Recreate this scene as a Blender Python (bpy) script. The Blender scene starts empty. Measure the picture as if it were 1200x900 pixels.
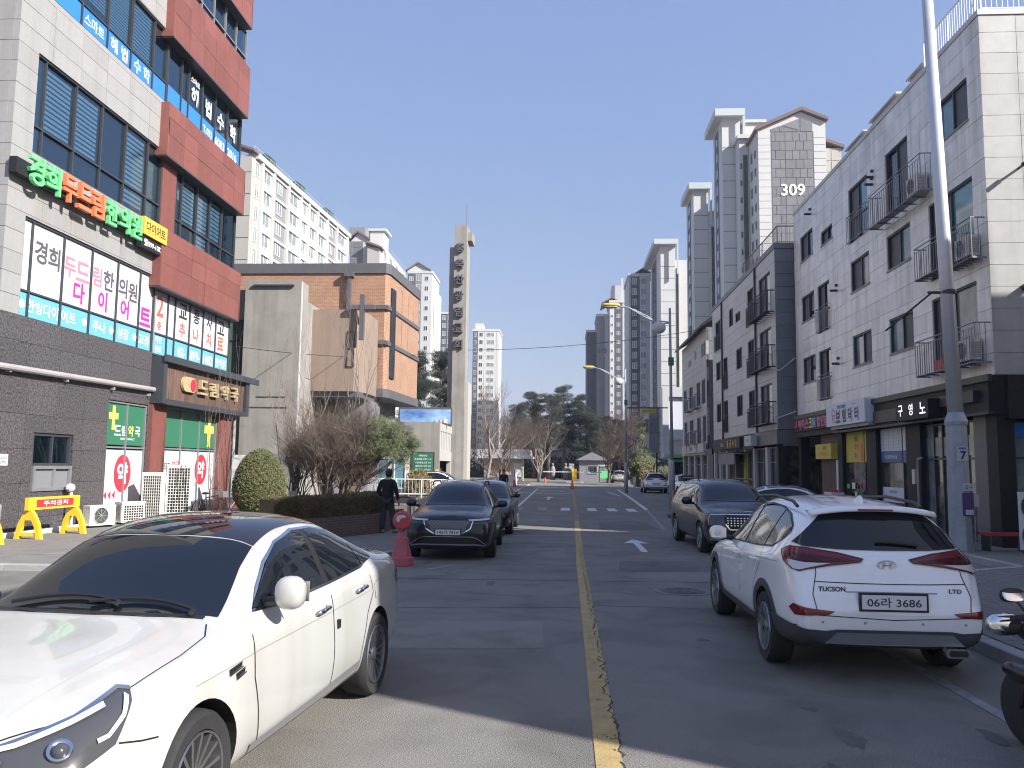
import bpy, bmesh, math, random
from mathutils import Vector, Matrix, noise
from mathutils.bvhtree import BVHTree
from mathutils.geometry import delaunay_2d_cdt
SC = bpy.context.scene
COL = SC.collection
RAD = math.radians
# ------------------------------------------------------------------ camera, sky, sun, exposure
cd = bpy.data.cameras.new("camera"); cam = bpy.data.objects.new("camera", cd); COL.objects.link(cam)
cd.sensor_width = 36.0; cd.lens = 36.0 * 960 / 1200; cd.clip_start = 0.05; cd.clip_end = 9000
PS, TH, RO = RAD(3.6284), RAD(5.7259), RAD(0.7)
fw = Vector((-math.sin(PS) * math.cos(TH), math.cos(PS) * math.cos(TH), math.sin(TH)))
r0 = Vector((math.cos(PS), math.sin(PS), 0)); u0 = r0.cross(fw)
rt = r0 * math.cos(RO) + u0 * math.sin(RO); up = u0 * math.cos(RO) - r0 * math.sin(RO)
cam.matrix_world = Matrix(((rt.x, up.x, -fw.x, 0), (rt.y, up.y, -fw.y, 0), (rt.z, up.z, -fw.z, 2.0), (0, 0, 0, 1)))
SC.camera = cam
SUN_EL, SUN_AZ = RAD(33), RAD(119)          # azimuth clockwise from +Y
w = bpy.data.worlds.new("World"); SC.world = w; w.use_nodes = True
nt = w.node_tree; bg = nt.nodes["Background"]
sky = nt.nodes.new("ShaderNodeTexSky"); sky.sky_type = 'NISHITA'; sky.sun_disc = False
sky.sun_elevation = SUN_EL; sky.sun_rotation = SUN_AZ; sky.air_density = 1.0; sky.dust_density = 1.0; sky.ozone_density = 4.0
ma = nt.nodes.new("ShaderNodeVectorMath"); ma.operation = 'MULTIPLY_ADD'; ma.inputs[1].default_value = (.57, .39, .17); ma.inputs[2].default_value = (.64, 1.07, 2.58)   # winter haze over the whole dome: flattens the gradient evenly
nt.links.new(sky.outputs[0], ma.inputs[0]); nt.links.new(ma.outputs[0], bg.inputs[0]); bg.inputs[1].default_value = 0.102
sd = bpy.data.lights.new("sun", 'SUN'); sd.energy = 4.4; sd.angle = RAD(0.5); sd.color = (1.0, 0.965, 0.915)
sun = bpy.data.objects.new("sun", sd); COL.objects.link(sun)
sv = Vector((math.cos(SUN_EL) * math.sin(SUN_AZ), math.cos(SUN_EL) * math.cos(SUN_AZ), math.sin(SUN_EL)))
sun.rotation_euler = sv.to_track_quat('Z', 'Y').to_euler()
sun.location = (60, -40, 60)
vs = SC.view_settings; vs.view_transform = 'Standard'; vs.look = 'None'; vs.gamma = 1; vs.use_curve_mapping = False
vs.exposure = 1.15
SC.cycles.filter_width = 1.1; SC.cycles.max_bounces = 6; SC.cycles.transparent_max_bounces = 12; SC.cycles.caustics_reflective = False; SC.cycles.caustics_refractive = False

# ------------------------------------------------------------------ materials
MATS = {}
def mat(name, col, rough=0.6, metal=0.0, var=0.0, vscale=2.0, bump=0.0, bscale=40.0, rand=0.0, spec=0.5, col2=None, coat=0.0, stretch=(1, 1, 1), local=False, dirt=0.0, emit=0.0, ramp=(.3, .7), grain=0.0):
    """procedural material: base colour broken up by noise (var), by object (rand), fine relief (bump), optional second colour in blotches, dirt streaks"""
    m = bpy.data.materials.new(name); m.use_nodes = True
    t = m.node_tree; N = t.nodes; L = t.links; b = N["Principled BSDF"]
    b.inputs['Base Color'].default_value = (*col, 1); b.inputs['Roughness'].default_value = rough; b.inputs['Metallic'].default_value = metal
    b.inputs['Specular IOR Level'].default_value = spec; b.inputs['Coat Weight'].default_value = coat; b.inputs['Coat Roughness'].default_value = 0.03
    if emit: b.inputs['Emission Color'].default_value = (*col, 1); b.inputs['Emission Strength'].default_value = emit
    if var or bump or dirt or col2:
        if local: src = N.new("ShaderNodeTexCoord").outputs['Object']
        else: src = N.new("ShaderNodeNewGeometry").outputs['Position']
        mp = N.new("ShaderNodeMapping"); mp.inputs['Scale'].default_value = stretch; L.new(src, mp.inputs[0]); src = mp.outputs[0]
    out = None
    if var or col2:
        n = N.new("ShaderNodeTexNoise"); n.inputs['Scale'].default_value = vscale; n.inputs['Detail'].default_value = 7; n.inputs['Roughness'].default_value = 0.65
        L.new(src, n.inputs[0])
        r = N.new("ShaderNodeValToRGB"); L.new(n.outputs[0], r.inputs[0])
        a, c = (col, col2) if col2 else ([x * (1 - var) for x in col], [min(1, x * (1 + var)) for x in col])
        r.color_ramp.elements[0].position, r.color_ramp.elements[1].position = ramp
        r.color_ramp.elements[0].color = (*a, 1); r.color_ramp.elements[1].color = (*c, 1); out = r.outputs[0]
    if dirt:
        n = N.new("ShaderNodeTexNoise"); n.inputs['Scale'].default_value = 1.0; n.inputs['Detail'].default_value = 8
        mp2 = N.new("ShaderNodeMapping"); mp2.inputs['Scale'].default_value = (2.6, 2.6, 0.17); L.new(src, mp2.inputs[0]); L.new(mp2.outputs[0], n.inputs[0])
        r = N.new("ShaderNodeValToRGB"); L.new(n.outputs[0], r.inputs[0]); r.color_ramp.elements[0].position = 0.45; r.color_ramp.elements[1].position = 0.75
        r.color_ramp.elements[0].color = (1, 1, 1, 1); d = 1 - dirt; r.color_ramp.elements[1].color = (d, d * .98, d * .94, 1)
        x = N.new("ShaderNodeMix"); x.data_type = 'RGBA'; x.blend_type = 'MULTIPLY'; x.inputs[0].default_value = 1
        if out: L.new(out, x.inputs[6])
        else: x.inputs[6].default_value = (*col, 1)
        L.new(r.outputs[0], x.inputs[7]); out = x.outputs[2]
    if grain:
        n = N.new("ShaderNodeTexNoise"); n.inputs['Scale'].default_value = 85; n.inputs['Detail'].default_value = 3; L.new(src, n.inputs[0]); n2 = N.new("ShaderNodeTexNoise"); n2.inputs['Scale'].default_value = .9; n2.inputs['Detail'].default_value = 9; n2.inputs['Distortion'].default_value = 1.2; L.new(src, n2.inputs[0])
        for k_, nn, lo, hi, p0, p1 in ((0, n, 1 - grain, 1 + grain, .35, .65), (1, n2, 1 - grain * .7, 1.08, .3, .55)):
            r = N.new("ShaderNodeMapRange"); r.inputs[1].default_value = p0; r.inputs[2].default_value = p1; r.inputs[3].default_value = lo; r.inputs[4].default_value = hi; L.new(nn.outputs[0], r.inputs[0])
            x = N.new("ShaderNodeVectorMath"); x.operation = 'SCALE'; L.new(out, x.inputs[0]); L.new(r.outputs[0], x.inputs['Scale']); out = x.outputs[0]
    if rand:
        oi = N.new("ShaderNodeObjectInfo"); mr = N.new("ShaderNodeMapRange"); mr.inputs[3].default_value = 1 - rand; mr.inputs[4].default_value = 1 + rand
        L.new(oi.outputs['Random'], mr.inputs[0])
        x = N.new("ShaderNodeVectorMath"); x.operation = 'SCALE'
        if out: L.new(out, x.inputs[0])
        else: x.inputs[0].default_value = col
        L.new(mr.outputs[0], x.inputs['Scale']); out = x.outputs[0]
    if out: L.new(out, b.inputs['Base Color'])
    if bump:
        n = N.new("ShaderNodeTexNoise"); n.inputs['Scale'].default_value = bscale; n.inputs['Detail'].default_value = 5; L.new(src, n.inputs[0])
        bp = N.new("ShaderNodeBump"); bp.inputs['Strength'].default_value = bump; bp.inputs['Distance'].default_value = 0.02
        L.new(n.outputs[0], bp.inputs['Height']); L.new(bp.outputs[0], b.inputs['Normal'])
    MATS[name] = m
    return m
def glass_mat(name, tint, refl=0.25, rough=0.02):
    """thin pane: part mirror (fresnel), part tinted see-through"""
    m = bpy.data.materials.new(name); m.use_nodes = True; t = m.node_tree; N = t.nodes; L = t.links
    N.remove(N["Principled BSDF"]); g = N.new("ShaderNodeBsdfGlossy"); g.inputs[1].default_value = rough
    g.inputs[0].default_value = (.95, .97, 1, 1)
    tr = N.new("ShaderNodeBsdfTransparent"); tr.inputs[0].default_value = (*tint, 1)
    fr = N.new("ShaderNodeLayerWeight"); fr.inputs[0].default_value = 0.35
    mr = N.new("ShaderNodeMapRange"); mr.inputs[3].default_value = refl * .6; mr.inputs[4].default_value = min(1, refl * 3.4); L.new(fr.outputs['Fresnel'], mr.inputs[0])
    mx = N.new("ShaderNodeMixShader"); L.new(mr.outputs[0], mx.inputs[0]); L.new(tr.outputs[0], mx.inputs[1]); L.new(g.outputs[0], mx.inputs[2])
    L.new(mx.outputs[0], N["Material Output"].inputs[0]); MATS[name] = m; return m
def brick_mat(name, c1, c2, mortar, bw, bh, axes):
    """running-bond brickwork too fine to model singly; axes picks the two world axes of the wall"""
    m = mat(name, c1, 0.85); t = m.node_tree; N = t.nodes; L = t.links; b = N["Principled BSDF"]
    g = N.new("ShaderNodeNewGeometry"); sx = N.new("ShaderNodeSeparateXYZ"); cx = N.new("ShaderNodeCombineXYZ"); L.new(g.outputs[0], sx.inputs[0])
    ad = N.new("ShaderNodeMath"); ad.operation = 'ADD'; L.new(sx.outputs[0], ad.inputs[0]); L.new(sx.outputs[1], ad.inputs[1])
    L.new(ad.outputs[0], cx.inputs[0]); L.new(sx.outputs[2], cx.inputs[1])
    k = N.new("ShaderNodeTexBrick"); k.inputs['Scale'].default_value = 1; k.inputs['Brick Width'].default_value = bw; k.inputs['Row Height'].default_value = bh
    k.inputs['Mortar Size'].default_value = bh * .12; k.inputs['Color1'].default_value = (*c1, 1); k.inputs['Color2'].default_value = (*c2, 1); k.inputs['Mortar'].default_value = (*mortar, 1)
    L.new(cx.outputs[0], k.inputs[0])
    n = N.new("ShaderNodeTexNoise"); n.inputs['Scale'].default_value = 1.1; n.inputs['Detail'].default_value = 6; L.new(g.outputs[0], n.inputs[0])
    r = N.new("ShaderNodeValToRGB"); r.color_ramp.elements[0].color = (.72, .72, .72, 1); r.color_ramp.elements[1].color = (1.15, 1.15, 1.15, 1); L.new(n.outputs[0], r.inputs[0])
    x = N.new("ShaderNodeMix"); x.data_type = 'RGBA'; x.blend_type = 'MULTIPLY'; x.inputs[0].default_value = 1; L.new(k.outputs[0], x.inputs[6]); L.new(r.outputs[0], x.inputs[7])
    L.new(x.outputs[2], b.inputs['Base Color'])
    bp = N.new("ShaderNodeBump"); bp.inputs['Strength'].default_value = .5; bp.inputs['Distance'].default_value = .01; bp.invert = True; L.new(k.outputs['Fac'], bp.inputs['Height']); L.new(bp.outputs[0], b.inputs['Normal'])
    return m

# ------------------------------------------------------------------ mesh building
class B:
    def __init__(s): s.v = []; s.f = []; s.m = []
    def quad(s, a, b, c, d, m=0):
        n = len(s.v); s.v += [tuple(a), tuple(b), tuple(c), tuple(d)]; s.f.append((n, n + 1, n + 2, n + 3)); s.m.append(m); return s
    def box(s, x0, x1, y0, y1, z0, z1, m=0):
        if x0 > x1: x0, x1 = x1, x0
        if y0 > y1: y0, y1 = y1, y0
        if z0 > z1: z0, z1 = z1, z0
        n = len(s.v)
        s.v += [(x0, y0, z0), (x1, y0, z0), (x1, y1, z0), (x0, y1, z0), (x0, y0, z1), (x1, y0, z1), (x1, y1, z1), (x0, y1, z1)]
        s.f += [(n, n + 3, n + 2, n + 1), (n + 4, n + 5, n + 6, n + 7), (n, n + 1, n + 5, n + 4), (n + 1, n + 2, n + 6, n + 5), (n + 2, n + 3, n + 7, n + 6), (n + 3, n, n + 4, n + 7)]
        s.m += [m] * 6; return s
    def add(s, verts, faces, M=None, m=0):
        n = len(s.v); s.v += [tuple(M @ Vector(p)) if M else tuple(p) for p in verts]
        s.f += [tuple(n + i for i in f) for f in faces]; s.m += [m] * len(faces); return s
    def join(s, o, M=None):
        n = len(s.v); s.v += [tuple(M @ Vector(p)) if M else p for p in o.v]; s.f += [tuple(n + i for i in f) for f in o.f]; s.m += o.m; return s
    def tube(s, pts, r, n=6, m=0, cap=True):
        pts = [Vector(p) for p in pts]; k = len(pts); rs = r if isinstance(r, (list, tuple)) else [r] * k
        base = len(s.v); ref = None
        for i, p in enumerate(pts):
            d = (pts[min(i + 1, k - 1)] - pts[max(i - 1, 0)]).normalized()
            if ref is None: ref = d.orthogonal().normalized()
            a = (ref - d * ref.dot(d)); a = a.normalized() if a.length > 1e-5 else d.orthogonal().normalized(); ref = a; b = d.cross(a)
            for j in range(n):
                t = 2 * math.pi * j / n; s.v.append(tuple(p + (a * math.cos(t) + b * math.sin(t)) * rs[i]))
        for i in range(k - 1):
            for j in range(n):
                s.f.append((base + i * n + j, base + i * n + (j + 1) % n, base + (i + 1) * n + (j + 1) % n, base + (i + 1) * n + j)); s.m.append(m)
        if cap:
            s.f.append(tuple(base + j for j in reversed(range(n)))); s.f.append(tuple(base + (k - 1) * n + j for j in range(n))); s.m += [m, m]
        return s
    def lathe(s, prof, c=(0, 0, 0), axis='z', n=24, m=0, cap=True):
        base = len(s.v); c = Vector(c)
        for (r, h) in prof:
            for j in range(n):
                t = 2 * math.pi * j / n; a, b = r * math.cos(t), r * math.sin(t)
                s.v.append(tuple(c + Vector({'z': (a, b, h), 'x': (h, a, b), 'y': (b, h, a)}[axis])))
        for i in range(len(prof) - 1):
            for j in range(n):
                s.f.append((base + i * n + j, base + i * n + (j + 1) % n, base + (i + 1) * n + (j + 1) % n, base + (i + 1) * n + j)); s.m.append(m)
        if cap:
            s.f.append(tuple(base + j for j in reversed(range(n)))); s.f.append(tuple(base + (len(prof) - 1) * n + j for j in range(n))); s.m += [m, m]
        return s
    def prism(s, poly, fn, d0, d1, m=0):
        """poly: 2D outline; fn(a,b,d) -> point; extruded d0..d1"""
        n = len(poly); base = len(s.v); s.v += [tuple(fn(a, b, d0)) for a, b in poly] + [tuple(fn(a, b, d1)) for a, b in poly]
        s.f.append(tuple(base + i for i in reversed(range(n)))); s.f.append(tuple(base + n + i for i in range(n))); s.m += [m, m]
        for i in range(n): s.f.append((base + i, base + (i + 1) % n, base + n + (i + 1) % n, base + n + i)); s.m.append(m)
        return s
OFF = {}
def mesh_of(name, b, mats, off=(0, 0, 0), smooth=False):
    me = bpy.data.meshes.new(name); ox, oy, oz = off
    me.from_pydata([(x - ox, y - oy, z - oz) for x, y, z in b.v], [], b.f)
    mats = mats if isinstance(mats, (list, tuple)) else [mats]
    for q in mats: me.materials.append(MATS[q] if isinstance(q, str) else q)
    if len(mats) > 1: me.polygons.foreach_set('material_index', b.m)
    if smooth: me.polygons.foreach_set('use_smooth', [True] * len(me.polygons))
    bm = bmesh.new(); bm.from_mesh(me); bmesh.ops.recalc_face_normals(bm, faces=bm.faces); bm.to_mesh(me); bm.free()
    return me
def link(name, me, parent=None, loc=None):
    o = bpy.data.objects.new(name, me); COL.objects.link(o)
    if parent is not None: o.parent = parent; OFF[o.name] = OFF.get(parent.name, (0, 0, 0))
    if loc is not None: o.location = loc
    return o
def props(o, label=None, cat=None, group=None, kind=None):
    if label: o['label'] = label
    if cat: o['category'] = cat
    if group: o['group'] = group
    if kind: o['kind'] = kind
    return o
def thing(name, label, cat, loc, group=None, rz=0.0, local=False):
    o = bpy.data.objects.new(name, None); COL.objects.link(o); o.empty_display_size = .3
    o.location = loc; o.rotation_euler = (0, 0, rz); OFF[o.name] = (0, 0, 0) if local else tuple(loc)
    return props(o, label, cat, group)
def part(name, b, mats, parent, smooth=False, kind=None, label=None):
    o = link(name, mesh_of(name, b, mats, OFF.get(parent.name, (0, 0, 0)), smooth), parent)
    return props(o, label, kind=kind)
def single(name, b, mats, label=None, cat=None, group=None, kind=None, smooth=False):
    xs, ys, zs = zip(*b.v); loc = ((min(xs) + max(xs)) / 2, (min(ys) + max(ys)) / 2, min(zs))
    o = link(name, mesh_of(name, b, mats, loc, smooth), None, loc); OFF[o.name] = loc
    return props(o, label, cat, group, kind)
def dup(root, loc, rz=None, label=None, group=None):
    r = root.copy(); COL.objects.link(r); r.location = loc
    if rz is not None: r.rotation_euler = (0, 0, rz)
    if label: r['label'] = label
    if group: r['group'] = group
    for ch in list(root.children):
        c = ch.copy(); COL.objects.link(c); c.parent = r
        for g in ch.children:
            d = g.copy(); COL.objects.link(d); d.parent = c
    return r

# ------------------------------------------------------------------ facade frame: u along the wall, z up, w out of it
class Fc:
    def __init__(s, kind, c): s.k = kind; s.c = c
    def p(s, u, z, w=0.0):
        return {'E': (s.c + w, u, z), 'W': (s.c - w, u, z), 'S': (u, s.c - w, z), 'N': (u, s.c + w, z)}[s.k]
    def box(s, b, u0, u1, z0, z1, w0, w1, m=0):
        a = s.p(u0, z0, w0); c = s.p(u1, z1, w1); return b.box(a[0], c[0], a[1], c[1], a[2], c[2], m)
    def M(s, u, z, w):
        """matrix that stands flat lettering on the wall, reading left to right for someone facing it"""
        x = {'E': (0, 1, 0), 'W': (0, -1, 0), 'S': (1, 0, 0), 'N': (-1, 0, 0)}[s.k]; n = {'E': (1, 0, 0), 'W': (-1, 0, 0), 'S': (0, -1, 0), 'N': (0, 1, 0)}[s.k]
        q = s.p(u, z, w)
        return Matrix(((x[0], 0, n[0], q[0]), (x[1], 0, n[1], q[1]), (x[2], 1, n[2], q[2]), (0, 0, 0, 1)))
_TXT = {}
def text_geo(t, bold=0.0, depth=0.0):
    """verts, faces of a line of lettering, cap height normalised to 1, centred on x, baseline box centred on y"""
    k = (t, bold, depth)
    if k in _TXT: return _TXT[k]
    c = bpy.data.curves.new("t", 'FONT'); c.body = t; c.size = 1; c.offset = bold; c.extrude = depth / 2; c.resolution_u = 3; c.fill_mode = 'BOTH' if depth else 'FRONT'
    o = bpy.data.objects.new("t", c); me = o.to_mesh()
    v = [tuple(q.co) for q in me.vertices]; f = [tuple(q.vertices) for q in me.polygons]
    o.to_mesh_clear(); bpy.data.objects.remove(o); bpy.data.curves.remove(c)
    x0 = min(p[0] for p in v); x1 = max(p[0] for p in v); y0 = min(p[1] for p in v); y1 = max(p[1] for p in v); h = y1 - y0
    v = [((p[0] - (x0 + x1) / 2) / h, (p[1] - (y0 + y1) / 2) / h, p[2] / h) for p in v]
    _TXT[k] = (v, f, (x1 - x0) / h); return _TXT[k]
def text(b, F, t, u, z, h, w, m=0, width=None, bold=0.012, depth=0.0):
    """lettering of height h centred at (u,z) on facade F, squeezed to width if given"""
    v, f, asp = text_geo(t, bold, depth / max(h, 1e-3)); sx = (width / asp) if width else h
    Mt = F.M(u, z, w) if isinstance(F, Fc) else F
    b.add(v, f, Mt @ Matrix.Diagonal((sx, h, h, 1)), m); return b
_TILE = {}
def cut(rect, ops):
    rs = [rect]
    for (a0, a1, b0, b1) in ops:
        o = []
        for (u0, u1, z0, z1) in rs:
            if a1 <= u0 + 1e-4 or a0 >= u1 - 1e-4 or b1 <= z0 + 1e-4 or b0 >= z1 - 1e-4: o.append((u0, u1, z0, z1)); continue
            if a0 > u0: o.append((u0, a0, z0, z1))
            if a1 < u1: o.append((a1, u1, z0, z1))
            c0, c1 = max(u0, a0), min(u1, a1)
            if b0 > z0: o.append((c0, c1, z0, b0))
            if b1 < z1: o.append((c0, c1, b1, z1))
        rs = o
    return [r for r in rs if r[1] - r[0] > .015 and r[3] - r[2] > .015]
def tiles(parent, F, mt, us, zs, ops=(), w0=-.16, w1=0.0, joint=.012, name='tile', jit=.003, stag=0.0):
    """one object per stone of a clad wall; stones that meet an opening are cut round it"""
    off = OFF.get(parent.name, (0, 0, 0)); j = joint / 2
    for iz in range(len(zs) - 1):
        for iu in range(len(us) - 1):
            r = (us[iu] + j, us[iu + 1] - j, zs[iz] + j, zs[iz + 1] - j); rs = cut(r, ops)
            if not rs: continue
            d = random.choice((0, -jit, jit / 2)); key = None
            if len(rs) == 1 and rs[0] == r:
                key = (mt, F.k, round(r[1] - r[0], 2), round(r[3] - r[2], 2), w0, w1)
                a = F.p(r[0], r[2], d); lo = tuple(a[i] - off[i] for i in range(3))
                if key not in _TILE:
                    b = B(); G = Fc(F.k, 0); G.box(b, 0, r[1] - r[0], 0, r[3] - r[2], w0, w1); _TILE[key] = mesh_of(name, b, mt)
                link(name, _TILE[key], parent, lo)
            else:
                b = B()
                for q in rs: F.box(b, *q, w0 + d, w1 + d)
                part(name, b, mt, parent)
def steps(a, b, n): return [a + (b - a) * i / n for i in range(n + 1)]
def window(parent, F, u0, u1, z0, z1, mul=(), tra=(), glass='glass_blue', frame='frame_dark', fw_=.05, w=-.1, depth=.06, mulw=None, sash=None, name='window'):
    """window > frame mesh with panes as sub-parts, between the mullions; tra are transom heights"""
    b = B(); mw = mulw or fw_
    for (a0, a1, c0, c1) in ((u0, u0 + fw_, z0, z1), (u1 - fw_, u1, z0, z1), (u0 + fw_, u1 - fw_, z0, z0 + fw_), (u0 + fw_, u1 - fw_, z1 - fw_, z1)): F.box(b, a0, a1, c0, c1, w - depth, w + depth)
    for q in mul: F.box(b, q - mw / 2, q + mw / 2, z0 + fw_, z1 - fw_, w - depth, w + depth * .9)
    for q in tra: F.box(b, u0 + fw_, u1 - fw_, q - mw / 2, q + mw / 2, w - depth, w + depth * .8)
    o = part(name, b, frame, parent)
    ul = [u0] + list(mul) + [u1]
    for i in range(len(ul) - 1):
        g = glass[i % len(glass)] if isinstance(glass, (list, tuple)) else glass
        b = B(); F.box(b, ul[i] + .01, ul[i + 1] - .01, z0 + .02, z1 - .02, w - .012 - .02 * (i % 2), w - .004 - .02 * (i % 2)); part('pane', b, g, o)
    return o
def rail(parent, F, u0, u1, z0, z1, w0, w1, mt, bars=14, r=.012, floor=True, side=True, name='balcony'):
    """railed balcony box hung on a wall: deck grid, top and bottom rails, bars"""
    b = B()
    for z in (z0, z1): 
        b.tube([F.p(u0, z, w0), F.p(u0, z, w1), F.p(u1, z, w1), F.p(u1, z, w0)], r * 1.6, 5)
    b.tube([F.p(u0, z1 - .12, w1), F.p(u1, z1 - .12, w1)], r, 4)
    for i in range(bars + 1):
        u = u0 + (u1 - u0) * i / bars; b.tube([F.p(u, z0, w1), F.p(u, z1 - (.12 if 0 < i < bars else 0), w1)], r, 4, cap=False)
    if side:
        for u in (u0, u1):
            n = max(2, int((w1 - w0) / .13))
            for i in range(1, n): b.tube([F.p(u, z0, w0 + (w1 - w0) * i / n), F.p(u, z1, w0 + (w1 - w0) * i / n)], r, 4, cap=False)
    if floor:
        for i in range(7): u = u0 + (u1 - u0) * i / 6; F.box(b, u - .015, u + .015, z0 - .03, z0 + .01, w0, w1)
        F.box(b, u0, u1, z0 + .012, z0 + .03, w0 + (w1 - w0) * .3, w1 - .02)
    return part(name, b, mt, parent)
# ------------------------------------------------------------------ shared materials
mat('asphalt', (.170, .158, .142), .9, vscale=.35, bump=.8, bscale=75, col2=(.228, .212, .19), grain=.3)
mat('pavement', (.20, .188, .172), .9, var=.14, vscale=1.2, bump=.3, bscale=60, dirt=.15)
mat('paver_grey', (.20, .185, .175), .9, var=.12, vscale=3, bump=.3, bscale=70, rand=.15)
mat('kerb_stone', (.36, .35, .34), .85, var=.12, vscale=4, bump=.3, bscale=60, rand=.1)
mat('paint_white', (.62, .62, .60), .8, var=.22, vscale=6, bump=.2, bscale=60)
mat('paint_worn', (.26, .26, .26), .85, var=.4, vscale=7)
mat('paint_yellow', (.40, .29, .125), .8, var=.2, vscale=5, bump=.3, bscale=60)
mat('crack', (.03, .03, .03), .9)
mat('asphalt_seam', (.095, .09, .084), .9, var=.3, vscale=3)
mat('asphalt_patch', (.128, .122, .113), .9, vscale=.8, bump=.8, bscale=75, col2=(.165, .155, .142), grain=.3)
mat('asphalt_pale', (.215, .20, .18), .9, vscale=.6, bump=.8, bscale=75, col2=(.25, .235, .21), grain=.3)
mat('oil_stain', (.118, .110, .10), .8, var=.25, vscale=9)
mat('iron_rim', (.16, .15, .14), .6, metal=.3, var=.2)
mat('iron_lid', (.10, .095, .09), .55, metal=.4, var=.3, vscale=6)
mat('earth', (.16, .13, .10), .95, var=.3, vscale=3)
mat('stone_white', (.31, .305, .30), .62, var=.05, vscale=7, bump=.06, bscale=60, rand=.05, dirt=.12)
mat('stone_red', (.205, .072, .058), .6, var=.10, vscale=5, rand=.12, bump=.06, dirt=.12)
mat('granite_dark', (.125, .115, .12), .45, col2=(.028, .025, .027), vscale=17, rand=.08, bump=.08, ramp=(.40, .62))
mat('core_dark', (.05, .05, .05), .9)
mat('mortar', (.30, .29, .28), .9)
mat('frame_dark', (.045, .05, .06), .4)
mat('frame_grey', (.20, .205, .22), .45)
mat('frame_white', (.66, .66, .66), .5)
glass_mat('glass_blue', (.58, .70, .76), .11)
glass_mat('glass_navy', (.62, .72, .78), .085)
glass_mat('glass_teal', (.40, .66, .74), .16)
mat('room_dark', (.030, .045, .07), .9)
mat('blind', (.60, .74, .82), .6)
mat('film_blue', (.035, .20, .54), .35)
mat('film_cyan', (.14, .42, .54), .4)
mat('film_white', (.56, .56, .575), .35)
mat('film_green', (.035, .165, .092), .4)
mat('ink_white', (.82, .82, .82), .5)
mat('ink_black', (.035, .035, .045), .5)
mat('ink_grey', (.10, .09, .11), .5)
mat('ink_pink', (.66, .22, .30), .5)
mat('ink_magenta', (.62, .03, .34), .5)
mat('ink_red', (.66, .035, .06), .5)
mat('ink_orange', (.72, .13, .07), .5)
mat('ink_yellow', (.80, .64, .12), .5)
mat('letter_green', (.16, .60, .24), .4)
mat('letter_orange', (.74, .20, .085), .4)
mat('letter_yellow', (.80, .47, .05), .4)
mat('letter_gold', (.66, .54, .30), .35, metal=.4)
mat('metal_dark', (.05, .05, .055), .45, metal=.3)
mat('metal_grey', (.33, .33, .34), .4, metal=.5, var=.1)
mat('steel', (.62, .62, .63), .42, metal=.35, var=.06, vscale=3)
mat('paint_orange_worn', (.34, .24, .13), .85, var=.35, vscale=6)
mat('wood_brown', (.125, .075, .055), .7, var=.35, vscale=6, stretch=(1, 1, .15), rand=.2)
mat('pipe_grey', (.34, .32, .32), .5, var=.08)
mat('plastic_yellow', (.78, .50, .03), .45, var=.06, dirt=.1)
mat('plastic_white', (.70, .68, .63), .5, var=.05, dirt=.15)
mat('plastic_grey', (.35, .35, .34), .5)
mat('black', (.012, .012, .014), .6)
mat('rubber', (.022, .022, .024), .8, var=.2, vscale=20)
mat('red_plastic', (.50, .05, .06), .4)
mat('concrete', (.275, .262, .243), .9, var=.10, vscale=.9, bump=.3, bscale=25, dirt=.22, grain=.08)
mat('beige_wall', (.27, .205, .165), .9, var=.06, vscale=1.2, dirt=.15)
brick_mat('brick_orange', (.40, .205, .115), (.32, .155, .09), (.40, .32, .25), .23, .085, 'x')
brick_mat('brick_brown', (.16, .10, .085), (.11, .075, .065), (.16, .14, .13), .21, .07, 'x')

# ------------------------------------------------------------------ ground
def sheet(name, poly, z, m, **k):
    b = B(); b.v = [(x, y, z) for x, y in poly]; b.f = [tuple(range(len(poly)))]; b.m = [0]
    return single(name, b, m, kind='structure')
sheet('ground', [(-1690, -190), (1890, -190), (1890, 1740), (-1690, 1740)], -.012, 'earth')
sheet('road', [(-60, -40), (60, -40), (60, 15), (13, 88), (24, 90), (24, 104), (-30, 104), (-30, 90), (-4, 90), (-12, 40), (-60, 14)], 0, 'asphalt')
sheet('road', [(-3.4, 104), (5.6, 104), (5.6, 175), (-3.4, 175)], .001, 'asphalt')
# left pavement with a rounded corner, kerb stones one by one
arc = [(-3.55 - 4.6 * (1 - math.cos(t)), 19.2 - 4.6 * math.sin(t)) for t in steps(0, math.pi / 2, 9)]
lk = [(-3.55, 88)] + [(-3.55, y) for y in (70, 52, 36, 26)] + arc + [(-30, 14.0)]
PAVE = sheet('pavement', lk + [(-30, 88)], .10, 'pavement')
def kerbs(parent, path, h, wd, ln=1.0, side=1, maxd=60, z0=-.02):
    """kerb stones along a path, each its own object, gaps between"""
    for i in range(len(path) - 1):
        a, c = Vector(path[i]), Vector(path[i + 1]); L = (c - a).length; n = max(1, round(L / ln)); d = (c - a) / L; q = Vector((-d.y, d.x)) * side
        for k in range(n):
            s, e = a + d * (L * k / n + .008), a + d * (L * (k + 1) / n - .008)
            if s.length > maxd: continue
            b = B(); jz = random.uniform(-.004, .004)
            b.prism([(0, z0), (wd, z0), (wd, h + jz), (.02, h + jz), (0, h - .02 + jz)], lambda x, z, t: (s.x + (e.x - s.x) * t + q.x * x, s.y + (e.y - s.y) * t + q.y * x, z), 0, 1)
            part('kerb_stone', b, 'kerb_stone', parent)
kerbs(PAVE, lk, .112, .16, side=-1, maxd=50)
# far kerb strip of long slabs past 50 m
b = B(); b.box(-3.71, -3.55, 52, 88, 0, .11); part('kerb_strip', b, 'kerb_stone', PAVE)
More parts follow.
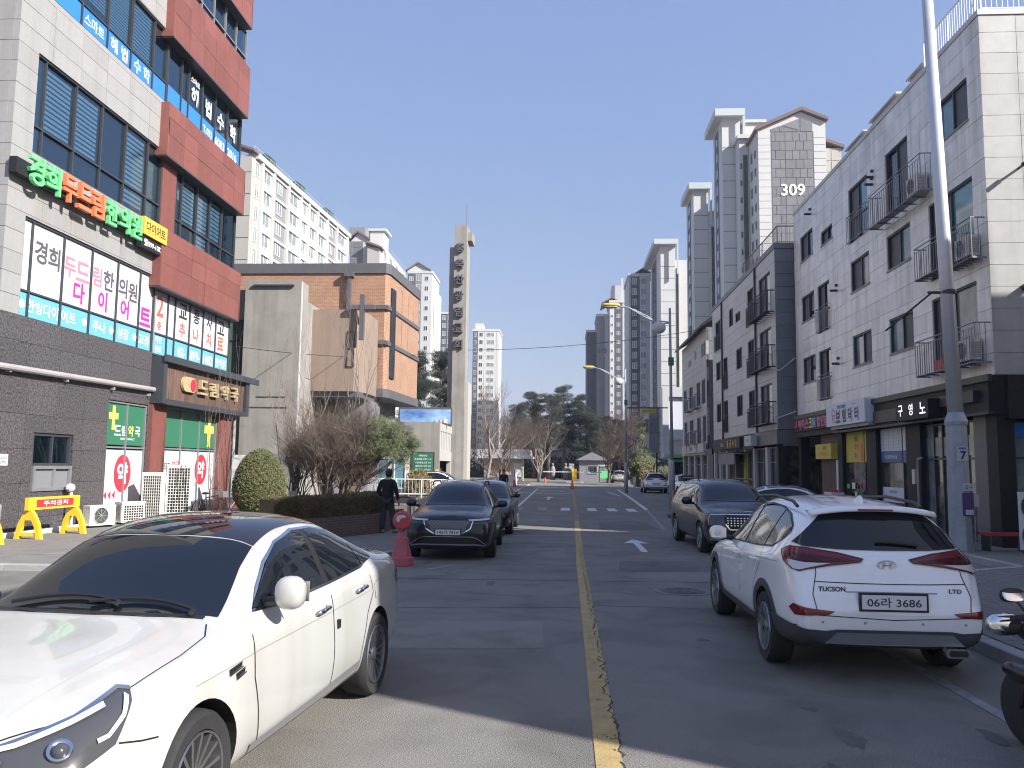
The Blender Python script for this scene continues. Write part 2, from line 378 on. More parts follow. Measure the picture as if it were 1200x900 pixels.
# paving slabs of the left forecourt (seen past the white saloon) as real joints
def paving(parent, x0, x1, y0, y1, z, sx, sy, m, inside=lambda x, y: True, j=.006):
    b = B(); y = y0; r = 0
    while y < y1 - sy / 2:
        x = x0 - (sx / 2 if r % 2 else 0)
        while x < x1:
            if inside(x + sx / 2, y + sy / 2):
                dz = random.uniform(-.002, .003); b.box(max(x0, x) + j, min(x1, x + sx) - j, y + j, y + sy - j, z - .03, z + .012 + dz)
            x += sx
        y += sy; r += 1
    return part('paving', b, m, parent, kind='stuff')
paving(PAVE, -13.6, -6, 16.2, 19.5, .10, .6, .6, 'pavement')
# right pavement: kerb beside the nearest parked car, then set back behind a parking bay
rk = [(4.62, -12), (4.62, 14.6), (6.2, 15.6), (9.05, 17.2), (9.05, 80)]
PAVR = sheet('pavement', [(60, -12)] + rk + [(60, 80)], .13, 'pavement')
kerbs(PAVR, [(4.62, 2.0), (4.62, 14.6), (6.2, 15.6), (9.05, 17.2), (9.05, 50)], .142, .18, side=-1)
paving(PAVR, 4.84, 10.6, 6.5, 21.0, .13, .3, .15, 'paver_grey', lambda x, y: x - 5 > (y - 14.4) * 1.6 or y < 14.5)
# painted markings: sheets a few millimetres above the asphalt
def stripe(name, a, c, wd, m='paint_white', z=.005):
    a, c = Vector(a), Vector(c); d = (c - a).normalized(); q = Vector((-d.y, d.x)) * wd / 2
    b = B(); b.quad((*(a + q), z), (*(a - q), z), (*(c - q), z), (*(c + q), z)); return single(name, b, m, kind='structure')
stripe('road_marking', (.30, .5), (.38, 18), .185, 'paint_yellow'); stripe('road_marking', (.38, 18), (.52, 31), .17, 'paint_yellow')
for y in steps(31.5, 39.5, 9): stripe('road_marking', (.52 + (y - 31) * .011, y), (.53 + (y - 31) * .011, y + .55), .16, 'paint_orange_worn')
stripe('road_marking', (.62, 40), (.86, 78), .13, 'paint_orange_worn')
rng = random.Random(5); cb = B()
for (s, e) in ((1.0, 20),):                        # the cracks that run along the yellow line
    y = s; x = .33
    pts = []
    while y < e:
        pts.append((x, y)); y += rng.uniform(.03, .10); x = .385 + (y / 60) * .1 + rng.uniform(-.035, .05)
    for p, q in zip(pts, pts[1:]):
        if rng.random() < .86:
            hw = rng.uniform(.003, .008); cb.quad((p[0] - hw, p[1], .009), (p[0] + hw, p[1], .009), (q[0] + hw, q[1], .009), (q[0] - hw, q[1], .009))
    for y in [rng.uniform(2.5, 14) for _ in range(26)]:
        x = .36 + rng.uniform(-.05, .06); a = (x, y)
        for _ in range(3):
            c = (a[0] + rng.uniform(-.05, .05), a[1] + rng.uniform(-.04, .04)); hw = .004
            cb.quad((a[0] - hw, a[1], .0092), (a[0] + hw, a[1] - .002, .0092), (c[0] + hw, c[1] - .002, .0092), (c[0] - hw, c[1], .0092)); a = c
single('road_crack', cb, 'crack', kind='structure')
stripe('road_marking', (3.62, 1.5), (3.62, 15.5), .12, 'paint_worn')
stripe('road_marking', (-1.5, 23.9), (.28, 24.4), .18, 'paint_worn'); stripe('road_marking', (.55, 24.6), (3.0, 25.2), .12, 'paint_worn')
stripe('road_marking', (-3.8, 62.2), (.6, 62.2), .45); stripe('road_marking', (-2.24, 38), (-2.3, 75), .14)
stripe('road_marking', (4.94, 75.3), (4.3, 50), .2); stripe('road_marking', (4.3, 50), (3.98, 39.8), .2); stripe('road_marking', (3.98, 39.8), (3.3, 27), .14, 'paint_worn')
stripe('road_marking', (-3.2, 17.6), (-2.6, 17.9), .14, 'paint_worn'); stripe('road_marking', (-2.6, 15.9), (-2.2, 16.7), .13, 'paint_worn')
for x in (-2.1, -1.0, .1, 1.35, 2.3, 3.2): stripe('road_marking', (x, 38.0), (x + .02, 40.6), .42, 'paint_worn' if x < 0 else 'paint_white')
for y in (30, 46, 52): stripe('road_marking', (1.3, y), (2.6, y + .1), .12, 'paint_worn')
stripe('road_marking', (-2.2, 46), (.5, 46.2), .14, 'paint_worn'); stripe('road_marking', (3.6, 68), (4.0, 58), .14)
def arrow(x, y, s=1.0, left=False):
    b = B(); z = .006
    b.quad((x - .08, y, z), (x + .08, y, z), (x + .08, y + 2.6 * s, z), (x - .08, y + 2.6 * s, z)); b.f.append((4, 5, 6)); b.m.append(0)
    b.v += [(x - .34, y + 2.6 * s, z), (x + .34, y + 2.6 * s, z), (x, y + 4 * s, z)]
    if left: b.quad((x + .08, y + .9, z), (x + .08, y + 1.35, z), (x + .75, y + 1.75, z), (x + .75, y + 1.45, z)); b.v += [(x + .75, y + 1.1, z), (x + .75, y + 2.1, z), (x + 1.2, y + 1.65, z)]; n = len(b.v); b.f.append((n - 3, n - 2, n - 1)); b.m.append(0)
    single('road_marking', b, 'paint_white', kind='structure')
arrow(1.95, 20.0, .85); arrow(-.9, 50, 1.3)
b = B(); b.lathe([(1.0, .004), (1.0, .006), (.82, .006), (.82, .005)], (-.9, 68, 0), n=28, cap=False); single('road_marking', b, 'paint_white', kind='structure')
sheet('road', [(-3.9, 82.5), (7.5, 80.5), (6.2, 104), (-4, 104)], .013, 'pavement')  # paler sheet over the far road, painting in its sunlit band
# manhole cover
t = thing('manhole_cover', 'round cast iron manhole cover in the asphalt of the right lane', 'manhole cover', (1.96, 13.8, 0))
b = B(); b.lathe([(.47, .001), (.47, .007), (.37, .007), (.37, .003)], (1.96, 13.8, 0), n=32, cap=False); part('rim', b, 'iron_rim', t)
b = B(); b.lathe([(.36, .001), (.36, .008), (.0, .008)], (1.96, 13.8, 0), n=32, cap=False)
for r in (.1, .2, .3): b.lathe([(r, .008), (r, .013), (r + .03, .013), (r + .03, .008)], (1.96, 13.8, 0), n=28, cap=False)
for k in range(12):
    a = k * math.pi / 6; b.box(1.96 + .23 * math.cos(a) - .012, 1.96 + .23 * math.cos(a) + .012, 13.8 + .23 * math.sin(a) - .02, 13.8 + .23 * math.sin(a) + .02, .008, .014)
part('lid', b, 'iron_lid', t)
# asphalt patches, seams, cracks and stains
def blob(name, x, y, rx, ry, m, z, seed, n=22, amp=.25):
    b = B(); b.v = [(x + rx * math.cos(a) * (1 + amp * noise.noise((math.cos(a) * 1.3, math.sin(a) * 1.3, seed))), y + ry * math.sin(a) * (1 + amp * noise.noise((math.cos(a) * 1.3, math.sin(a) * 1.3, seed + 9))), z) for a in steps(0, 2 * math.pi, n)[:-1]]; b.f = [tuple(range(n))]; b.m = [0]; single(name, b, m, kind='structure')
for i, (x0, x1, y0, y1, sk) in enumerate(((-3.0, -.2, 9.0, 10.6, .3), (1.1, 3.4, 16.2, 18.0, .2), (-2.6, -.4, 28, 33, .4), (1.2, 3.1, 27, 30.5, .3), (-1.6, .1, 18.3, 20.4, .1))):
    b = B(); b.quad((x0, y0, .0022), (x1, y0 + sk, .0022), (x1 - .05, y1 + sk, .0022), (x0 + .1, y1, .0022)); single('road_patch', b, 'asphalt_patch' if i % 2 else 'asphalt_pale', kind='structure')
for (x0, x1, y, sk, wd) in ((-3.2, 3.3, 14.6, .3, .035), (-3, 3.4, 16.9, .25, .03), (-3.2, .3, 11.5, .5, .02), (.5, 4.4, 12.2, -.2, .02)):
    b = B(); pts = [(x0 + (x1 - x0) * q, y + sk * q + .05 * noise.noise((q * 6, y, 1))) for q in steps(0, 1, 26)]
    for p, q in zip(pts, pts[1:]): b.quad((p[0], p[1], .0036), (q[0], q[1], .0036), (q[0], q[1] + wd, .0036), (p[0], p[1] + wd, .0036))
    single('road_seam', b, 'asphalt_seam', kind='structure')
rg = random.Random(77)
for i in range(16): blob('oil_stain', rg.choice((-2.6, -1.0, 1.8, 3.2)) + rg.uniform(-.4, .4), rg.uniform(5.5, 24), rg.uniform(.03, .10), rg.uniform(.06, .25), 'oil_stain', .0027 + i * .00002, i, 26, .75)
# distant hills
def hills(y, x0, x1, base, amp, seed, col):
    mat('hill_%d' % seed, col, .95, var=.15, vscale=.01)
    b = B(); n = 60; q = 8
    for j in range(q + 1):
        for i in range(n + 1):
            x = x0 + (x1 - x0) * i / n; t = j / q; h = base + amp * (noise.noise((i * .09, seed, 0)) + .5 * noise.noise((i * .25, seed, 3)) + .18 * noise.noise((i * .8, seed, 6)))
            b.v.append((x, y + 400 * t, max(-2, h * math.sin(math.pi * (.03 + .94 * t) ** .8 ) + 3 * noise.noise((x * .01, t * 5, seed)) * math.sin(math.pi * t) - 2)))
    for j in range(q):
        for i in range(n): b.f.append((j * (n + 1) + i, j * (n + 1) + i + 1, (j + 1) * (n + 1) + i + 1, (j + 1) * (n + 1) + i)); b.m.append(0)
    single('hills', b, 'hill_%d' % seed, kind='structure', smooth=True)
hills(1150, -1200, 1500, 84, 15, 3, (.06, .07, .06)); hills(880, -800, 1100, 66, 20, 8, (.055, .065, .05))

# ------------------------------------------------------------------ left clinic building
LX = -14.0
LB = thing('clinic_building', 'white and red stone clinic building on a dark granite base, covered in Korean signs', 'building', (-20, 26, 0))
E = Fc('E', LX); S = Fc('S', 19.2)
b = B(); b.box(-27, LX - .16, 19.36, 33.5, 0, 25)
part('wall_core', b, 'mortar', LB)
op = [(20.02, 26.93, 10.08, 12.82), (20.02, 26.93, 14.56, 17.12), (19.95, 26.9, 5.68, 8.34), (20.02, 26.93, 19.1, 21.6)]
zs = [5.72] + [z for z in (6.2, 6.75, 7.3, 7.85, 8.4, 8.9, 9.45, 10.0, 10.55, 11.1, 11.65, 12.2, 12.75, 13.3, 13.85, 14.4, 14.95, 15.5, 16.05, 16.6, 17.15, 17.7, 18.25, 18.8, 19.35)]
us = [19.2, 20.6, 21.9, 23.2, 24.5, 25.8, 26.93]
tiles(LB, E, 'stone_white', us, zs, op)
tiles(LB, S, 'stone_white', [-16.4, -15.3, -14.16], [z for z in zs], w1=0)
gop = [(20.9, 22.66, 1.16, 2.74), (24.4, 26.8, .5, 3.9)]
tiles(LB, E, 'granite_dark', [19.2, 20.5, 21.8, 23.1, 24.4, 25.7, 26.88], [.06, .5, 1.4, 2.3, 3.2, 4.13, 5.06, 5.72], gop, jit=.001, joint=.008)
tiles(LB, S, 'granite_dark', [-16.4, -15.3, -14.16], [.06, .5, 1.4, 2.3, 3.2, 4.13, 5.06, 5.72], joint=.008)
# red bands proud of the glazing, each of three courses
R = Fc('E', LX + .3)
for z0, z1, cs in ((7.96, 10.0, 3), (12.55, 14.45, 3), (16.85, 19.1, 3), (20.9, 24, 4)):
    b = B(); b.box(LX - .16, LX + .26, 26.62, 33.26, z0 + .02, z1 - .02); part('band_core', b, 'stone_red', LB)
    zz = [z0 + (z1 - z0) * q for q in ((0, .4, .72, 1) if cs == 3 else (0, .3, .6, .8, 1))]
    tiles(LB, R, 'stone_red', [26.55, 27.75, 28.85, 29.95, 31.1, 32.2, 33.32], zz, w0=-.04, joint=.01, jit=.006)
    for y0, y1 in ((26.52, 26.6), (33.28, 33.36)): b = B(); b.box(LX - .16, LX + .3, y0, y1, z0, z1); part('band_return', b, 'stone_red', LB)
    b = B(); b.box(LX - .1, LX + .31, 26.54, 33.34, z0 - .05, z0 - .004); part('drip_trim', b, 'frame_dark', LB)
# pillars at street level
for y0, y1, z1 in ((26.88, 27.86, 5.6), (32.45, 33.5, 3.95)):
    b = B(); b.box(LX - .16, LX + .12, y0, y1, .06, z1); part('red_pillar', b, 'stone_red', LB)
b = B(); b.tube([(LX + .15, 33.75, .1), (LX + .15, 33.75, 5.6)], .07, 8); part('downpipe', b, 'pipe_grey', LB)
b = B(); b.box(-18, LX - .3, 33.5, 34.6, 0, 4.0); part('side_annex', b, 'granite_dark', LB)
# glazing -------------------------------------------------
def blinds(win, F, u0, u1, z0, z1, n, w=-.15):
    b = B()
    for i in range(n):
        z = z0 + (z1 - z0) * (i + .5) / n; h = (z1 - z0) / n * .31; F.box(b, u0, u1, z - h, z + h, w, w + .008)
    part('blind', b, 'blind', win)
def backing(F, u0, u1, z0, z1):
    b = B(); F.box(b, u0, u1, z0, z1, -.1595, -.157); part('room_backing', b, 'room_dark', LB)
M3 = [20.45, 21.85, 23.2, 24.55, 25.95]
backing(E, 20.05, 26.9, 10.1, 12.8)
win = window(LB, E, 20.03, 26.92, 10.09, 12.81, M3, [10.85], ['glass_teal', 'glass_navy', 'glass_navy', 'glass_navy', 'glass_navy', 'glass_teal'], 'frame_dark', fw_=.045)
blinds(win, E, 20.6, 21.7, 10.95, 12.65, 12); blinds(win, E, 22.0, 23.05, 10.95, 12.65, 12); blinds(win, E, 24.75, 25.8, 10.3, 12.65, 15)
backing(E, 20.05, 26.9, 14.58, 17.1)
win = window(LB, E, 20.03, 26.92, 14.57, 17.11, M3, [15.3], ['glass_teal', 'glass_navy', 'glass_blue', 'glass_blue', 'glass_blue', 'glass_teal'], 'frame_dark', fw_=.045)
blinds(win, E, 22, 23.1, 15.6, 17, 14); blinds(win, E, 23.3, 24.4, 15.3, 17, 18); blinds(win, E, 24.7, 25.8, 15.3, 17, 14)
def film(win, F, bounds, z0, z1, m, w=-.092):
    for a, c in zip(bounds, bounds[1:]):
        b = B(); F.box(b, a + .035, c - .035, z0, z1, w - .004, w); part('window_film', b, m, win)
film(win, E, [20.03] + M3 + [26.92], 14.62, 15.26, 'film_blue')
def letters(parent, F, items, h, w, m, bold=.02, name='lettering'):
    for t, u, z in items: part(name, text(B(), F, t, u, z, h, w, 0, None, bold), m, parent)
letters(win, E, [('스마트', 22.52, 14.95)], .36, -.085, 'ink_white'); letters(win, E, [('해', 23.6, 14.95), ('법', 24.2, 14.95), ('수', 25.0, 14.95), ('학', 25.6, 14.95)], .46, -.085, 'ink_white')
M4 = [28.03, 28.6, 29.75, 30.93, 32.12]
# red section, third floor
backing(E, 27.95, 33.45, 10.0, 12.55)
win = window(LB, E, 27.95, 33.42, 10.0, 12.55, [28.5, 29.75, 30.9, 32.05], [10.75], ['glass_teal', 'glass_navy', 'glass_navy', 'glass_navy', 'glass_teal'], 'frame_dark', fw_=.045)
blinds(win, E, 28.65, 29.6, 10.9, 12.4, 10); blinds(win, E, 29.95, 30.75, 10.2, 12.4, 13); blinds(win, E, 31.1, 31.95, 10.9, 12.4, 9)
b = B(); b.box(LX - .16, LX - .02, 26.93, 27.94, 10, 12.55); part('red_pier', b, 'stone_red', LB)
# red section, fourth floor
backing(E, 26.95, 33.5, 14.45, 16.85)
win = window(LB, E, 26.95, 33.55, 14.45, 16.86, M4, (), ['glass_blue', 'glass_navy', 'glass_blue', 'glass_navy', 'glass_blue', 'glass_navy'], 'frame_dark', fw_=.045)
film(win, E, [26.95] + M4 + [33.55], 14.55, 15.36, 'film_blue')
letters(win, E, [('스마트', 29.15, 16.42)], .26, -.085, 'ink_white'); letters(win, E, [('해', 29.15, 15.85), ('법', 30.35, 15.9), ('수', 31.5, 15.88), ('학', 32.75, 15.9)], .68, -.085, 'ink_white', .03)
letters(win, E, [('T.02)', 30.35, 14.95), ('6083', 31.5, 14.95), ('2016', 32.75, 14.95)], .36, -.085, 'ink_white')
# red section, fifth floor and white section, fifth floor
backing(E, 26.95, 33.5, 19.1, 20.95)
win = window(LB, E, 27.0, 33.7, 19.1, 20.95, [28.2, 29.3, 30.4, 31.5, 32.6], [19.75], ['glass_blue', 'glass_navy', 'glass_teal'], 'frame_grey')
win = window(LB, E, 20.03, 26.92, 19.1, 21.6, M3, (), 'glass_blue', 'frame_grey')
# north end glass return of the red section
# second floor banners over the glazing
win = window(LB, E, 19.96, 26.88, 5.69, 8.33, [20.37, 21.76, 23.15, 24.58, 25.95], [6.41], 'glass_navy', 'frame_dark')
U2 = [19.96, 20.37, 21.76, 23.15, 24.58, 25.95, 26.88]
film(win, E, U2, 6.44, 8.28, 'film_white'); film(win, E, U2, 5.74, 6.38, 'film_cyan')
letters(win, E, [('경', 20.8, 7.58), ('희', 21.38, 7.55), ('한', 24.12, 7.55), ('의', 24.95, 7.52), ('원', 25.55, 7.5)], .62, -.085, 'ink_grey')
letters(win, E, [('두', 22.12, 7.5), ('드', 22.75, 7.5), ('림', 23.5, 7.55)], .58, -.085, 'ink_pink')
letters(win, E, [('다', 22.62, 6.86), ('이', 23.85, 6.86), ('어', 25.12, 6.86), ('트', 26.42, 6.84)], .62, -.085, 'ink_magenta', .03)
letters(win, E, [('한방다이', 21.03, 6.06), ('어트', 22.2, 6.06), ('추나', 23.75, 6.06), ('성장', 25.1, 6.06), ('교정', 26.4, 6.06)], .36, -.085, 'ink_white')
b = B()
for u in (20.17, 22.98, 24.42, 25.8): b.lathe([(.0, 0), (.12, 0), (.12, .004), (0, .004)], (LX - .089, u, 6.06), 'x', 14, cap=False)
part('bullet_dot', b, 'ink_white', win)
win = window(LB, E, 26.9, 33.3, 5.66, 7.95, [27.93, 28.48, 29.65, 30.8, 31.96], [6.42], 'glass_navy', 'frame_dark')
U3 = [26.9, 27.93, 28.48, 29.65, 30.8, 31.96, 33.3]
film(win, E, U3, 6.46, 7.9, 'film_white'); film(win, E, U3, 5.7, 6.39, 'film_cyan')
letters(win, E, [('2', 27.4, 7.4)], .72, -.085, 'ink_orange', .02); letters(win, E, [('층', 27.4, 6.72)], .3, -.085, 'ink_orange')
letters(win, E, [('교', 29.12, 7.55), ('통', 30.25, 7.55), ('사', 31.4, 7.52), ('고', 32.5, 7.5)], .55, -.085, 'ink_black')
letters(win, E, [('추', 29.12, 6.85), ('나', 30.25, 6.83), ('치', 31.4, 6.85), ('료', 32.5, 6.85)], .52, -.085, 'ink_orange')
letters(win, E, [('야간', 27.4, 6.22), ('진료', 27.4, 5.9)], .24, -.085, 'ink_white'); letters(win, E, [('02-', 29.15, 6.03), ('899-', 30.25, 6.03), ('1082', 31.4, 6.03), ('한의원', 32.6, 6.05)], .36, -.085, 'ink_white')
# pharmacy windows at street level
win = window(LB, E, 24.42, 26.78, .5, 3.88, [25.6], [2.44], 'glass_navy', 'frame_grey')
film(win, E, [24.42, 26.78], 2.52, 3.86, 'film_green'); film(win, E, [24.42, 26.78], .52, 2.36, 'film_white')
def plus(parent, F, u, z, s, m, w=-.085):
    b = B(); F.box(b, u - s * .22, u + s * .22, z - s, z + s, w - .003, w); F.box(b, u - s * .7, u - s * .22, z - s * .1, z + s * .42, w - .003, w); F.box(b, u + s * .22, u + s * .7, z - s * .1, z + s * .42, w - .003, w); part('cross_emblem', b, m, parent)
plus(win, E, 24.86, 3.36, .38, 'ink_yellow')
letters(win, E, [('드', 25.13, 2.98), ('림', 25.5, 2.98), ('국', 26.35, 2.98)], .33, -.085, 'ink_white'); letters(win, E, [('약', 25.93, 2.98)], .36, -.085, 'ink_yellow')
letters(win, E, [('DREAM PHARMACY', 25.75, 2.72)], .07, -.085, 'ink_white', .005)
def roundel(parent, F, u, z, ru, rz):
    b = B(); n = 32; c = [F.p(u + ru * math.cos(2 * math.pi * k / n), z + rz * math.sin(2 * math.pi * k / n), -.086) for k in range(n)]; b.v = c; b.f = [tuple(range(n))]; b.m = [0]; part('roundel', b, 'ink_red', parent)
    letters(parent, F, [('약', u, z)], rz * 1.15, -.082, 'ink_white', .03)
roundel(win, E, 25.56, 1.62, .5, .6)
b = B()
for u in (24.62, 24.86, 25.1): b.v += [E.p(u - .09, .95, -.086), E.p(u + .08, .82, -.086), E.p(u + .08, 1.08, -.086)]; b.f.append((len(b.v) - 3, len(b.v) - 2, len(b.v) - 1)); b.m.append(0)
part('arrow_print', b, 'ink_red', win)
win = window(LB, E, 27.87, 32.44, .5, 3.95, [29.4, 30.9], [2.47], 'glass_navy', 'frame_grey')
film(win, E, [27.87, 32.44], 2.54, 3.93, 'film_green'); film(win, E, [27.87, 32.44], .52, 2.40, 'film_white')
plus(win, E, 31.85, 3.2, .6, 'ink_yellow')
letters(win, E, [('드림', 28.5, 1.86)], .24, -.085, 'ink_grey'); letters(win, E, [('약국', 29.15, 1.9)], .27, -.085, 'ink_red'); letters(win, E, [('DREAM PHARMACY', 28.85, 1.62)], .07, -.085, 'ink_grey', .005); letters(win, E, [('T. 899-9187', 28.85, 1.42)], .16, -.085, 'ink_grey')
roundel(win, E, 31.25, 1.72, .52, .58)
b = B(); b.box(LX - .2, LX - .158, 24.4, 32.5, .1, 3.95); part('room_backing', b, 'room_dark', LB)
b = B(); b.box(LX - .16, LX - .06, 27.86, 32.46, .06, .5); b.box(LX - .16, LX - .06, 24.4, 26.8, .06, .5); part('plinth', b, 'granite_dark', LB)
b = B(); b.box(LX - .16, LX - .02, 27.86, 33.4, 3.95, 5.65); part('fascia', b, 'metal_dark', LB)
# basement window in the granite
win = window(LB, E, 20.93, 22.63, 1.87, 2.72, [21.8], (), 'glass_teal', 'frame_dark', fw_=.06)
b = B(); E.box(b, 20.9, 22.66, 1.87, 2.74, -.158, -.156); part('room_backing', b, 'room_dark', LB)
win = window(LB, E, 20.93, 22.63, 1.18, 1.86, [21.85], (), 'frame_grey', 'metal_grey', fw_=.09, w=-.02)
# roof-level ledge on the south face
b = B(); b.box(-16.5, -14.35, 18.2, 19.2, 15.05, 15.2); b.box(-16.5, -14.35, 18.2, 18.24, 15.2, 15.8); b.box(-14.4, -14.35, 18.2, 19.2, 15.2, 15.8)
part('ledge', b, 'stone_white', LB)
# drain pipe along the granite
b = B(); b.tube([(LX + .13, 17.0, 4.28), (LX + .13, 27.4, 4.44)], .085, 10); b.tube([(LX + .13, 27.3, 4.44), (LX + .13, 27.6, 4.44)], .1, 10)
for y in (19.6, 22, 24.4, 26.6): b.box(LX, LX + .14, y, y + .05, 4.2, 4.28)
t = single('drain_pipe', b, 'pipe_grey', 'long grey drain pipe running level along the dark granite wall', 'pipe')
# small white notice
t = thing('notice_plate', 'small white notice plate at the left end of the granite wall', 'notice', (LX, 19.8, 1.86))
b = B(); E.box(b, 19.5, 19.93, 1.86, 2.15, .001, .015); part('plate', b, 'film_white', t)
letters(t, E, [('주차금지', 19.72, 2.05), ('CCTV', 19.72, 1.93)], .08, .018, 'ink_grey', .01)
# channel letter sign
t = thing('channel_letter_sign', 'row of green and orange Korean channel letters on a black bar above the white banners', 'sign', (LX, 23, 9.1))
b = B(); E.box(b, 19.12, 25.2, 9.22, 9.62, .04, .24); part('mounting_bar', b, 'black', t)
for s, u, m in (('경', 19.78, 'letter_green'), ('희', 20.48, 'letter_green'), ('두', 21.22, 'letter_orange'), ('드', 21.92, 'letter_orange'), ('림', 22.62, 'letter_orange'), ('한', 23.36, 'letter_green'), ('의', 24.08, 'letter_green'), ('원', 24.8, 'letter_green')):
    b = B(); text(b, E, s, u, 9.48, .76, .31, 0, .62, .022, .10); part('letter', b, m, t)
b = B(); E.box(b, 25.24, 26.78, 9.4, 9.98, .08, .34); part('yellow_panel', b, 'letter_yellow', t)
letters(t, E, [('다이어트', 26.02, 9.69)], .34, .345, 'ink_black')
b = B(); E.box(b, 25.24, 26.78, 8.98, 9.38, .06, .26); part('phone_panel', b, 'black', t)
letters(t, E, [('☎899-1082', 26.0, 9.17)], .25, .266, 'ink_white')
# pharmacy box sign
t = thing('pharmacy_sign', 'brown wooden box sign of the pharmacy in a thick black frame with gold letters', 'sign', (LX, 29.7, 3.9))
X1 = -13.55; b = B()
b.box(LX - .02, X1, 26.85, 27.1, 3.98, 5.6); b.box(LX - .02, X1, 34.15, 34.5, 3.98, 5.6); b.box(LX - .02, X1, 27.1, 34.15, 5.38, 5.62); b.box(LX - .02, X1, 27.1, 34.15, 3.96, 4.15); part('frame', b, 'frame_dark', t)
b = B(); b.box(X1, X1 + .1, 26.8, 35.3, 5.4, 5.64); part('canopy_beam', b, 'frame_dark', t)
for k in range(18):
    y0 = 27.1 + k * .4; b = B(); b.box(X1 - .25, X1 - .12 + random.uniform(-.004, .004), y0 + .006, min(34.15, y0 + .4) - .006, 4.15, 5.38); part('plank', b, 'wood_brown', t)
G = Fc('E', X1 - .12)
for s, u in (('드', 30.0), ('림', 30.98), ('약', 32.0), ('국', 32.95)):
    b = B(); text(b, G, s, u, 4.8, .55, .08, 0, .66, .02, .1); part('letter', b, 'letter_gold', t)
def stadium(u0, u1, z, r, F, n=10): return [(u0 + r + r * math.cos(a), z + r * math.sin(a)) for a in steps(math.pi / 2, math.pi * 1.5, n)] + [(u1 - r + r * math.cos(a), z + r * math.sin(a)) for a in steps(-math.pi / 2, math.pi / 2, n)]
b = B(); b.prism(stadium(28.3, 29.4, 4.8, .27, G), lambda u, z, w: G.p(u, z, w), .02, .12); part('pill_emblem', b, 'letter_gold', t)
b = B(); b.prism([(28.8 + .22 * math.cos(a), 4.8 + .22 * math.sin(a)) for a in steps(0, 2 * math.pi, 20)[:-1]], lambda u, z, w: G.p(u + .3, z, w), .12, .15); part('red_disc', b, 'ink_red', t)
# ------------------------------------------------------------------ right-hand side buildings
mat('stone_grey_shade', (.80, .76, .70), .3, var=.10, vscale=2.2, rand=.09, bump=.05, dirt=.32)  # street-face copy of the stone, lightened because that face is in shade
mat('stone_grey_sun', (.42, .41, .39), .5, var=.08, vscale=2.5, rand=.06, bump=.05, dirt=.28)  # same stone for the sunlit south face, darkened against the sun
mat('stone_mid', (.53, .51, .485), .5, var=.06, vscale=3, rand=.05, dirt=.10)
mat('stone_slate', (.20, .20, .22), .55, var=.06, vscale=4, rand=.06)
mat('stone_beige', (.50, .475, .44), .6, var=.07, vscale=2, rand=.06, dirt=.1)
mat('granite_black', (.026, .026, .028), .55, var=.4, vscale=25, spec=.25)
mat('granite_mid', (.16, .155, .15), .5, var=.35, vscale=30)
mat('pane_dark', (.025, .03, .035), .04, spec=.8, var=.5, vscale=.9)
mat('pane_screen', (.085, .088, .10), .55, var=.15, vscale=2)
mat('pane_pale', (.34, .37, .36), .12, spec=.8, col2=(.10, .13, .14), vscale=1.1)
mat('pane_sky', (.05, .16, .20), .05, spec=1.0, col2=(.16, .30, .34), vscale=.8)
mat('shop_glass', (.035, .035, .034), .05, spec=.9, col2=(.26, .24, .20), vscale=1.7, ramp=(.42, .75))  # pale blotches in the colour mimic reflections in the glass
mat('rail_grey', (.27, .27, .29), .45, metal=.5)
mat('rail_black', (.035, .035, .04), .5)
mat('banner_yellow', (.60, .50, .08), .6)
mat('sign_lilac', (.64, .65, .74), .4)
mat('box_blue', (.09, .16, .34), .5)
mat('cardboard', (.40, .28, .15), .9)
mat('led_white', (.80, .68, .92), .5, emit=.9)
AX = 10.9
AB = thing('corner_apartment_building', 'grey stone clad low-rise block with black shop fronts at the corner of the side street', 'building', (16, 30, 0))
W = Fc('W', AX); S = Fc('S', 21.35)
b = B(); b.box(AX + .16, 24, 21.51, 38.9, 3.5, 14.05); b.box(AX + 1.5, 24, 23.2, 38.9, 0, 3.5); part('wall_core', b, 'mortar', AB)
b = B(); b.box(AX - .03, 24, 21.32, 38.93, 14.05, 14.2); part('parapet_coping', b, 'stone_mid', AB)
D2 = [(22.05, 24.7, 4.88, 7.05)]
wins = [(22.1, 24.0, 11.52, 12.72)] + [(26.02, 27.9, z, z + 1.17) for z in (5.87, 8.7)] + [(29.5, 31.4, z, z + 1.17) for z in (5.86, 8.7)] + [(36.0, 37.86, z, z + 1.16) for z in (5.87, 8.68, 11.5)]
french = [(29.5, 31.45, 10.58, 12.7), (33.95, 35.5, 7.78, 9.84), (33.95, 35.5, 4.9, 7.02)]
doors = [(26.0, 27.8, 10.5, 12.7), (22.05, 24.7, 7.6, 9.92), (22.05, 24.7, 4.9, 7.05)]
small = [(33.4, 34.88, 11.47, 12.05)]
ops = wins + french + doors + small
zs = [4.46 + .569 * i for i in range(17)] + [14.05]
us = [21.35, 22.1, 23.3, 24.2, 25.1, 26.0, 26.95, 27.9, 28.7, 29.5, 30.45, 31.4, 32.4, 33.4, 34.2, 35.0, 36.0, 36.95, 37.9, 38.9]
tiles(AB, W, 'stone_grey_shade', us, zs, ops, joint=.010)
tiles(AB, S, 'stone_grey_sun', [10.9, 11.85, 12.9, 13.9, 14.9], zs, joint=.010)
b = B(); S.box(b, 14.9, 24, 4.46, 14.05, -.16, -.01); part('plain_wall', b, 'stone_grey_sun', AB)
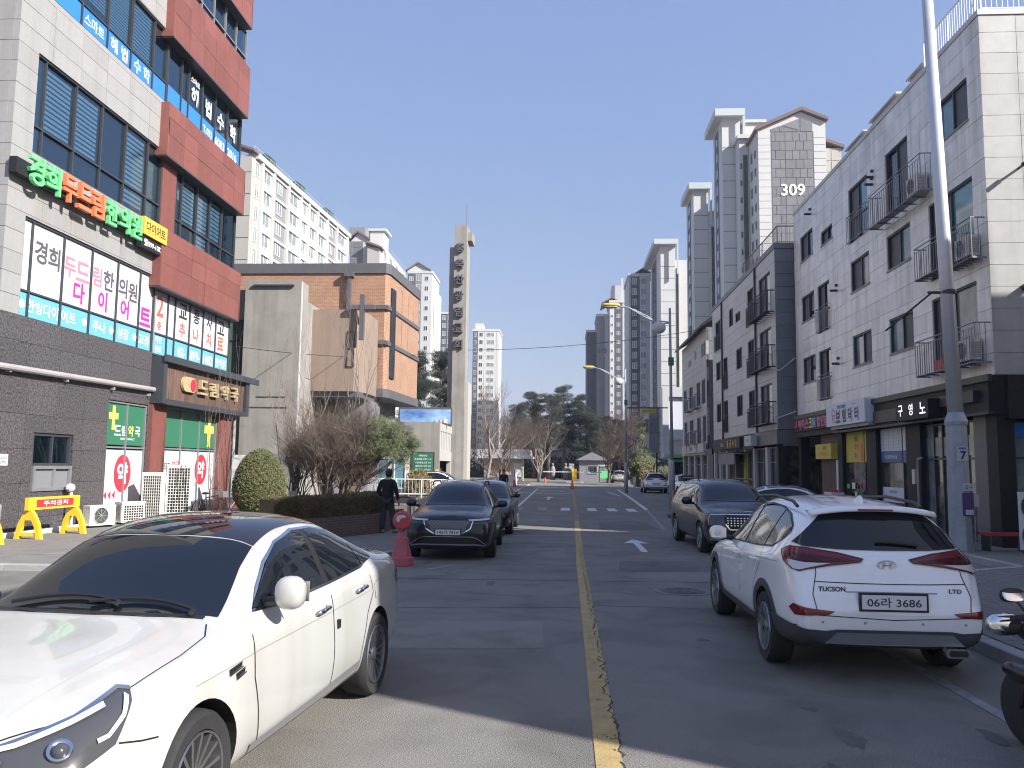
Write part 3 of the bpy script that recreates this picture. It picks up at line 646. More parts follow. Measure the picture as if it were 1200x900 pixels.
for i, (u0, u1, z0, z1) in enumerate(wins + small):
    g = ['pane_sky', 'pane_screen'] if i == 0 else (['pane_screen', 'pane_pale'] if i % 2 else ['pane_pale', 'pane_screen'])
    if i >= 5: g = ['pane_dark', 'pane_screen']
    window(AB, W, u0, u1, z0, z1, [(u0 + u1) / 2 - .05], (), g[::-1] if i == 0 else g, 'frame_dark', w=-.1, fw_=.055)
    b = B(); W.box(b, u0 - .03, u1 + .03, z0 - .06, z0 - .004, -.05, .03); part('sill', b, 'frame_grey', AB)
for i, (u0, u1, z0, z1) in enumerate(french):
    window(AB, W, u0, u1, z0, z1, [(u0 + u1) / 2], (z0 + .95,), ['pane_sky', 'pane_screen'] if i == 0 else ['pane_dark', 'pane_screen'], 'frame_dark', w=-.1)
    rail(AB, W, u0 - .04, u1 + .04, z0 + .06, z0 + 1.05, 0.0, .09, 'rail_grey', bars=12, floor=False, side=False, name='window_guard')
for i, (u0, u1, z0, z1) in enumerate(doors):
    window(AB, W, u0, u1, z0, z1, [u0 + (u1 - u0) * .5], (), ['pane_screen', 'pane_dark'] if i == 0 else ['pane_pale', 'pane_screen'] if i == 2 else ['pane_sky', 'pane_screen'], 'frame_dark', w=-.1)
rail(AB, W, 24.1, 28.2, 10.25, 11.35, 0, .45, 'rail_grey', bars=24)
rail(AB, W, 21.5, 22.95, 7.55, 8.6, 0, .35, 'rail_grey', bars=11); rail(AB, W, 23.2, 24.95, 7.7, 8.65, 0, .35, 'rail_grey', bars=11)
rail(AB, W, 21.45, 25.0, 4.8, 5.82, 0, .4, 'rail_grey', bars=24)
for u, z in ((28.9, 12.35), (28.95, 12.1), (36.2, 13.3), (33.0, 9.15), (33.0, 6.2)):
    b = B(); b.tube([W.p(u, z, 0), W.p(u, z, .28)], .05, 8); b.tube([W.p(u, z + .22, 0), W.p(u, z + .22, .08)], .06, 8); part('vent_pipe', b, 'metal_dark', AB)
b = B(); b.tube([S.p(11.75, 9.85, 0), S.p(11.72, 9.85, .3)], .035, 6); b.tube([S.p(11.72, 9.86, .26), S.p(11.66, 9.8, .42)], .06, 8); part('security_camera', b, 'metal_dark', AB)
b = B(); b.tube([S.p(11.75, 6.7, 0), S.p(11.75, 6.7, .2)], .1, 10); part('vent_pipe', b, 'metal_dark', AB)
# roof railing and rooftop boxes
def roofrail(parent, pts, z, h, m, sp=.14):
    b = B()
    for (a, c) in zip(pts, pts[1:]):
        a, c = Vector((*a, z)), Vector((*c, z)); n = max(1, int((c - a).length / sp))
        b.tube([a + Vector((0, 0, h)), c + Vector((0, 0, h))], .03, 6); b.tube([a + Vector((0, 0, .12)), c + Vector((0, 0, .12))], .018, 4)
        for i in range(n + 1):
            p = a.lerp(c, i / n); b.tube([p, p + Vector((0, 0, h))], .03 if i % 11 == 0 else .01, 4, cap=False)
    return part('roof_railing', b, m, parent)
roofrail(AB, [(11.05, 24.9), (11.05, 21.5), (18, 21.5)], 14.2, 1.0, 'steel')
for y0, y1, z in ((25.2, 26.3, 14.55), (27.3, 29.6, 14.55), (30.3, 32.2, 14.5)):
    b = B(); b.box(11.2, 12.6, y0, y1, 14.2, z + .1); b.box(11.1, 12.7, y0 - .08, y1 + .08, z + .1, z + .16); part('roof_bulkhead', b, 'stone_mid', AB)
# street level ------------------------------------------------
b = B(); W.box(b, 21.3, 38.7, 3.46, 4.44, -.2, .2); b.box(AX + .2, 24, 21.14, 21.5, 3.34, 4.44); part('shop_fascia', b, 'granite_black', AB)
b = B(); W.box(b, 21.1, 38.7, 4.28, 4.45, .2, .3); W.box(b, 21.1, 33, 3.44, 3.5, .2, .34); part('fascia_trim', b, 'metal_dark', AB)
for i, (u0, u1, m) in enumerate(((21.35, 21.88, 'granite_black'), (21.9, 22.55, 'granite_mid'), (25.86, 26.92, 'granite_black'), (29.42, 30.36, 'granite_black'), (32.94, 33.4, 'granite_black'), (38.5, 38.9, 'granite_black'))):
    b = B(); W.box(b, u0, u1, .13, 3.46, -.4, 0); part('shop_pillar', b, m, AB)
b = B(); W.box(b, 33.4, 35.7, .13, 3.46, -.4, -.05); part('brick_wall', b, 'brick_brown', AB)
b = B(); W.box(b, 35.7, 38.5, .13, 3.46, -1.6, -1.45); W.box(b, 35.68, 35.72, .13, 3.46, -1.6, -.4); part('passage_wall', b, 'core_dark', AB)
def shopwin(parent, F, u0, u1, z0, z1, mul=(), tra=(), g='shop_glass', fr='frame_dark', w=-.2): return window(parent, F, u0, u1, z0, z1, mul, tra, g, fr, w=w, depth=.05, name='shop_window')
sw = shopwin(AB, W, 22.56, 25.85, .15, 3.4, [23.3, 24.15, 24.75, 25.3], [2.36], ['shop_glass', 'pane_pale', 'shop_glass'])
b = B(); W.box(b, 24.2, 25.8, 2.45, 3.0, -.19, -.185); W.box(b, 22.6, 24.1, 2.45, 3.0, -.19, -.185); part('frosted_film', b, 'pane_pale', sw)
sw = shopwin(AB, W, 26.94, 29.4, .15, 3.44, [27.55], [2.28])
b = B(); W.box(b, 27.6, 29.36, 2.66, 3.42, -.15, -.146); W.box(b, 26.98, 27.5, 2.66, 3.42, -.15, -.146); part('price_board', b, 'sign_lilac', sw)
b = B(); W.box(b, 27.6, 29.36, 2.3, 2.65, -.15, -.146); W.box(b, 26.98, 27.5, 2.3, 2.65, -.15, -.146); part('price_board', b, 'box_blue', sw)
b = B(); W.box(b, 27.55, 29.3, .95, 1.45, -.15, -.146); part('price_board', b, 'sign_lilac', sw)
for r in range(6):
    for c_ in range(4): letters(sw, W, [(random.choice(('보험', '상담', '무료', '비교', '실비')), 29.1 - c_ * .42, 3.32 - r * .11)], .055, -.142, 'ink_grey', .005)
letters(sw, W, [('내보험찾아줌 상담', 28.5, 2.47)], .13, -.142, 'ink_white', .01); letters(sw, W, [('보험 리모델링', 28.4, 1.3), ('무료 상담', 28.4, 1.1)], .1, -.142, 'box_blue', .01)
letters(sw, W, [('비', 27.24, 3.25), ('교', 27.24, 3.05), ('상', 27.24, 2.85)], .13, -.142, 'ink_grey', .01)
sw = shopwin(AB, W, 30.38, 32.92, .15, 3.46, [30.95], [])
for u0, u1 in ((31.0, 32.88), (30.42, 30.9)):
    b = B(); W.box(b, u0, u1, 2.3, 3.44, -.15, -.146); part('yellow_banner', b, 'banner_yellow', sw)
letters(sw, W, [('세일', 31.8, 3.2)], .22, -.142, 'ink_grey'); letters(sw, W, [('과자', 31.75, 2.88)], .26, -.142, 'ink_red'); letters(sw, W, [('할인', 31.8, 2.55)], .2, -.142, 'ink_magenta')
b = B(); W.box(b, 31.05, 31.3, 2.35, 3.0, -.143, -.139); W.box(b, 30.5, 30.75, 2.4, 2.7, -.143, -.139); part('banner_print', b, 'ink_orange', sw)
for k in range(14):
    u = random.uniform(30.5, 32.7); z = random.choice((.6, .95, 1.3)); b = B(); W.box(b, u, u + random.uniform(.15, .35), z, z + random.uniform(.15, .3), -.16, -.14); part('shelf_goods', b, random.choice(('ink_red', 'plastic_yellow', 'film_blue', 'ink_white', 'ink_magenta', 'letter_green', 'cardboard')), sw)
sw = shopwin(AB, S, 11.35, 14.6, .3, 3.3, [12.9], [2.36], ['pane_pale', 'shop_glass'])
sw2 = shopwin(AB, S, 10.92, 11.3, .3, 3.3, [], [2.36], 'pane_pale', w=-.2)
b = B(); b.box(11.35, 24, 21.7, 21.8, 0, .3); b.box(14.6, 24, 21.35, 21.5, 0, 3.4); part('south_plinth', b, 'granite_black', AB)
b = B(); S.box(b, 11.4, 12.85, 2.9, 3.25, -.19, -.186); part('blue_sky_film', b, 'film_blue', sw)
b = B(); b.tube([W.p(25.95, .2, .06), W.p(25.95, 2.2, .06), W.p(25.88, 2.36, .08), W.p(25.6, 2.4, .08)], .035, 6); part('conduit', b, 'pipe_grey', AB)
b = B(); W.box(b, 26.2, 26.4, 1.6, 2.05, .0, .06); part('meter_box', b, 'plastic_white', AB)
# signs
t = thing('white_box_sign', 'white illuminated box sign with dark Korean lettering above the price-list window', 'sign', (AX, 31, 3.66))
b = B(); W.box(b, 28.95, 33.1, 3.68, 4.52, .2, .52); part('sign_box', b, 'sign_lilac', t)
letters(t, W, [('보', 31.72, 4.02), ('험', 31.06, 4.02), ('닥', 30.40, 4.02), ('터', 29.75, 4.02)], .5, .525, 'ink_grey', .045); letters(t, W, [('☎1588-7007', 30.0, 4.38)], .07, .525, 'ink_grey', .005)
b = B(); W.box(b, 30.9, 31.75, 4.31, 4.43, .52, .525); part('tag_print', b, 'box_blue', t); letters(t, W, [('보험비교', 31.32, 4.37)], .08, .53, 'ink_white', .005)
b = B()
for pl in ([(32.5, 4.18), (32.25, 4.38), (32.0, 4.18), (32.08, 4.18), (32.25, 4.3), (32.42, 4.18)], [(32.45, 4.12), (32.05, 4.12), (32.05, 4.04), (32.45, 4.04)], [(32.36, 4.02), (32.14, 4.02), (32.14, 3.8), (32.2, 3.8), (32.2, 3.94), (32.3, 3.94), (32.3, 3.8), (32.36, 3.8)]): b.prism(pl, W.p, .521, .527)
part('house_emblem', b, 'ink_pink', t)
b = B(); W.box(b, 28.95, 32.9, 3.56, 3.67, .2, .42); part('lamp_tray', b, 'plastic_grey', t); letters(t, W, [('상담문의', 30.0, 3.62)], .06, .425, 'ink_grey', .005)
t = thing('ice_cream_shop_sign', 'row of red and yellow Korean letters reading ice cream discount shop on a black fascia', 'sign', (AX, 36, 3.75))
b = B(); W.box(b, 33.4, 38.4, 3.7, 4.3, .2, .3); part('sign_board', b, 'black', t)
for s, u, m in zip('과아이스크림할인점', (37.95, 37.4, 36.9, 36.35, 35.8, 35.3, 34.7, 34.2, 33.75), ('ink_red', 'ink_pink', 'ink_pink', 'ink_pink', 'ink_yellow', 'film_cyan', 'ink_pink', 'ink_pink', 'ink_pink')):
    b = B(); text(b, W, s, u, 4.0, .42, .33, 0, .42, .03, .05); part('letter', b, m, t)
t = thing('black_letter_sign', 'black box sign with three white lit Korean letters beside the steel street pole', 'sign', (AX, 25, 3.5))
b = B(); W.box(b, 23.85, 26.1, 3.52, 4.06, .2, .6); part('sign_box', b, 'black', t)
letters(t, W, [('구', 25.75, 3.82), ('영', 25.0, 3.82), ('노', 24.2, 3.82)], .34, .605, 'led_white', .01)
b = B(); W.box(b, 26.3, 28.8, 3.6, 4.0, .2, .3); part('sign_backing', b, 'metal_dark', AB); b = B(); W.box(b, 21.8, 23.7, 3.8, 4.1, .2, .34); part('sign_backing', b, 'metal_dark', AB)
t = thing('yellow_wall_sign', 'yellow sign box with red print on the brown brick wall', 'sign', (AX, 34.5, 2.45))
b = B(); W.box(b, 33.6, 35.6, 2.45, 3.06, -.05, .22); part('sign_box', b, 'banner_yellow', t); letters(t, W, [('할인점', 34.4, 2.9)], .16, .225, 'ink_red', .02); letters(t, W, [('과자 음료 간식', 34.5, 2.66)], .14, .225, 'ink_orange', .01)
b = B(); W.box(b, 33.42, 33.62, .2, 2.4, -.04, .02); t2 = single('menu_strip', b, 'plastic_white', 'narrow cream menu strip on the brown brick wall under the yellow sign', 'poster')
# low display boxes in front of the ice cream shop
def crate(name, label, x0, x1, y0, y1, z0, z1, m, m2, group):
    t = thing(name, label, 'box', ((x0 + x1) / 2, (y0 + y1) / 2, z0), group); b = B()
    b.box(x0, x1, y0, y0 + .03, z0, z1); b.box(x0, x1, y1 - .03, y1, z0, z1); b.box(x0, x0 + .03, y0 + .03, y1 - .03, z0, z1); b.box(x1 - .03, x1, y0 + .03, y1 - .03, z0, z1); b.box(x0 + .03, x1 - .03, y0 + .03, y1 - .03, z0, z0 + .03); part('sides', b, m, t)
    b = B()
    for k in range(9):
        x, y = random.uniform(x0 + .05, x1 - .2), random.uniform(y0 + .05, y1 - .2); b.box(x, x + .14, y, y + .12, z0 + .03, z1 + random.uniform(-.02, .1))
    part('contents', b, m2, t, kind='stuff')
crate('display_box', 'pale display box of snacks outside the ice cream shop', 10.25, 10.7, 32.2, 33.2, .13, 1.15, 'plastic_white', 'ink_red', 'boxes outside the ice cream shop')
crate('display_box', 'wide red display box of snacks outside the ice cream shop', 10.3, 10.75, 30.9, 31.9, .13, 1.0, 'ink_red', 'cardboard', 'boxes outside the ice cream shop')
# air conditioners
def ac_unit(label, loc, rz, wd=.8, h=.55, dp=.3, fans=1, group='air conditioner outdoor units', base=.06):
    t = thing('air_conditioner', label, 'air conditioner', loc, group, rz, True)
    b = B(); b.box(-wd / 2, wd / 2, -dp / 2, dp / 2, base, h); b.box(-wd / 2 - .004, wd / 2 + .004, -dp / 2 - .004, dp / 2 + .004, h - .05, h + .012); part('casing', b, 'plastic_white', t)
    b = B(); b.box(-wd * .4, -wd * .4 + .06, -dp / 2, dp / 2, 0, base); b.box(wd * .4 - .06, wd * .4, -dp / 2, dp / 2, 0, base); part('feet', b, 'black', t)
    for k in range(fans):
        zc = base + (h - base) * (k + .5) / fans; r = min(wd * .36, (h - base) / fans * .43); b = B()
        b.lathe([(r, 0), (r, -.025), (r - .02, -.025), (r - .02, 0)], (-wd * .08, -dp / 2, zc), 'y', 24, cap=False); g = part('fan_ring', b, 'plastic_grey', t)
        b = B(); b.lathe([(r - .02, -.003), (.0, -.003)], (-wd * .08, -dp / 2, zc), 'y', 24, cap=False); part('fan_well', b, 'black', g)
        b = B()
        for q in range(1, 6): rr = (r - .02) * q / 6; b.lathe([(rr, -.018), (rr + .006, -.018)], (-wd * .08, -dp / 2, zc), 'y', 20, cap=False)
        for q in range(8): a = q * math.pi / 4; b.tube([(-wd * .08, -dp / 2 - .018, zc), (-wd * .08 + math.cos(a) * r, -dp / 2 - .018, zc + math.sin(a) * r)], .005, 4, cap=False)
        part('fan_grille', b, 'plastic_grey', g)
    b = B(); b.box(-wd * .42, wd * .42, dp / 2, dp / 2 + .006, base + .05, h - .1); g = part('coil', b, 'black', t); b = B()
    for q in range(9): x = -wd * .42 + wd * .84 * q / 8; b.box(x - .008, x + .008, dp / 2 + .007, dp / 2 + .018, base + .05, h - .1)
    for q in range(int(h / .11) + 1): z = base + .05 + (h - base - .15) * q / int(h / .11); b.box(-wd * .42, wd * .42, dp / 2 + .019, dp / 2 + .028, z - .008, z + .008)
    part('coil_guard', b, 'plastic_white', g, kind='stuff')
    n = int(h / .06); b = B()
    for k in range(1, n): b.box(wd / 2, wd / 2 + .012, -dp / 2 + .03, dp / 2 - .03, base + .02 + (h - base - .08) * k / n, base + .045 + (h - base - .08) * k / n)
    part('coil_fins', b, 'plastic_grey', t, kind='stuff')
    return t
ac_unit('air conditioner on the top balcony of the grey stone block', (10.68, 24.9, 10.3), -math.pi / 2, .75, .6)
ac_unit('air conditioner on the small third floor balcony next to the corner', (10.72, 22.1, 7.6), -math.pi / 2, .75, .6)
ac_unit('air conditioner on the lowest balcony next to the corner', (10.7, 22.2, 4.85), -math.pi / 2, .75, .6)
ac_unit('tall two-fan air conditioner outside the corner shop window', (11.05, 19.9, .13), -1.25, .9, 1.4, .36, 2)
ac_unit('tall plain two-fan air conditioner behind the first one at the corner shop', (11.95, 20.4, .13), -1.25, .9, 1.4, .36, 2)
b = B(); b.box(10.63, 10.8, 23.5, 24.1, 4.85, 5.15); single('red_bundle', b, 'ink_red', 'red bundle lying behind the bars of the lowest balcony', 'bundle')
# red bench beyond the steel pole
t = thing('bench', 'low red bench standing outside the corner shop behind the steel pole', 'bench', (10.6, 20.5, .13)); b = B(); b.box(10.0, 11.0, 20.3, 20.7, .5, .56); part('seat', b, 'red_plastic', t)
for x in (10.08, 10.92):
    b = B(); b.box(x - .03, x + .03, 20.34, 20.66, .13, .5); part('leg', b, 'metal_dark', t)

# ------------------------------------------------------------------ second block
BX = 10.2
BB = thing('grey_apartment_building', 'mid grey panelled block with black balconies behind the corner block', 'building', (16, 48, 0))
W = Fc('W', BX); S = Fc('S', 39.8)
b = B(); b.box(BX + .16, 24, 39.96, 56.5, 3.2, 12.7); b.box(BX + 1.2, 24, 40.5, 56.5, 0, 3.2); part('wall_core', b, 'core_dark', BB)
b = B(); b.box(BX - .05, 24, 39.75, 56.6, 12.72, 12.98); part('parapet_coping', b, 'stone_slate', BB)
col = [(47.3, 48.9, 1.22), (53.7, 55.3, 1.22)]
wins = [(u0, u1, z, z + h) for z in (5.03, 7.8) for u0, u1, h in col] + [(49.7, 50.85, 10.68, 11.76), (47.6, 49.0, 10.62, 11.18)]
doors = [(40.72, 43.05, z, z + 2.0) for z in (4.25, 7.05, 9.85)]
french = [(44.3, 45.8, z, z + 2.0) for z in (4.25, 7.03, 9.85)] + [(51.5, 52.9, z, z + 2.0) for z in (4.27, 7.0)] + [(53.6, 55.4, 9.8, 11.75)]
zs = [3.9 + .63 * i for i in range(15)]
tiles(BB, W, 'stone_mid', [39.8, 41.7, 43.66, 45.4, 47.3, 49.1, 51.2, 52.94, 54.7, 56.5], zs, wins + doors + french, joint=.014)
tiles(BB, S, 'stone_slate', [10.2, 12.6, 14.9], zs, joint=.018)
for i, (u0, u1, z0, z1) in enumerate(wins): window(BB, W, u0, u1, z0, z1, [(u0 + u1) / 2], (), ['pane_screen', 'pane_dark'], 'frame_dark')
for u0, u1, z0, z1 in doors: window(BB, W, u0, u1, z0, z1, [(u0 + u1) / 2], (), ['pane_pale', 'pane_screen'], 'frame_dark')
for u0, u1, z0, z1 in french:
    window(BB, W, u0, u1, z0, z1, [(u0 + u1) / 2], (), ['pane_screen', 'pane_dark'], 'frame_dark'); rail(BB, W, u0, u1, z0, z0 + 1.0, 0, .08, 'rail_black', bars=11, floor=False, side=False, name='window_guard', r=.016)
for z in (4.2, 6.95, 9.65): rail(BB, W, 40.0, 43.4, z, z + 1.05, 0, .45, 'rail_black', bars=14, r=.02)
for u in (43.75, 52.97): b = B(); b.tube([W.p(u, 3.9, .06), W.p(u, 12.7, .06)], .055, 8); part('downpipe', b, 'metal_dark', BB)
roofrail(BB, [(10.4, 47.5), (10.4, 39.95), (16, 39.95)], 12.98, .9, 'rail_black', .2)
b = B(); W.box(b, 39.75, 44.6, 3.2, 3.88, -.3, .06); b.box(BX + .3, 24, 39.74, 40.1, 3.1, 3.88); part('shop_fascia', b, 'granite_mid', BB)
b = B(); W.box(b, 44.6, 56.5, 3.1, 3.88, -.3, .04); part('shop_fascia', b, 'granite_black', BB)
for u0, u1, m in ((39.8, 40.2, 'granite_black'), (41.9, 42.3, 'stone_mid'), (44.7, 45.0, 'stone_beige'), (46.9, 47.2, 'banner_yellow'), (49.4, 49.7, 'granite_mid'), (52, 52.4, 'stone_mid'), (54.3, 54.6, 'stone_mid'), (56.1, 56.5, 'stone_mid')):
    b = B(); W.box(b, u0, u1, .13, 3.1, -.4, 0); part('shop_pillar', b, m, BB)
for u0, u1, mu in ((40.2, 41.9, [40.9]), (42.3, 44.7, [43.4]), (45.0, 46.9, [45.9]), (47.2, 49.4, [48.3]), (49.7, 52, [50.9]), (52.4, 54.3, []), (54.6, 56.1, [])):
    shopwin(BB, W, u0, u1, .15, 3.08, mu, [2.35], ['shop_glass', 'pane_dark'], 'frame_grey')
b = B(); b.box(10.7, 14, 40.3, 40.34, .13, 3.08); part('entrance_glass', b, 'shop_glass', BB)
t = thing('small_square_sign', 'small white rounded square sign on the black fascia of the grey block', 'sign', (BX, 44.3, 3.2)); b = B(); W.box(b, 43.5, 45.0, 3.22, 3.75, .1, .45); part('sign_box', b, 'film_white', t); letters(t, W, [('카페', 44.25, 3.5)], .2, .455, 'ink_grey')
t = thing('gold_letter_sign', 'gold lettered shop sign on the black fascia of the grey block', 'sign', (BX, 50, 3.2)); b = B(); W.box(b, 47.4, 53.8, 3.2, 3.8, .04, .2); part('sign_board', b, 'black', t)
letters(t, W, [('황', 50.8, 3.5), ('금', 50.0, 3.5), ('식', 49.2, 3.5), ('당', 48.4, 3.5)], .44, .21, 'letter_yellow', .02); letters(t, W, [('Since', 52.6, 3.5)], .26, .21, 'letter_gold')
t = thing('awning', 'dark grey box awning over a shop door of the grey block', 'awning', (BX, 48.6, 2.2)); b = B(); b.prism([(0, 2.95), (.75, 2.9), (.75, 2.25), (.7, 2.25), (.7, 2.82), (0, 2.87)], lambda w_, z, u: W.p(u, z, w_), 46.3, 50.9); part('canopy', b, 'stone_slate', t)
b = B(); b.tube([W.p(46.3, 2.93, .02), W.p(46.3, 2.93, .8), W.p(50.9, 2.93, .8), W.p(50.9, 2.93, .02)], .03, 6); part('frame', b, 'metal_dark', t)

# ------------------------------------------------------------------ third block, beige with eaves
CB = thing('beige_apartment_building', 'pale beige block with dark pitched eaves beyond the grey panelled block', 'building', (16, 65, 0))
W = Fc('W', BX); S = Fc('S', 59.0)
b = B(); b.box(BX + .16, 22, 59.16, 71, 3.3, 12.1); b.box(BX + 1, 22, 59.4, 71, 0, 3.4); part('wall_core', b, 'core_dark', CB)
wins = [(59.6, 61.3, 10.15, 11.2), (63.4, 64.25, 10.35, 11.08), (66.0, 67.3, 10.15, 10.65), (61.9, 63.5, 6.7, 8.5), (59.6, 61.2, 6.7, 8.5), (65.4, 67.2, 6.8, 8.5), (68.6, 70.2, 6.8, 8.5), (59.4, 60.9, 3.9, 5.8), (61.8, 63.4, 3.9, 5.8), (65.2, 67.0, 3.9, 5.8), (68.4, 70, 3.9, 5.8)]
b = B()
zz = [3.4 + .485 * i for i in range(19)]
for i in range(18):
    for r in cut((59.0, 71, zz[i] + .008, zz[i + 1] - .008), wins): W.box(b, *r, -.16, 0)
part('cladding_course', b, 'stone_beige', CB, kind='stuff')
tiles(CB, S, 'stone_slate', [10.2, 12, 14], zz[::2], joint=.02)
for u0, u1, z0, z1 in wins: window(CB, W, u0, u1, z0, z1, [(u0 + u1) / 2], (), ['pane_dark', 'pane_screen'], 'frame_white' if z0 > 9 else 'frame_grey')
for u0, u1, z in ((61.6, 63.6, 6.5), (65.2, 67.4, 6.5), (61.6, 63.6, 3.8), (65, 67.2, 3.8)): rail(CB, W, u0, u1, z, z + 1, 0, .4, 'rail_grey', bars=10, r=.02)
b = B(); b.prism([(9.7, 12.05), (9.7, 12.2), (12.5, 14.4), (16, 14.4), (16, 13.75), (12.5, 13.7)], lambda x, z, y: (x, y, z), 58.6, 71.5); part('roof', b, 'granite_black', CB)
b = B(); b.tube([(9.68, 58.6, 12.06), (9.68, 71.5, 12.06)], .07, 6); part('gutter', b, 'metal_dark', CB)
b = B(); W.box(b, 59, 71, 3.0, 3.4, -.3, .1); part('shop_fascia', b, 'stone_mid', CB)
for u0, u1 in ((59.2, 61.5), (62, 64.5), (65, 67.5), (68, 70.6)): shopwin(CB, W, u0, u1, .15, 2.95, [(u0 + u1) / 2], [2.3], ['pane_dark', 'shop_glass'], 'frame_grey')
b = B()
for u0, u1 in ((59, 59.2), (61.5, 62), (64.5, 65), (67.5, 68), (70.6, 71)): W.box(b, u0, u1, .13, 3.0, -.4, 0)
part('shop_pillar', b, 'stone_beige', CB, kind='stuff')
t = thing('red_letter_sign', 'pale sign board with a few dark red Korean letters on the beige block', 'sign', (BX, 64, 3.2)); b = B(); W.box(b, 58.9, 69.4, 3.15, 3.8, .1, .3); part('sign_board', b, 'stone_beige', t); letters(t, W, [('사', 67, 3.48), ('조', 62, 3.48)], .6, .31, 'red_plastic', .03); letters(t, W, [('공인중개사', 64.6, 3.48)], .3, .31, 'ink_grey')

# ------------------------------------------------------------------ small corner shop at the end of the row
DB = thing('corner_shop_building', 'small shop building with a white sign tower at the end of the right-hand row', 'building', (10, 78, 0))
S = Fc('S', 76.0)
b = B(); b.box(9.6, 16, 76, 79.6, 3.3, 9.3); b.box(10, 16, 76.4, 79.6, 0, 3.3); part('wall_core', b, 'stone_mid', DB)
b = B(); b.box(9.05, 9.62, 75.6, 77.4, 2.9, 9.4); b.box(9.62, 11.5, 75.6, 77, 8.5, 9.4); part('sign_tower', b, 'film_white', DB)
b = B(); b.box(9.64, 11.4, 75.9, 75.98, 4.6, 8.4); part('screen_panel', b, 'sign_lilac', DB)
b = B(); b.box(8.0, 9.0, 77.5, 79.6, 3.9, 7.6); part('grey_bay', b, 'stone_slate', DB)
b = B(); b.prism([(8.0, 3.9), (9.0, 3.9), (8.9, 3.4), (8.3, 3.4)], lambda x, z, y: (x, y, z), 77.5, 79.6); part('bay_foot', b, 'stone_slate', DB)
W = Fc('W', 8.0); S7 = Fc('S', 77.5)
window(DB, S7, 8.1, 8.9, 5.3, 6.6, [8.5], (), 'pane_pale', 'frame_grey', w=.02)
for u in (77.9,): window(DB, W, u, u + 1.4, 5.3, 6.6, [u + .7], (), 'pane_dark', 'frame_grey', w=.02)
b = B(); b.box(9.0, 14, 74.3, 76.2, 2.95, 3.3); part('canopy', b, 'film_white', DB)
b = B(); b.box(9.3, 14, 74.26, 74.3, 3.0, 3.22); part('canopy_stripe', b, 'letter_green', DB)
shopwin(DB, S, 9.9, 11.6, .13, 2.9, [10.7], [2.5], ['pane_dark', 'shop_glass'], 'frame_dark', w=.0); b = B(); b.box(9.95, 11.6, 75.93, 75.95, 2.55, 2.8); part('lime_sign', b, 'letter_green', DB)
b = B(); b.box(8.7, 8.85, 78, 78.15, 0, 3.5); part('bay_post', b, 'metal_dark', DB)

# ------------------------------------------------------------------ block across the side street, beside the camera: it throws the big shadow
OB = thing('side_street_building', 'tall beige stone block across the side street whose shadow lies over the road', 'building', (16, 8, 0))
W = Fc('W', 11.0); N_ = Fc('N', 15.4)
b = B(); b.box(11.16, 26, .3, 15.24, 0, 14.4); part('wall_core', b, 'stone_beige', OB)
ops = [(y, y + 1.8, z, z + 1.3) for z in (5.2, 8.2, 11.2) for y in (1.4, 4.6, 7.8, 11.2)]
tiles(OB, W, 'stone_beige', steps(.3, 15.4, 9), steps(3.6, 14.5, 11), ops); tiles(OB, N_, 'stone_beige', steps(11.0, 26, 9), steps(3.6, 14.5, 11))
for o in ops: window(OB, W, *o, [o[0] + .9], (), ['pane_dark', 'pane_screen'], 'frame_dark')
b = B(); W.box(b, .3, 15.4, .13, 3.6, -.16, .0); N_.box(b, 11, 26, .13, 3.6, -.16, -.001); part('shop_base', b, 'granite_black', OB)
for y in (1, 5.5, 10): shopwin(OB, W, y, y + 3.8, .4, 3.0, [y + 1.9], [2.4], ['shop_glass', 'pane_dark'], w=.03)
# ------------------------------------------------------------------ church
mat('panel_slate', (.165, .165, .175), .7, var=.12, vscale=1.5, rand=.12)
mat('apt_white', (.52, .52, .505), .8, var=.04, vscale=.3)
mat('apt_cream', (.40, .385, .345), .8, var=.05, vscale=.3)
mat('apt_grey', (.21, .21, .22), .8, var=.06, vscale=.3)
mat('apt_slate', (.085, .088, .11), .8, var=.06, vscale=.3)
mat('apt_shade', (.44, .44, .46), .8, var=.04, vscale=.3)
mat('roof_brown', (.16, .11, .10), .8)
mat('roof_mint', (.44, .49, .49), .6)
mat('concrete_lifted', (.46, .42, .385), .9, var=.1, vscale=.9, dirt=.2)  # concrete made lighter for the tower slab that stands in shadow
mat('curtain_green', (.05, .09, .07), .6, var=.5, vscale=3, stretch=(3, 3, .3))
mat('trim_slate', (.10, .10, .11), .6, var=.1)
def onepart(parent, name, m, *boxes, kind=None):
    b = B()
    for q in boxes: b.box(*q)
    return part(name, b, m, parent, kind=kind)
CH = thing('brick_church', 'orange brick church hall raised on dark supports with a dark slate parapet band', 'church', (-15, 51, 0))
b = B(); b.prism([(-22, 47), (-10.55, 47), (-10.35, 47.35), (-9.9, 54.6), (-10.1, 55), (-22, 55)], lambda x, y, z: (x, y, z), 6.4, 13.25); part('brick_wall', b, 'brick_orange', CH)
b = B(); b.prism([(-22, 46.9), (-10.5, 46.9), (-10.25, 47.3), (-9.8, 54.7), (-10, 55.1), (-22, 55.1)], lambda x, y, z: (x, y, z), 13.25, 13.85); part('parapet_band', b, 'trim_slate', CH)
b = B(); b.prism([(-22, 46.9), (-10.5, 46.9), (-10.25, 47.3), (-9.8, 54.7), (-10, 55.1), (-22, 55.1)], lambda x, y, z: (x, y, z), 5.9, 6.4); part('soffit_band', b, 'trim_slate', CH)
b = B(); b.prism([(-22, 48.2), (-12, 48.2), (-11.2, 54), (-22, 54)], lambda x, y, z: (x, y, z), 5.0, 5.9); part('soffit', b, 'trim_slate', CH)
onepart(CH, 'undercroft_wall', 'stone_slate', (-22, -12.4, 48.8, 54, .1, 5.0))
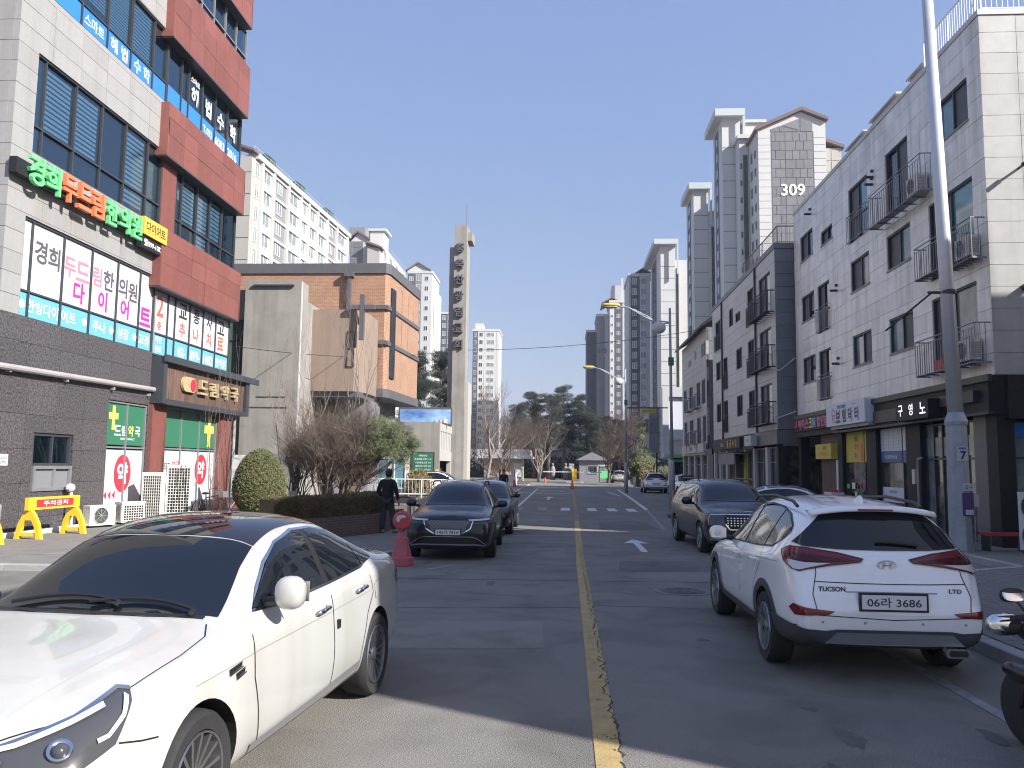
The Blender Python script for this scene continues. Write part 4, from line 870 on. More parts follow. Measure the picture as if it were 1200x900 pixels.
for z in (9.0, 11.1):
    onepart(CH, 'string_course', 'trim_slate', (-12.0, -10.4, 46.86, 47.0, z, z + .24))
    b = B(); b.prism([(-10.42, 46.9), (-10.3, 46.9), (-9.8, 54.6), (-9.92, 54.6)], lambda x, y, z_: (x, y, z_), z - .02, z + .22); part('string_course', b, 'trim_slate', CH)
b = B(); b.prism([(-10.4, 47.6), (-10.25, 47.6), (-10.18, 48.5), (-10.35, 48.5)], lambda x, y, z: (x, y, z), 7.1, 12.5); part('slot_window', b, 'pane_dark', CH)
for y in (50.2, 51.8, 53.2): b = B(); xx = -10.35 + (y - 47.35) * .062; b.prism([(xx - .1, y), (xx + .03, y), (xx + .03, y + .22), (xx - .1, y + .22)], lambda x, yy, z: (x, yy, z), 9.4 if y < 53 else 11.4, 12.9); part('brick_recess', b, 'brick_orange', CH)
onepart(CH, 'downpipe', 'trim_slate', (-12.75, -12.55, 46.7, 47, 10.6, 13.1), ); onepart(CH, 'pipe_head', 'trim_slate', (-12.95, -12.4, 46.6, 47, 13.0, 13.3))
CA = thing('concrete_stair_block', 'bare weathered concrete stair block with a flat top beside the brick church', 'building', (-15, 40, 0))
onepart(CA, 'concrete_wall', 'concrete', (-15.35, -12.6, 38, 39.1, 0, 10.75))
onepart(CA, 'sunlit_edge', 'film_white', (-12.6, -12.56, 38.02, 38.12, .1, 10.7))  # white strip that paints in the sunlit side of the block
onepart(CA, 'concrete_wall', 'concrete', (-17.6, -15.355, 38.4, 46.8, 0, 10.4)); onepart(CA, 'concrete_wall', 'concrete', (-15.345, -13.65, 39.1, 46.8, 0, 10.6))
win = window(CA, Fc('S', 38.4), -16.9, -15.5, 6.3, 8.9, [], [7.9], 'curtain_green', 'metal_dark', w=.02); onepart(CA, 'sill', 'film_white', (-17, -15.4, 38.2, 38.4, 6.05, 6.25))
b = B(); b.tube([(-14.9, 37.9, 10.55), (-12.9, 37.9, 10.55)], .07, 6); part('top_pipe', b, 'metal_grey', CA)
onepart(CA, 'groove', 'core_dark', (-14.6, -13.2, 37.985, 38.0, 5.1, 5.16)); onepart(CA, 'groove', 'core_dark', (-14.9, -13.1, 37.985, 38.0, 4.6, 4.66))
CZ = thing('beige_annex', 'beige rendered annex with one narrow window in front of the brick church', 'building', (-11.8, 45, 0))
b = B(); b.prism([(-13.87, 43.2), (-11.28, 43.2), (-10.85, 44.6), (-10.85, 46.75), (-13.87, 46.75)], lambda x, y, z: (x, y, z), 5.9, 10.35); part('rendered_wall', b, 'beige_wall', CZ)
onepart(CZ, 'soffit', 'trim_slate', (-13.8, -11.0, 43.4, 48.5, 5.6, 5.9)); onepart(CZ, 'back_wall', 'stone_slate', (-12.9, -10.9, 45.5, 48, .1, 5.6))
window(CZ, Fc('S', 43.2), -11.7, -11.3, 7.2, 9.17, [], [8.2], 'pane_dark', 'metal_dark', w=.0)
onepart(CZ, 'ground_floor_wall', 'apt_cream', (-12.6, -9.4, 48.3, 50, .1, 3.2))
for x in (-12.2, -11, -10): window(CZ, Fc('S', 48.3), x, x + .7, .6, 2.4, [], [], 'pane_sky', 'frame_white', w=.03)
t = thing('church_cross', 'large dark metal cross fixed against the beige annex of the church', 'cross', (-10.6, 42.9, 8.8))
b = B(); b.box(-10.99, -10.74, 42.85, 43.1, 8.65, 11.12); part('upright', b, 'trim_slate', t)
b = B(); b.box(-11.53, -11.0, 42.87, 43.08, 10.32, 10.56); b.box(-10.73, -10.18, 42.87, 43.08, 10.32, 10.56); part('crossbar', b, 'trim_slate', t)
CT = thing('church_bell_tower', 'tall slim concrete church tower with vertical Korean lettering', 'tower', (-7.9, 60.8, 0))
b = B(); b.prism([(-8.28, 60), (-7.32, 60), (-7.32, 61.9), (-8.28, 61.9)], lambda x, y, z: (x, y, z), .1, 20.1)
part('front_slab', b, 'concrete', CT); onepart(CT, 'rear_slab', 'concrete_lifted', (-8.75, -8.285, 60.9, 62.6, .1, 18.6)); onepart(CT, 'top_bracket', 'concrete', (-7.32, -7.0, 60.5, 62.2, 19.0, 19.7))
onepart(CT, 'side_fin', 'apt_cream', (-7.315, -7.1, 60.4, 62.6, .1, 8.2))
S = Fc('S', 60.0)
for k, c_ in enumerate('흥축찬광림교회'): part('letter', text(B(), S, c_, -7.83, 18.3 - k * 1.22, .72, .12, 0, .62, .02, .16), 'trim_slate', CT)
b = B(); b.tube([(-7.5, 61, 20.1), (-7.5, 61, 22)], .02, 5); part('lightning_rod', b, 'metal_dark', CT)
CG = thing('concrete_gallery', 'low concrete wing with white vertical fins beside the church tower', 'building', (-9, 58, 0))
onepart(CG, 'concrete_wall', 'concrete', (-11.5, -8.2, 54, 54.3, .1, 4.85), (-11.5, -11.2, 54.3, 66, .1, 4.8))
onepart(CG, 'upper_wall', 'apt_cream', (-8.5, -8.2, 54.31, 66, 2.3, 2.95)); onepart(CG, 'upper_beam', 'apt_cream', (-8.5, -8.2, 54.31, 66, 4.3, 4.8)); onepart(CG, 'back_wall', 'core_dark', (-9.0, -8.9, 54.3, 66, .1, 4.5))
for k in range(14): onepart(CG, 'fin', 'apt_white', (-8.5, -8.21, 54.5 + k * .8, 54.72 + k * .8, 2.955, 4.295))
onepart(CG, 'side_pier', 'apt_cream', (-8.5, -8.2, 59.6, 66, .1, 2.295))
t = thing('photo_banner', 'wide blue picture banner in a dark frame above the concrete wing of the church', 'banner', (-9.6, 57, 4.8))
b = B(); b.box(-11.6, -7.8, 57, 57.15, 4.8, 6.05); part('frame', b, 'trim_slate', t)
mat('banner_print', (.06, .16, .48), .5, col2=(.42, .62, .85), vscale=.8, stretch=(.6, 1, 1.6)); onepart(t, 'print', 'banner_print', (-11.5, -7.9, 56.985, 56.995, 4.9, 5.9))
for x, z, m in ((-8.6, 5.05, 'ink_pink'), (-8.3, 5.1, 'ink_white'), (-8.9, 5.02, 'letter_green')): b = B(); b.lathe([(.14, 0), (.16, .12), (.08, .26), (.0, .3)], (x, 56.97, z - .15), 'z', 10); part('flower_print', b, m, t)
t = thing('church_notice_board', 'dark green notice board with white lines of text on the concrete wing', 'notice board', (-9.2, 53.9, 1.5))
onepart(t, 'board', 'metal_dark', (-10.0, -8.5, 53.88, 53.99, 1.55, 2.85)); onepart(t, 'face', 'film_green', (-9.93, -8.57, 53.87, 53.878, 1.62, 2.78))
for k, s in enumerate(('예배 안내', '주일예배 오전 11시', '수요예배 오후 7시', '새벽기도 오전 5시', '금요기도 오후 8시')): letters(t, Fc('S', 53.9), [(s, -9.25, 2.62 - k * .23)], .13, .035, 'ink_white', .01)

# ------------------------------------------------------------------ apartment towers
_WM = {}
def apt_window(parent, F, u, z, wd, h, glass='pane_dark', frame='frame_white', split=2):
    """window part with panes as sub-part, mesh shared between alike ones"""
    k = (F.k, wd, h, glass, frame, split); off = OFF.get(parent.name, (0, 0, 0))
    if k not in _WM:
        G = Fc(F.k, 0); b = B(); t = .09
        for r in ((-wd / 2, -wd / 2 + t, 0, h), (wd / 2 - t, wd / 2, 0, h), (-wd / 2 + t, wd / 2 - t, 0, t), (-wd / 2 + t, wd / 2 - t, h - t, h)): G.box(b, *r, -.03, .07)
        for i in range(1, split): q = -wd / 2 + wd * i / split; G.box(b, q - .04, q + .04, t, h - t, -.03, .06)
        c = B(); G.box(c, -wd / 2 + .02, wd / 2 - .02, .02, h - .02, -.02, .02)
        _WM[k] = (mesh_of('window', b, frame), mesh_of('pane', c, glass))
    p = F.p(u, z, 0); lo = tuple(p[i] - off[i] for i in range(3))
    o = link('window', _WM[k][0], parent, lo); link('pane', _WM[k][1], o)
def bays(parent, F, specs, z0, z1, pitch, m_slab=None):
    """specs: (u0,u1,wall material,window width,window height,glass)"""
    for (u0, u1, mt, ww, wh, gl) in specs:
        b = B(); F.box(b, u0, u1, z0, z1, -.3, 0); part('wall_panel', b, mt, parent)
        if ww:
            z = z1 - pitch
            while z >= z0: apt_window(parent, F, (u0 + u1) / 2, z + .7, ww, wh, gl); z -= pitch
def core(parent, m, *bx): return onepart(parent, 'wall', m, bx)
def gable_roof(parent, x0, x1, xr, ze, zr, y0, y1, zl=None):
    zl = ze if zl is None else zl; b = B(); b.prism([(x0 - .4, ze - .1), (xr, zr), (x1 + .4, zl - .1), (x1 + .4, zl + .25), (xr, zr + .45), (x0 - .4, ze + .25)], lambda x, z, y: (x, y, z), y0 - .5, y1); part('roof', b, 'roof_brown', parent)
# left row, nearest slab
T = thing('apartment_tower', 'long white apartment slab behind the clinic with rows of balcony windows facing the street', 'apartment block', (-45, 123, 0), 'apartment towers')
T.location = (-38, 115, 0); OFF[T.name] = (-38, 115, 0); T.rotation_euler = (0, 0, RAD(-3.5)); core(T, 'apt_cream', -52, -38.31, 97, 134.4, 0, 40.4); E = Fc('E', -38)
bays(T, E, [(97, 97.6, 'apt_cream', 0, 0, 0), (97.65, 99.5, 'apt_cream', 1.2, 1.9, 'pane_pale'), (99.7, 103.1, 'apt_white', 2.3, 1.9, 'pane_pale'), (103.3, 108.0, 'apt_grey', 1.5, 1.9, 'pane_pale'), (108.2, 112.6, 'apt_white', 2.9, 1.9, 'pane_pale'), (112.8, 115.7, 'apt_white', 2.0, 1.9, 'pane_pale'), (115.9, 119.3, 'apt_white', 2.3, 1.9, 'pane_pale'), (119.5, 123.6, 'apt_white', 2.6, 1.9, 'pane_pale'), (123.8, 128.0, 'apt_grey', 1.5, 1.9, 'pane_pale'), (128.2, 133.4, 'apt_white', 3.2, 1.9, 'pane_pale'), (133.5, 134.4, 'apt_cream', 0, 0, 0)], 21, 40.2, 2.8)
for y in (99.6, 103.2, 108.1, 112.7, 115.8, 119.4, 123.7, 128.1, 133.45): onepart(T, 'pilaster', 'apt_white', (-38.3, -37.6, y - .3, y + .3, 20, 40.3))
for k in range(7): onepart(T, 'floor_band', 'apt_white', (-37.995, -37.8, 99.95, 133.1, 39.8 - k * 2.8, 40.15 - k * 2.8))
onepart(T, 'parapet', 'apt_white', (-39, -37.5, 98, 134.6, 40.3, 41.0))
roofrail(T, [(-38.2, 98), (-38.2, 134.4)], 41.0, 1.0, 'apt_white', 1.2)
b = B(); b.prism([(-52, 41), (-44, 43), (-37.6, 40.8), (-37.6, 41.1), (-44, 43.4), (-52, 41.4)], lambda x, z, y: (x, y, z), 96.6, 99); part('roof', b, 'roof_brown', T)
for y in (103.8, 114.5, 127): b = B(); b.prism([(-40.5, 41), (-38.6, 41), (-38.6, 42.8), (-39.5, 43.4), (-40.5, 42.8)], lambda x, z, q: (x, q, z), y, y + 1.6); part('roof_hatch', b, 'curtain_green', T)
for k in range(7): onepart(T, 'groove', 'core_dark', (-42, -38.05, 96.98, 96.998, 21.4 + k * 2.8, 21.47 + k * 2.8))
# left row, gabled one
T = thing('apartment_tower', 'gabled apartment tower with a slate panel and cream side wing above the brick church', 'apartment block', (-41, 184, 0), 'apartment towers')
T.location = (-41 - 1.5, 184, 0); T.scale = (1, 1, 1.024); core(T, 'apt_white', -44.6, -38.0, 170, 198, 0, 48.4); S = Fc('S', 170); E = Fc('E', -37.7)
b = B(); b.prism([(-44.6, 48.4), (-42.9, 50.3), (-38.0, 48.4)], lambda x, z, y: (x, y, z), 170, 198); part('gable', b, 'apt_white', T)
gable_roof(T, -44.6, -40.6, -42.9, 49.0, 50.4, 170, 190, 48.9)
tiles(T, Fc('S', 169.9), 'panel_slate', steps(-44.4, -41.7, 3), steps(38, 48.6, 8), joint=.08, w0=-.1, name='panel')
onepart(T, 'cream_wing', 'apt_cream', (-40.4, -37.75, 168.5, 169.98, 0, 46.8)); gable_roof(T, -40.4, -37.6, -40.3, 47.6, 47.7, 168.5, 171, 46.7)
bays(T, E, [(170.2, 176, 'apt_white', 2.6, 1.8, 'pane_pale'), (176.2, 183, 'apt_white', 3, 1.8, 'pane_pale'), (183.2, 190, 'apt_white', 3, 1.8, 'pane_pale'), (190.2, 198, 'apt_white', 3, 1.8, 'pane_pale')], 30, 47.5, 2.8)
onepart(T, 'roof_bulkhead', 'apt_grey', (-47, -43.4, 178, 184, 48, 54)); onepart(T, 'roof_bulkhead', 'apt_white', (-43.2, -40, 182, 187, 48.4, 54.2)); onepart(T, 'roof_slab', 'apt_white', (-43.6, -39.4, 181.6, 187.4, 54.2, 54.7))
roofrail(T, [(-38, 172), (-38, 198)], 48.4, 1.1, 'apt_white', 1.5)
def front_tower(label, x0, x1, y, dp, h, cols, pitch, zlow, roof=None, side=None):
    """tower seen face on: cols = (x0,x1,wall material,window width,window height,glass)"""
    T = thing('apartment_tower', label, 'apartment block', ((x0 + x1) / 2, y + dp / 2, 0), 'apartment towers')
    core(T, side or 'apt_white', x0 + .05, x1 - .05, y + .31, y + dp, 0, h); bays(T, Fc('S', y), cols, zlow, h, pitch)
    onepart(T, 'parapet', 'apt_white', (x0 - .2, x1 + .2, y - .15, y + dp, h, h + .8))
    return T
T = front_tower('white tower with a slate left half and small brown gable', -43.9, -36.9, 230, 14, 57, [(-43.9, -41.9, 'apt_slate', 1.2, 1.3, 'pane_pale'), (-41.8, -40.0, 'apt_grey', 1.1, 1.9, 'pane_pale'), (-39.95, -36.9, 'apt_white', 1.1, 1.4, 'pane_dark')], 2.9, 10)
b = B(); b.prism([(-44.2, 57.8), (-41, 60), (-37.6, 57.8)], lambda x, z, y: (x, y, z), 230.2, 242); part('gable', b, 'apt_white', T); gable_roof(T, -44.2, -37.6, -41, 57.8, 60, 230.2, 243)
onepart(T, 'side_strip', 'apt_white', (-36.85, -35.6, 234, 240, 0, 52)); T.location.x -= 1.15
front_tower('grey and white tower partly hidden by the concrete church tower', -44.6, -36, 280, 14, 54.5, [(-44.6, -42.8, 'apt_grey', 1.2, 1.6, 'pane_pale'), (-42.7, -40.8, 'apt_slate', 1.2, 1.6, 'pane_pale'), (-40.7, -39, 'apt_grey', 1.2, 1.6, 'pane_pale'), (-38.9, -36, 'apt_white', 1.6, 1.6, 'pane_dark')], 2.8, 10)
T = front_tower('white tower with wide windows standing right of the concrete church tower', -33.6, -23.9, 298, 14, 51.5, [(-33.6, -31.8, 'apt_slate', .9, 1.5, 'pane_dark'), (-31.7, -29.4, 'apt_white', 1.4, 1.6, 'pane_dark'), (-29.3, -24.9, 'apt_white', 2.8, 1.6, 'pane_pale'), (-24.8, -23.9, 'apt_white', 0, 0, 0)], 2.8, 8)
onepart(T, 'stepped_top', 'apt_white', (-33, -30.2, 300, 308, 52.3, 54.8))
# right row, number 309
T = thing('apartment_tower', 'tallest gabled apartment tower with the number 309 on its slate panelled end wall', 'apartment block', (35, 140, 0), 'apartment towers')
T.scale = (1, 1, 1.02); core(T, 'apt_white', 29.85, 40.2, 125, 165, 0, 53.4); S = Fc('S', 125)
b = B(); b.prism([(29.85, 53.4), (36.5, 56.2), (40.2, 54.6), (40.2, 53.4)], lambda x, z, y: (x, y, z), 125, 150); part('gable', b, 'apt_white', T)
b = B(); b.prism([(29.4, 53.2), (36.5, 56.3), (40.5, 54.7), (40.5, 55.15), (36.5, 56.85), (29.4, 53.7)], lambda x, z, y: (x, y, z), 124.4, 150); part('roof', b, 'roof_brown', T)
pz = steps(33.0, 53.0, 14); F9 = Fc('S', 124.9)
for i in range(14):
    ux = [31.9, 32.5, 34.0, 35.1, 36.2, 37.3, 38.2] if i % 2 else [31.9, 33.2, 34.0, 35.6, 36.8, 38.2]
    tiles(T, F9, 'panel_slate', ux, pz[i:i + 2], joint=.09, w0=-.09, name='panel')
for pl in ([(31.9, 53.1), (33.1, 53.1), (33.1, 53.95), (31.9, 53.5)], [(33.2, 53.1), (36.2, 53.1), (33.2, 54.0)], [(33.6, 54.1), (36.25, 53.3), (36.25, 55.15)], [(36.4, 53.1), (38.2, 53.1), (38.2, 54.6), (36.4, 55.2)]):
    b = B(); b.prism(pl, F9.p, -.09, 0); part('panel', b, 'panel_slate', T)
for x0, x1 in ((29.86, 31.8), (38.3, 40.2)):
    tiles(T, F9, 'apt_white', [x0, x1], steps(33.5, 53.2, 18), joint=.07, w0=-.09, name='panel')
part('number_sign', text(B(), F9, '309', 35.05, 43.95, 1.85, .05, 0, 3.6, .015, .06), 'ink_white', T)
onepart(T, 'cream_wing', 'apt_cream', (40.22, 43.2, 127, 150, 0, 51.2)); b = B(); b.prism([(40.2, 52.4), (43.6, 51.1), (43.6, 51.6), (40.2, 52.9)], lambda x, z, y: (x, y, z), 126.6, 150); part('roof', b, 'roof_brown', T)
tiles(T, Fc('S', 126.95), 'apt_cream', [40.3, 41.6, 42.9], steps(42, 51, 5), joint=.1, w0=-.04, name='panel')
Wf = Fc('W', 29.82)
for k in range(9):
    apt_window(T, Wf, 126.6, 49.6 - k * 2.8, .8, 1.2, 'pane_dark', 'frame_grey'); apt_window(T, Wf, 129, 49.6 - k * 2.8, .9, 1.5, 'pane_dark', 'frame_grey')
onepart(T, 'balcony_stack', 'apt_white', (28.3, 29.8, 131, 134, 0, 54.4)); onepart(T, 'balcony_top', 'apt_white', (27.9, 30.5, 130.4, 134.5, 54.4, 55)); onepart(T, 'dark_glazing', 'pane_dark', (28.9, 29.6, 130.9, 130.99, 20, 51.8))
for k in range(9): onepart(T, 'slot_window', 'pane_dark', (28.45, 28.7, 130.9, 130.995, 49.5 - k * 2.8, 50.4 - k * 2.8))
def stair_tower(T, x0, x1, y0, y1, h, ov=1.0, win=True, grooves=11):
    onepart(T, 'stair_shaft', 'apt_white', (x0, x1, y0, y1, 0, h)); onepart(T, 'roof_canopy', 'roof_mint', (x0 - ov, x1 + .6, y0 - ov * .9, y1 + ov, h + .1, h + 1.3)); onepart(T, 'canopy_soffit', 'apt_white', (x0 - ov + .05, x1 + .5, y0 - ov * .85, y1 + ov - .1, h, h + .1))
    onepart(T, 'canopy_fin', 'roof_mint', (x1 + .2, x1 + .6, y0 - ov * .9, y0 - ov * .9 + .4, h - 7, h)) if ov > .9 else None
    for k in range(grooves): onepart(T, 'groove', 'apt_grey', (x0 + .05, x1 - .02, y0 - .02, y0 - .002, h - 5 - k * 2.8, h - 4.86 - k * 2.8))
    F = Fc('W', x0 - .02)
    if win:
        onepart(T, 'window_strip', 'apt_slate', (x0 - .02, x0 - .002, y0 + (y1 - y0) * .38, y0 + (y1 - y0) * .82, 8, h - .5))
        for k in range(int((h - 12) / 2.8)): apt_window(T, F, y0 + (y1 - y0) * .6, h - 3.2 - k * 2.8, round((y1 - y0) * .3, 1), 1.9, 'pane_dark', 'frame_grey', 1)
stair_tower(T, 26.2, 29.2, 134.2, 142, 59.2, 1.3); onepart(T, 'roof_bulkhead', 'apt_white', (30.5, 34, 138, 142, 53.4, 60)); onepart(T, 'roof_bulkhead_cap', 'apt_white', (30.2, 34.4, 137.6, 142.4, 60, 60.5))
T = thing('apartment_tower', 'second stair tower with a pale canopy roof, just left of the tower marked 309', 'apartment block', (28, 160, 0), 'apartment towers')
core(T, 'apt_shade', 27.5, 33, 156.5, 172, 0, 50); stair_tower(T, 24.7, 27.45, 155, 164, 55.2); onepart(T, 'balcony_stack', 'apt_white', (27.5, 28.9, 155, 157, 0, 50.5)); onepart(T, 'balcony_top', 'apt_white', (27.2, 29.3, 154.5, 157, 50.5, 51)); onepart(T, 'dark_glazing', 'pane_dark', (28.0, 28.7, 154.9, 154.99, 12, 48))
T = thing('apartment_tower', 'third stair tower with a pale canopy roof and a column of windows down its side', 'apartment block', (24, 200, 0), 'apartment towers')
core(T, 'apt_white', 25.95, 29, 192, 215, 0, 51); stair_tower(T, 22.5, 25.85, 190, 212, 53.9, 1.7); onepart(T, 'dark_glazing', 'pane_dark', (26.3, 26.9, 191.9, 191.99, 8, 49))
T = front_tower('broad tower with two columns of wide windows and a slate stripe', 16.9, 22.5, 213, 16, 52, [(16.9, 17.4, 'apt_shade', 0, 0, 0), (17.45, 19.3, 'apt_slate', 1.3, 1.7, 'pane_pale'), (19.35, 19.7, 'apt_slate', 0, 0, 0), (19.75, 21.6, 'apt_shade', 1.5, 1.7, 'pane_pale'), (21.65, 22.5, 'apt_shade', 0, 0, 0)], 2.8, 10, side='apt_shade')
gable_roof(T, 18.6, 23, 20.8, 52.6, 54.2, 214, 226)
T = front_tower('tower with a slate window column and small dark windows on white strips', 14.6, 20.9, 260, 16, 54.5, [(14.6, 16, 'apt_white', .7, 1.0, 'pane_dark'), (16.05, 18.6, 'apt_slate', 1.1, 1.2, 'pane_pale'), (18.65, 20.9, 'apt_white', .9, 1.2, 'pane_dark')], 2.8, 10)
gable_roof(T, 12.5, 18, 15.5, 54.6, 56.4, 262, 274); onepart(T, 'roof_bulkhead', 'apt_shade', (15.5, 20.8, 264, 272, 55, 61)); onepart(T, 'roof_post', 'apt_white', (18.4, 19, 262, 262.6, 55, 63))
T = front_tower('narrow plain grey tower end wall with faint vertical joints', 10.6, 14.5, 264, 16, 50.8, [(10.6, 11.9, 'apt_grey', 0, 0, 0), (11.95, 13.2, 'apt_grey', 0, 0, 0), (13.25, 14.5, 'apt_shade', 0, 0, 0)], 2.8, 10, side='apt_grey')
letters(T, Fc('S', 264), [('303', 12.3, 39.5)], 1.6, .05, 'ink_grey', .02)
T = front_tower('narrow dark slate tower at the far left end of the right-hand row', 7.5, 10.55, 268, 16, 46.2, [(7.5, 10.55, 'apt_slate', 0, 0, 0)], 2.8, 10, side='apt_slate'); letters(T, Fc('S', 268), [('304', 9, 38)], 1.4, .05, 'ink_grey', .02)
# ------------------------------------------------------------------ vehicles
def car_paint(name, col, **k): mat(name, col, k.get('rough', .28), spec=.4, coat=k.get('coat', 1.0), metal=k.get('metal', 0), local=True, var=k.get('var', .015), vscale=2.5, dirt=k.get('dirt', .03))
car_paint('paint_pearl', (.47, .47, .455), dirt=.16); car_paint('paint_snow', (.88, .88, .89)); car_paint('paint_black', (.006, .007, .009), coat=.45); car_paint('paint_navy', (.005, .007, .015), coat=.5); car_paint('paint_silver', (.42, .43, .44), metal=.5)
mat('tint_glass', (.006, .008, .012), .02, spec=.45, coat=.25); mat('clear_glass', (.035, .035, .038), .02, spec=1.0, coat=1.0)
mat('roof_glass', (.012, .012, .014), .04, spec=.6, coat=.6)
mat('chrome', (.72, .72, .73), .12, metal=1.0); mat('trim_black', (.014, .014, .015), .45); mat('cladding', (.055, .057, .062), .65, bump=.05, bscale=300, local=True)
mat('skid_silver', (.26, .26, .28), .4, metal=.4); mat('lamp_red', (.16, .004, .010), .1, spec=.5, coat=.25); mat('lamp_deep', (.06, .003, .006), .12, spec=.4, coat=.2); mat('lamp_clear', (.55, .56, .58), .15, spec=.6, coat=.3); mat('lamp_dark', (.060, .061, .066), .12, spec=.5, coat=.3)
mat('rim_silver', (.33, .33, .34), .28, metal=.9, local=True, var=.1, vscale=8); mat('rim_dark', (.06, .06, .065), .35, metal=.6); mat('plate_white', (.70, .71, .72), .4, local=True, var=.03, vscale=9); mat('wheel_well', (.008, .008, .008), .95)
def pchip(pts):
    xs = [p[0] for p in pts]; ys = [p[1] for p in pts]; n = len(xs); h = [xs[i + 1] - xs[i] for i in range(n - 1)]; d = [(ys[i + 1] - ys[i]) / h[i] for i in range(n - 1)]
    m = [d[0]] + [0 if d[i - 1] * d[i] <= 0 else (h[i - 1] + h[i]) * 3 / ((2 * h[i] + h[i - 1]) / d[i - 1] + (h[i] + 2 * h[i - 1]) / d[i]) for i in range(1, n - 1)] + [d[-1]]
    def f(x):
        if x <= xs[0]: return ys[0]
        if x >= xs[-1]: return ys[-1]
        i = max(k for k in range(n - 1) if xs[k] <= x); t = (x - xs[i]) / h[i]
        return (1 + 2 * t) * (1 - t) ** 2 * ys[i] + t * (1 - t) ** 2 * h[i] * m[i] + t * t * (3 - 2 * t) * ys[i + 1] + t * t * (t - 1) * h[i] * m[i + 1]
    return f
def superel(b, c, r, e=.6, n=14, m=0):
    """rounded box / egg shape"""
    def sp(v, p): return math.copysign(abs(v) ** p, v)
    base = len(b.v); k = n // 2
    for i in range(k + 1):
        ph = -math.pi / 2 + math.pi * i / k
        for j in range(n):
            t = 2 * math.pi * j / n; b.v.append((c[0] + r[0] * sp(math.cos(ph), e) * sp(math.cos(t), e), c[1] + r[1] * sp(math.cos(ph), e) * sp(math.sin(t), e), c[2] + r[2] * sp(math.sin(ph), e)))
    for i in range(k):
        for j in range(n): b.f.append((base + i * n + j, base + i * n + (j + 1) % n, base + (i + 1) * n + (j + 1) % n, base + (i + 1) * n + j)); b.m.append(m)
    return b
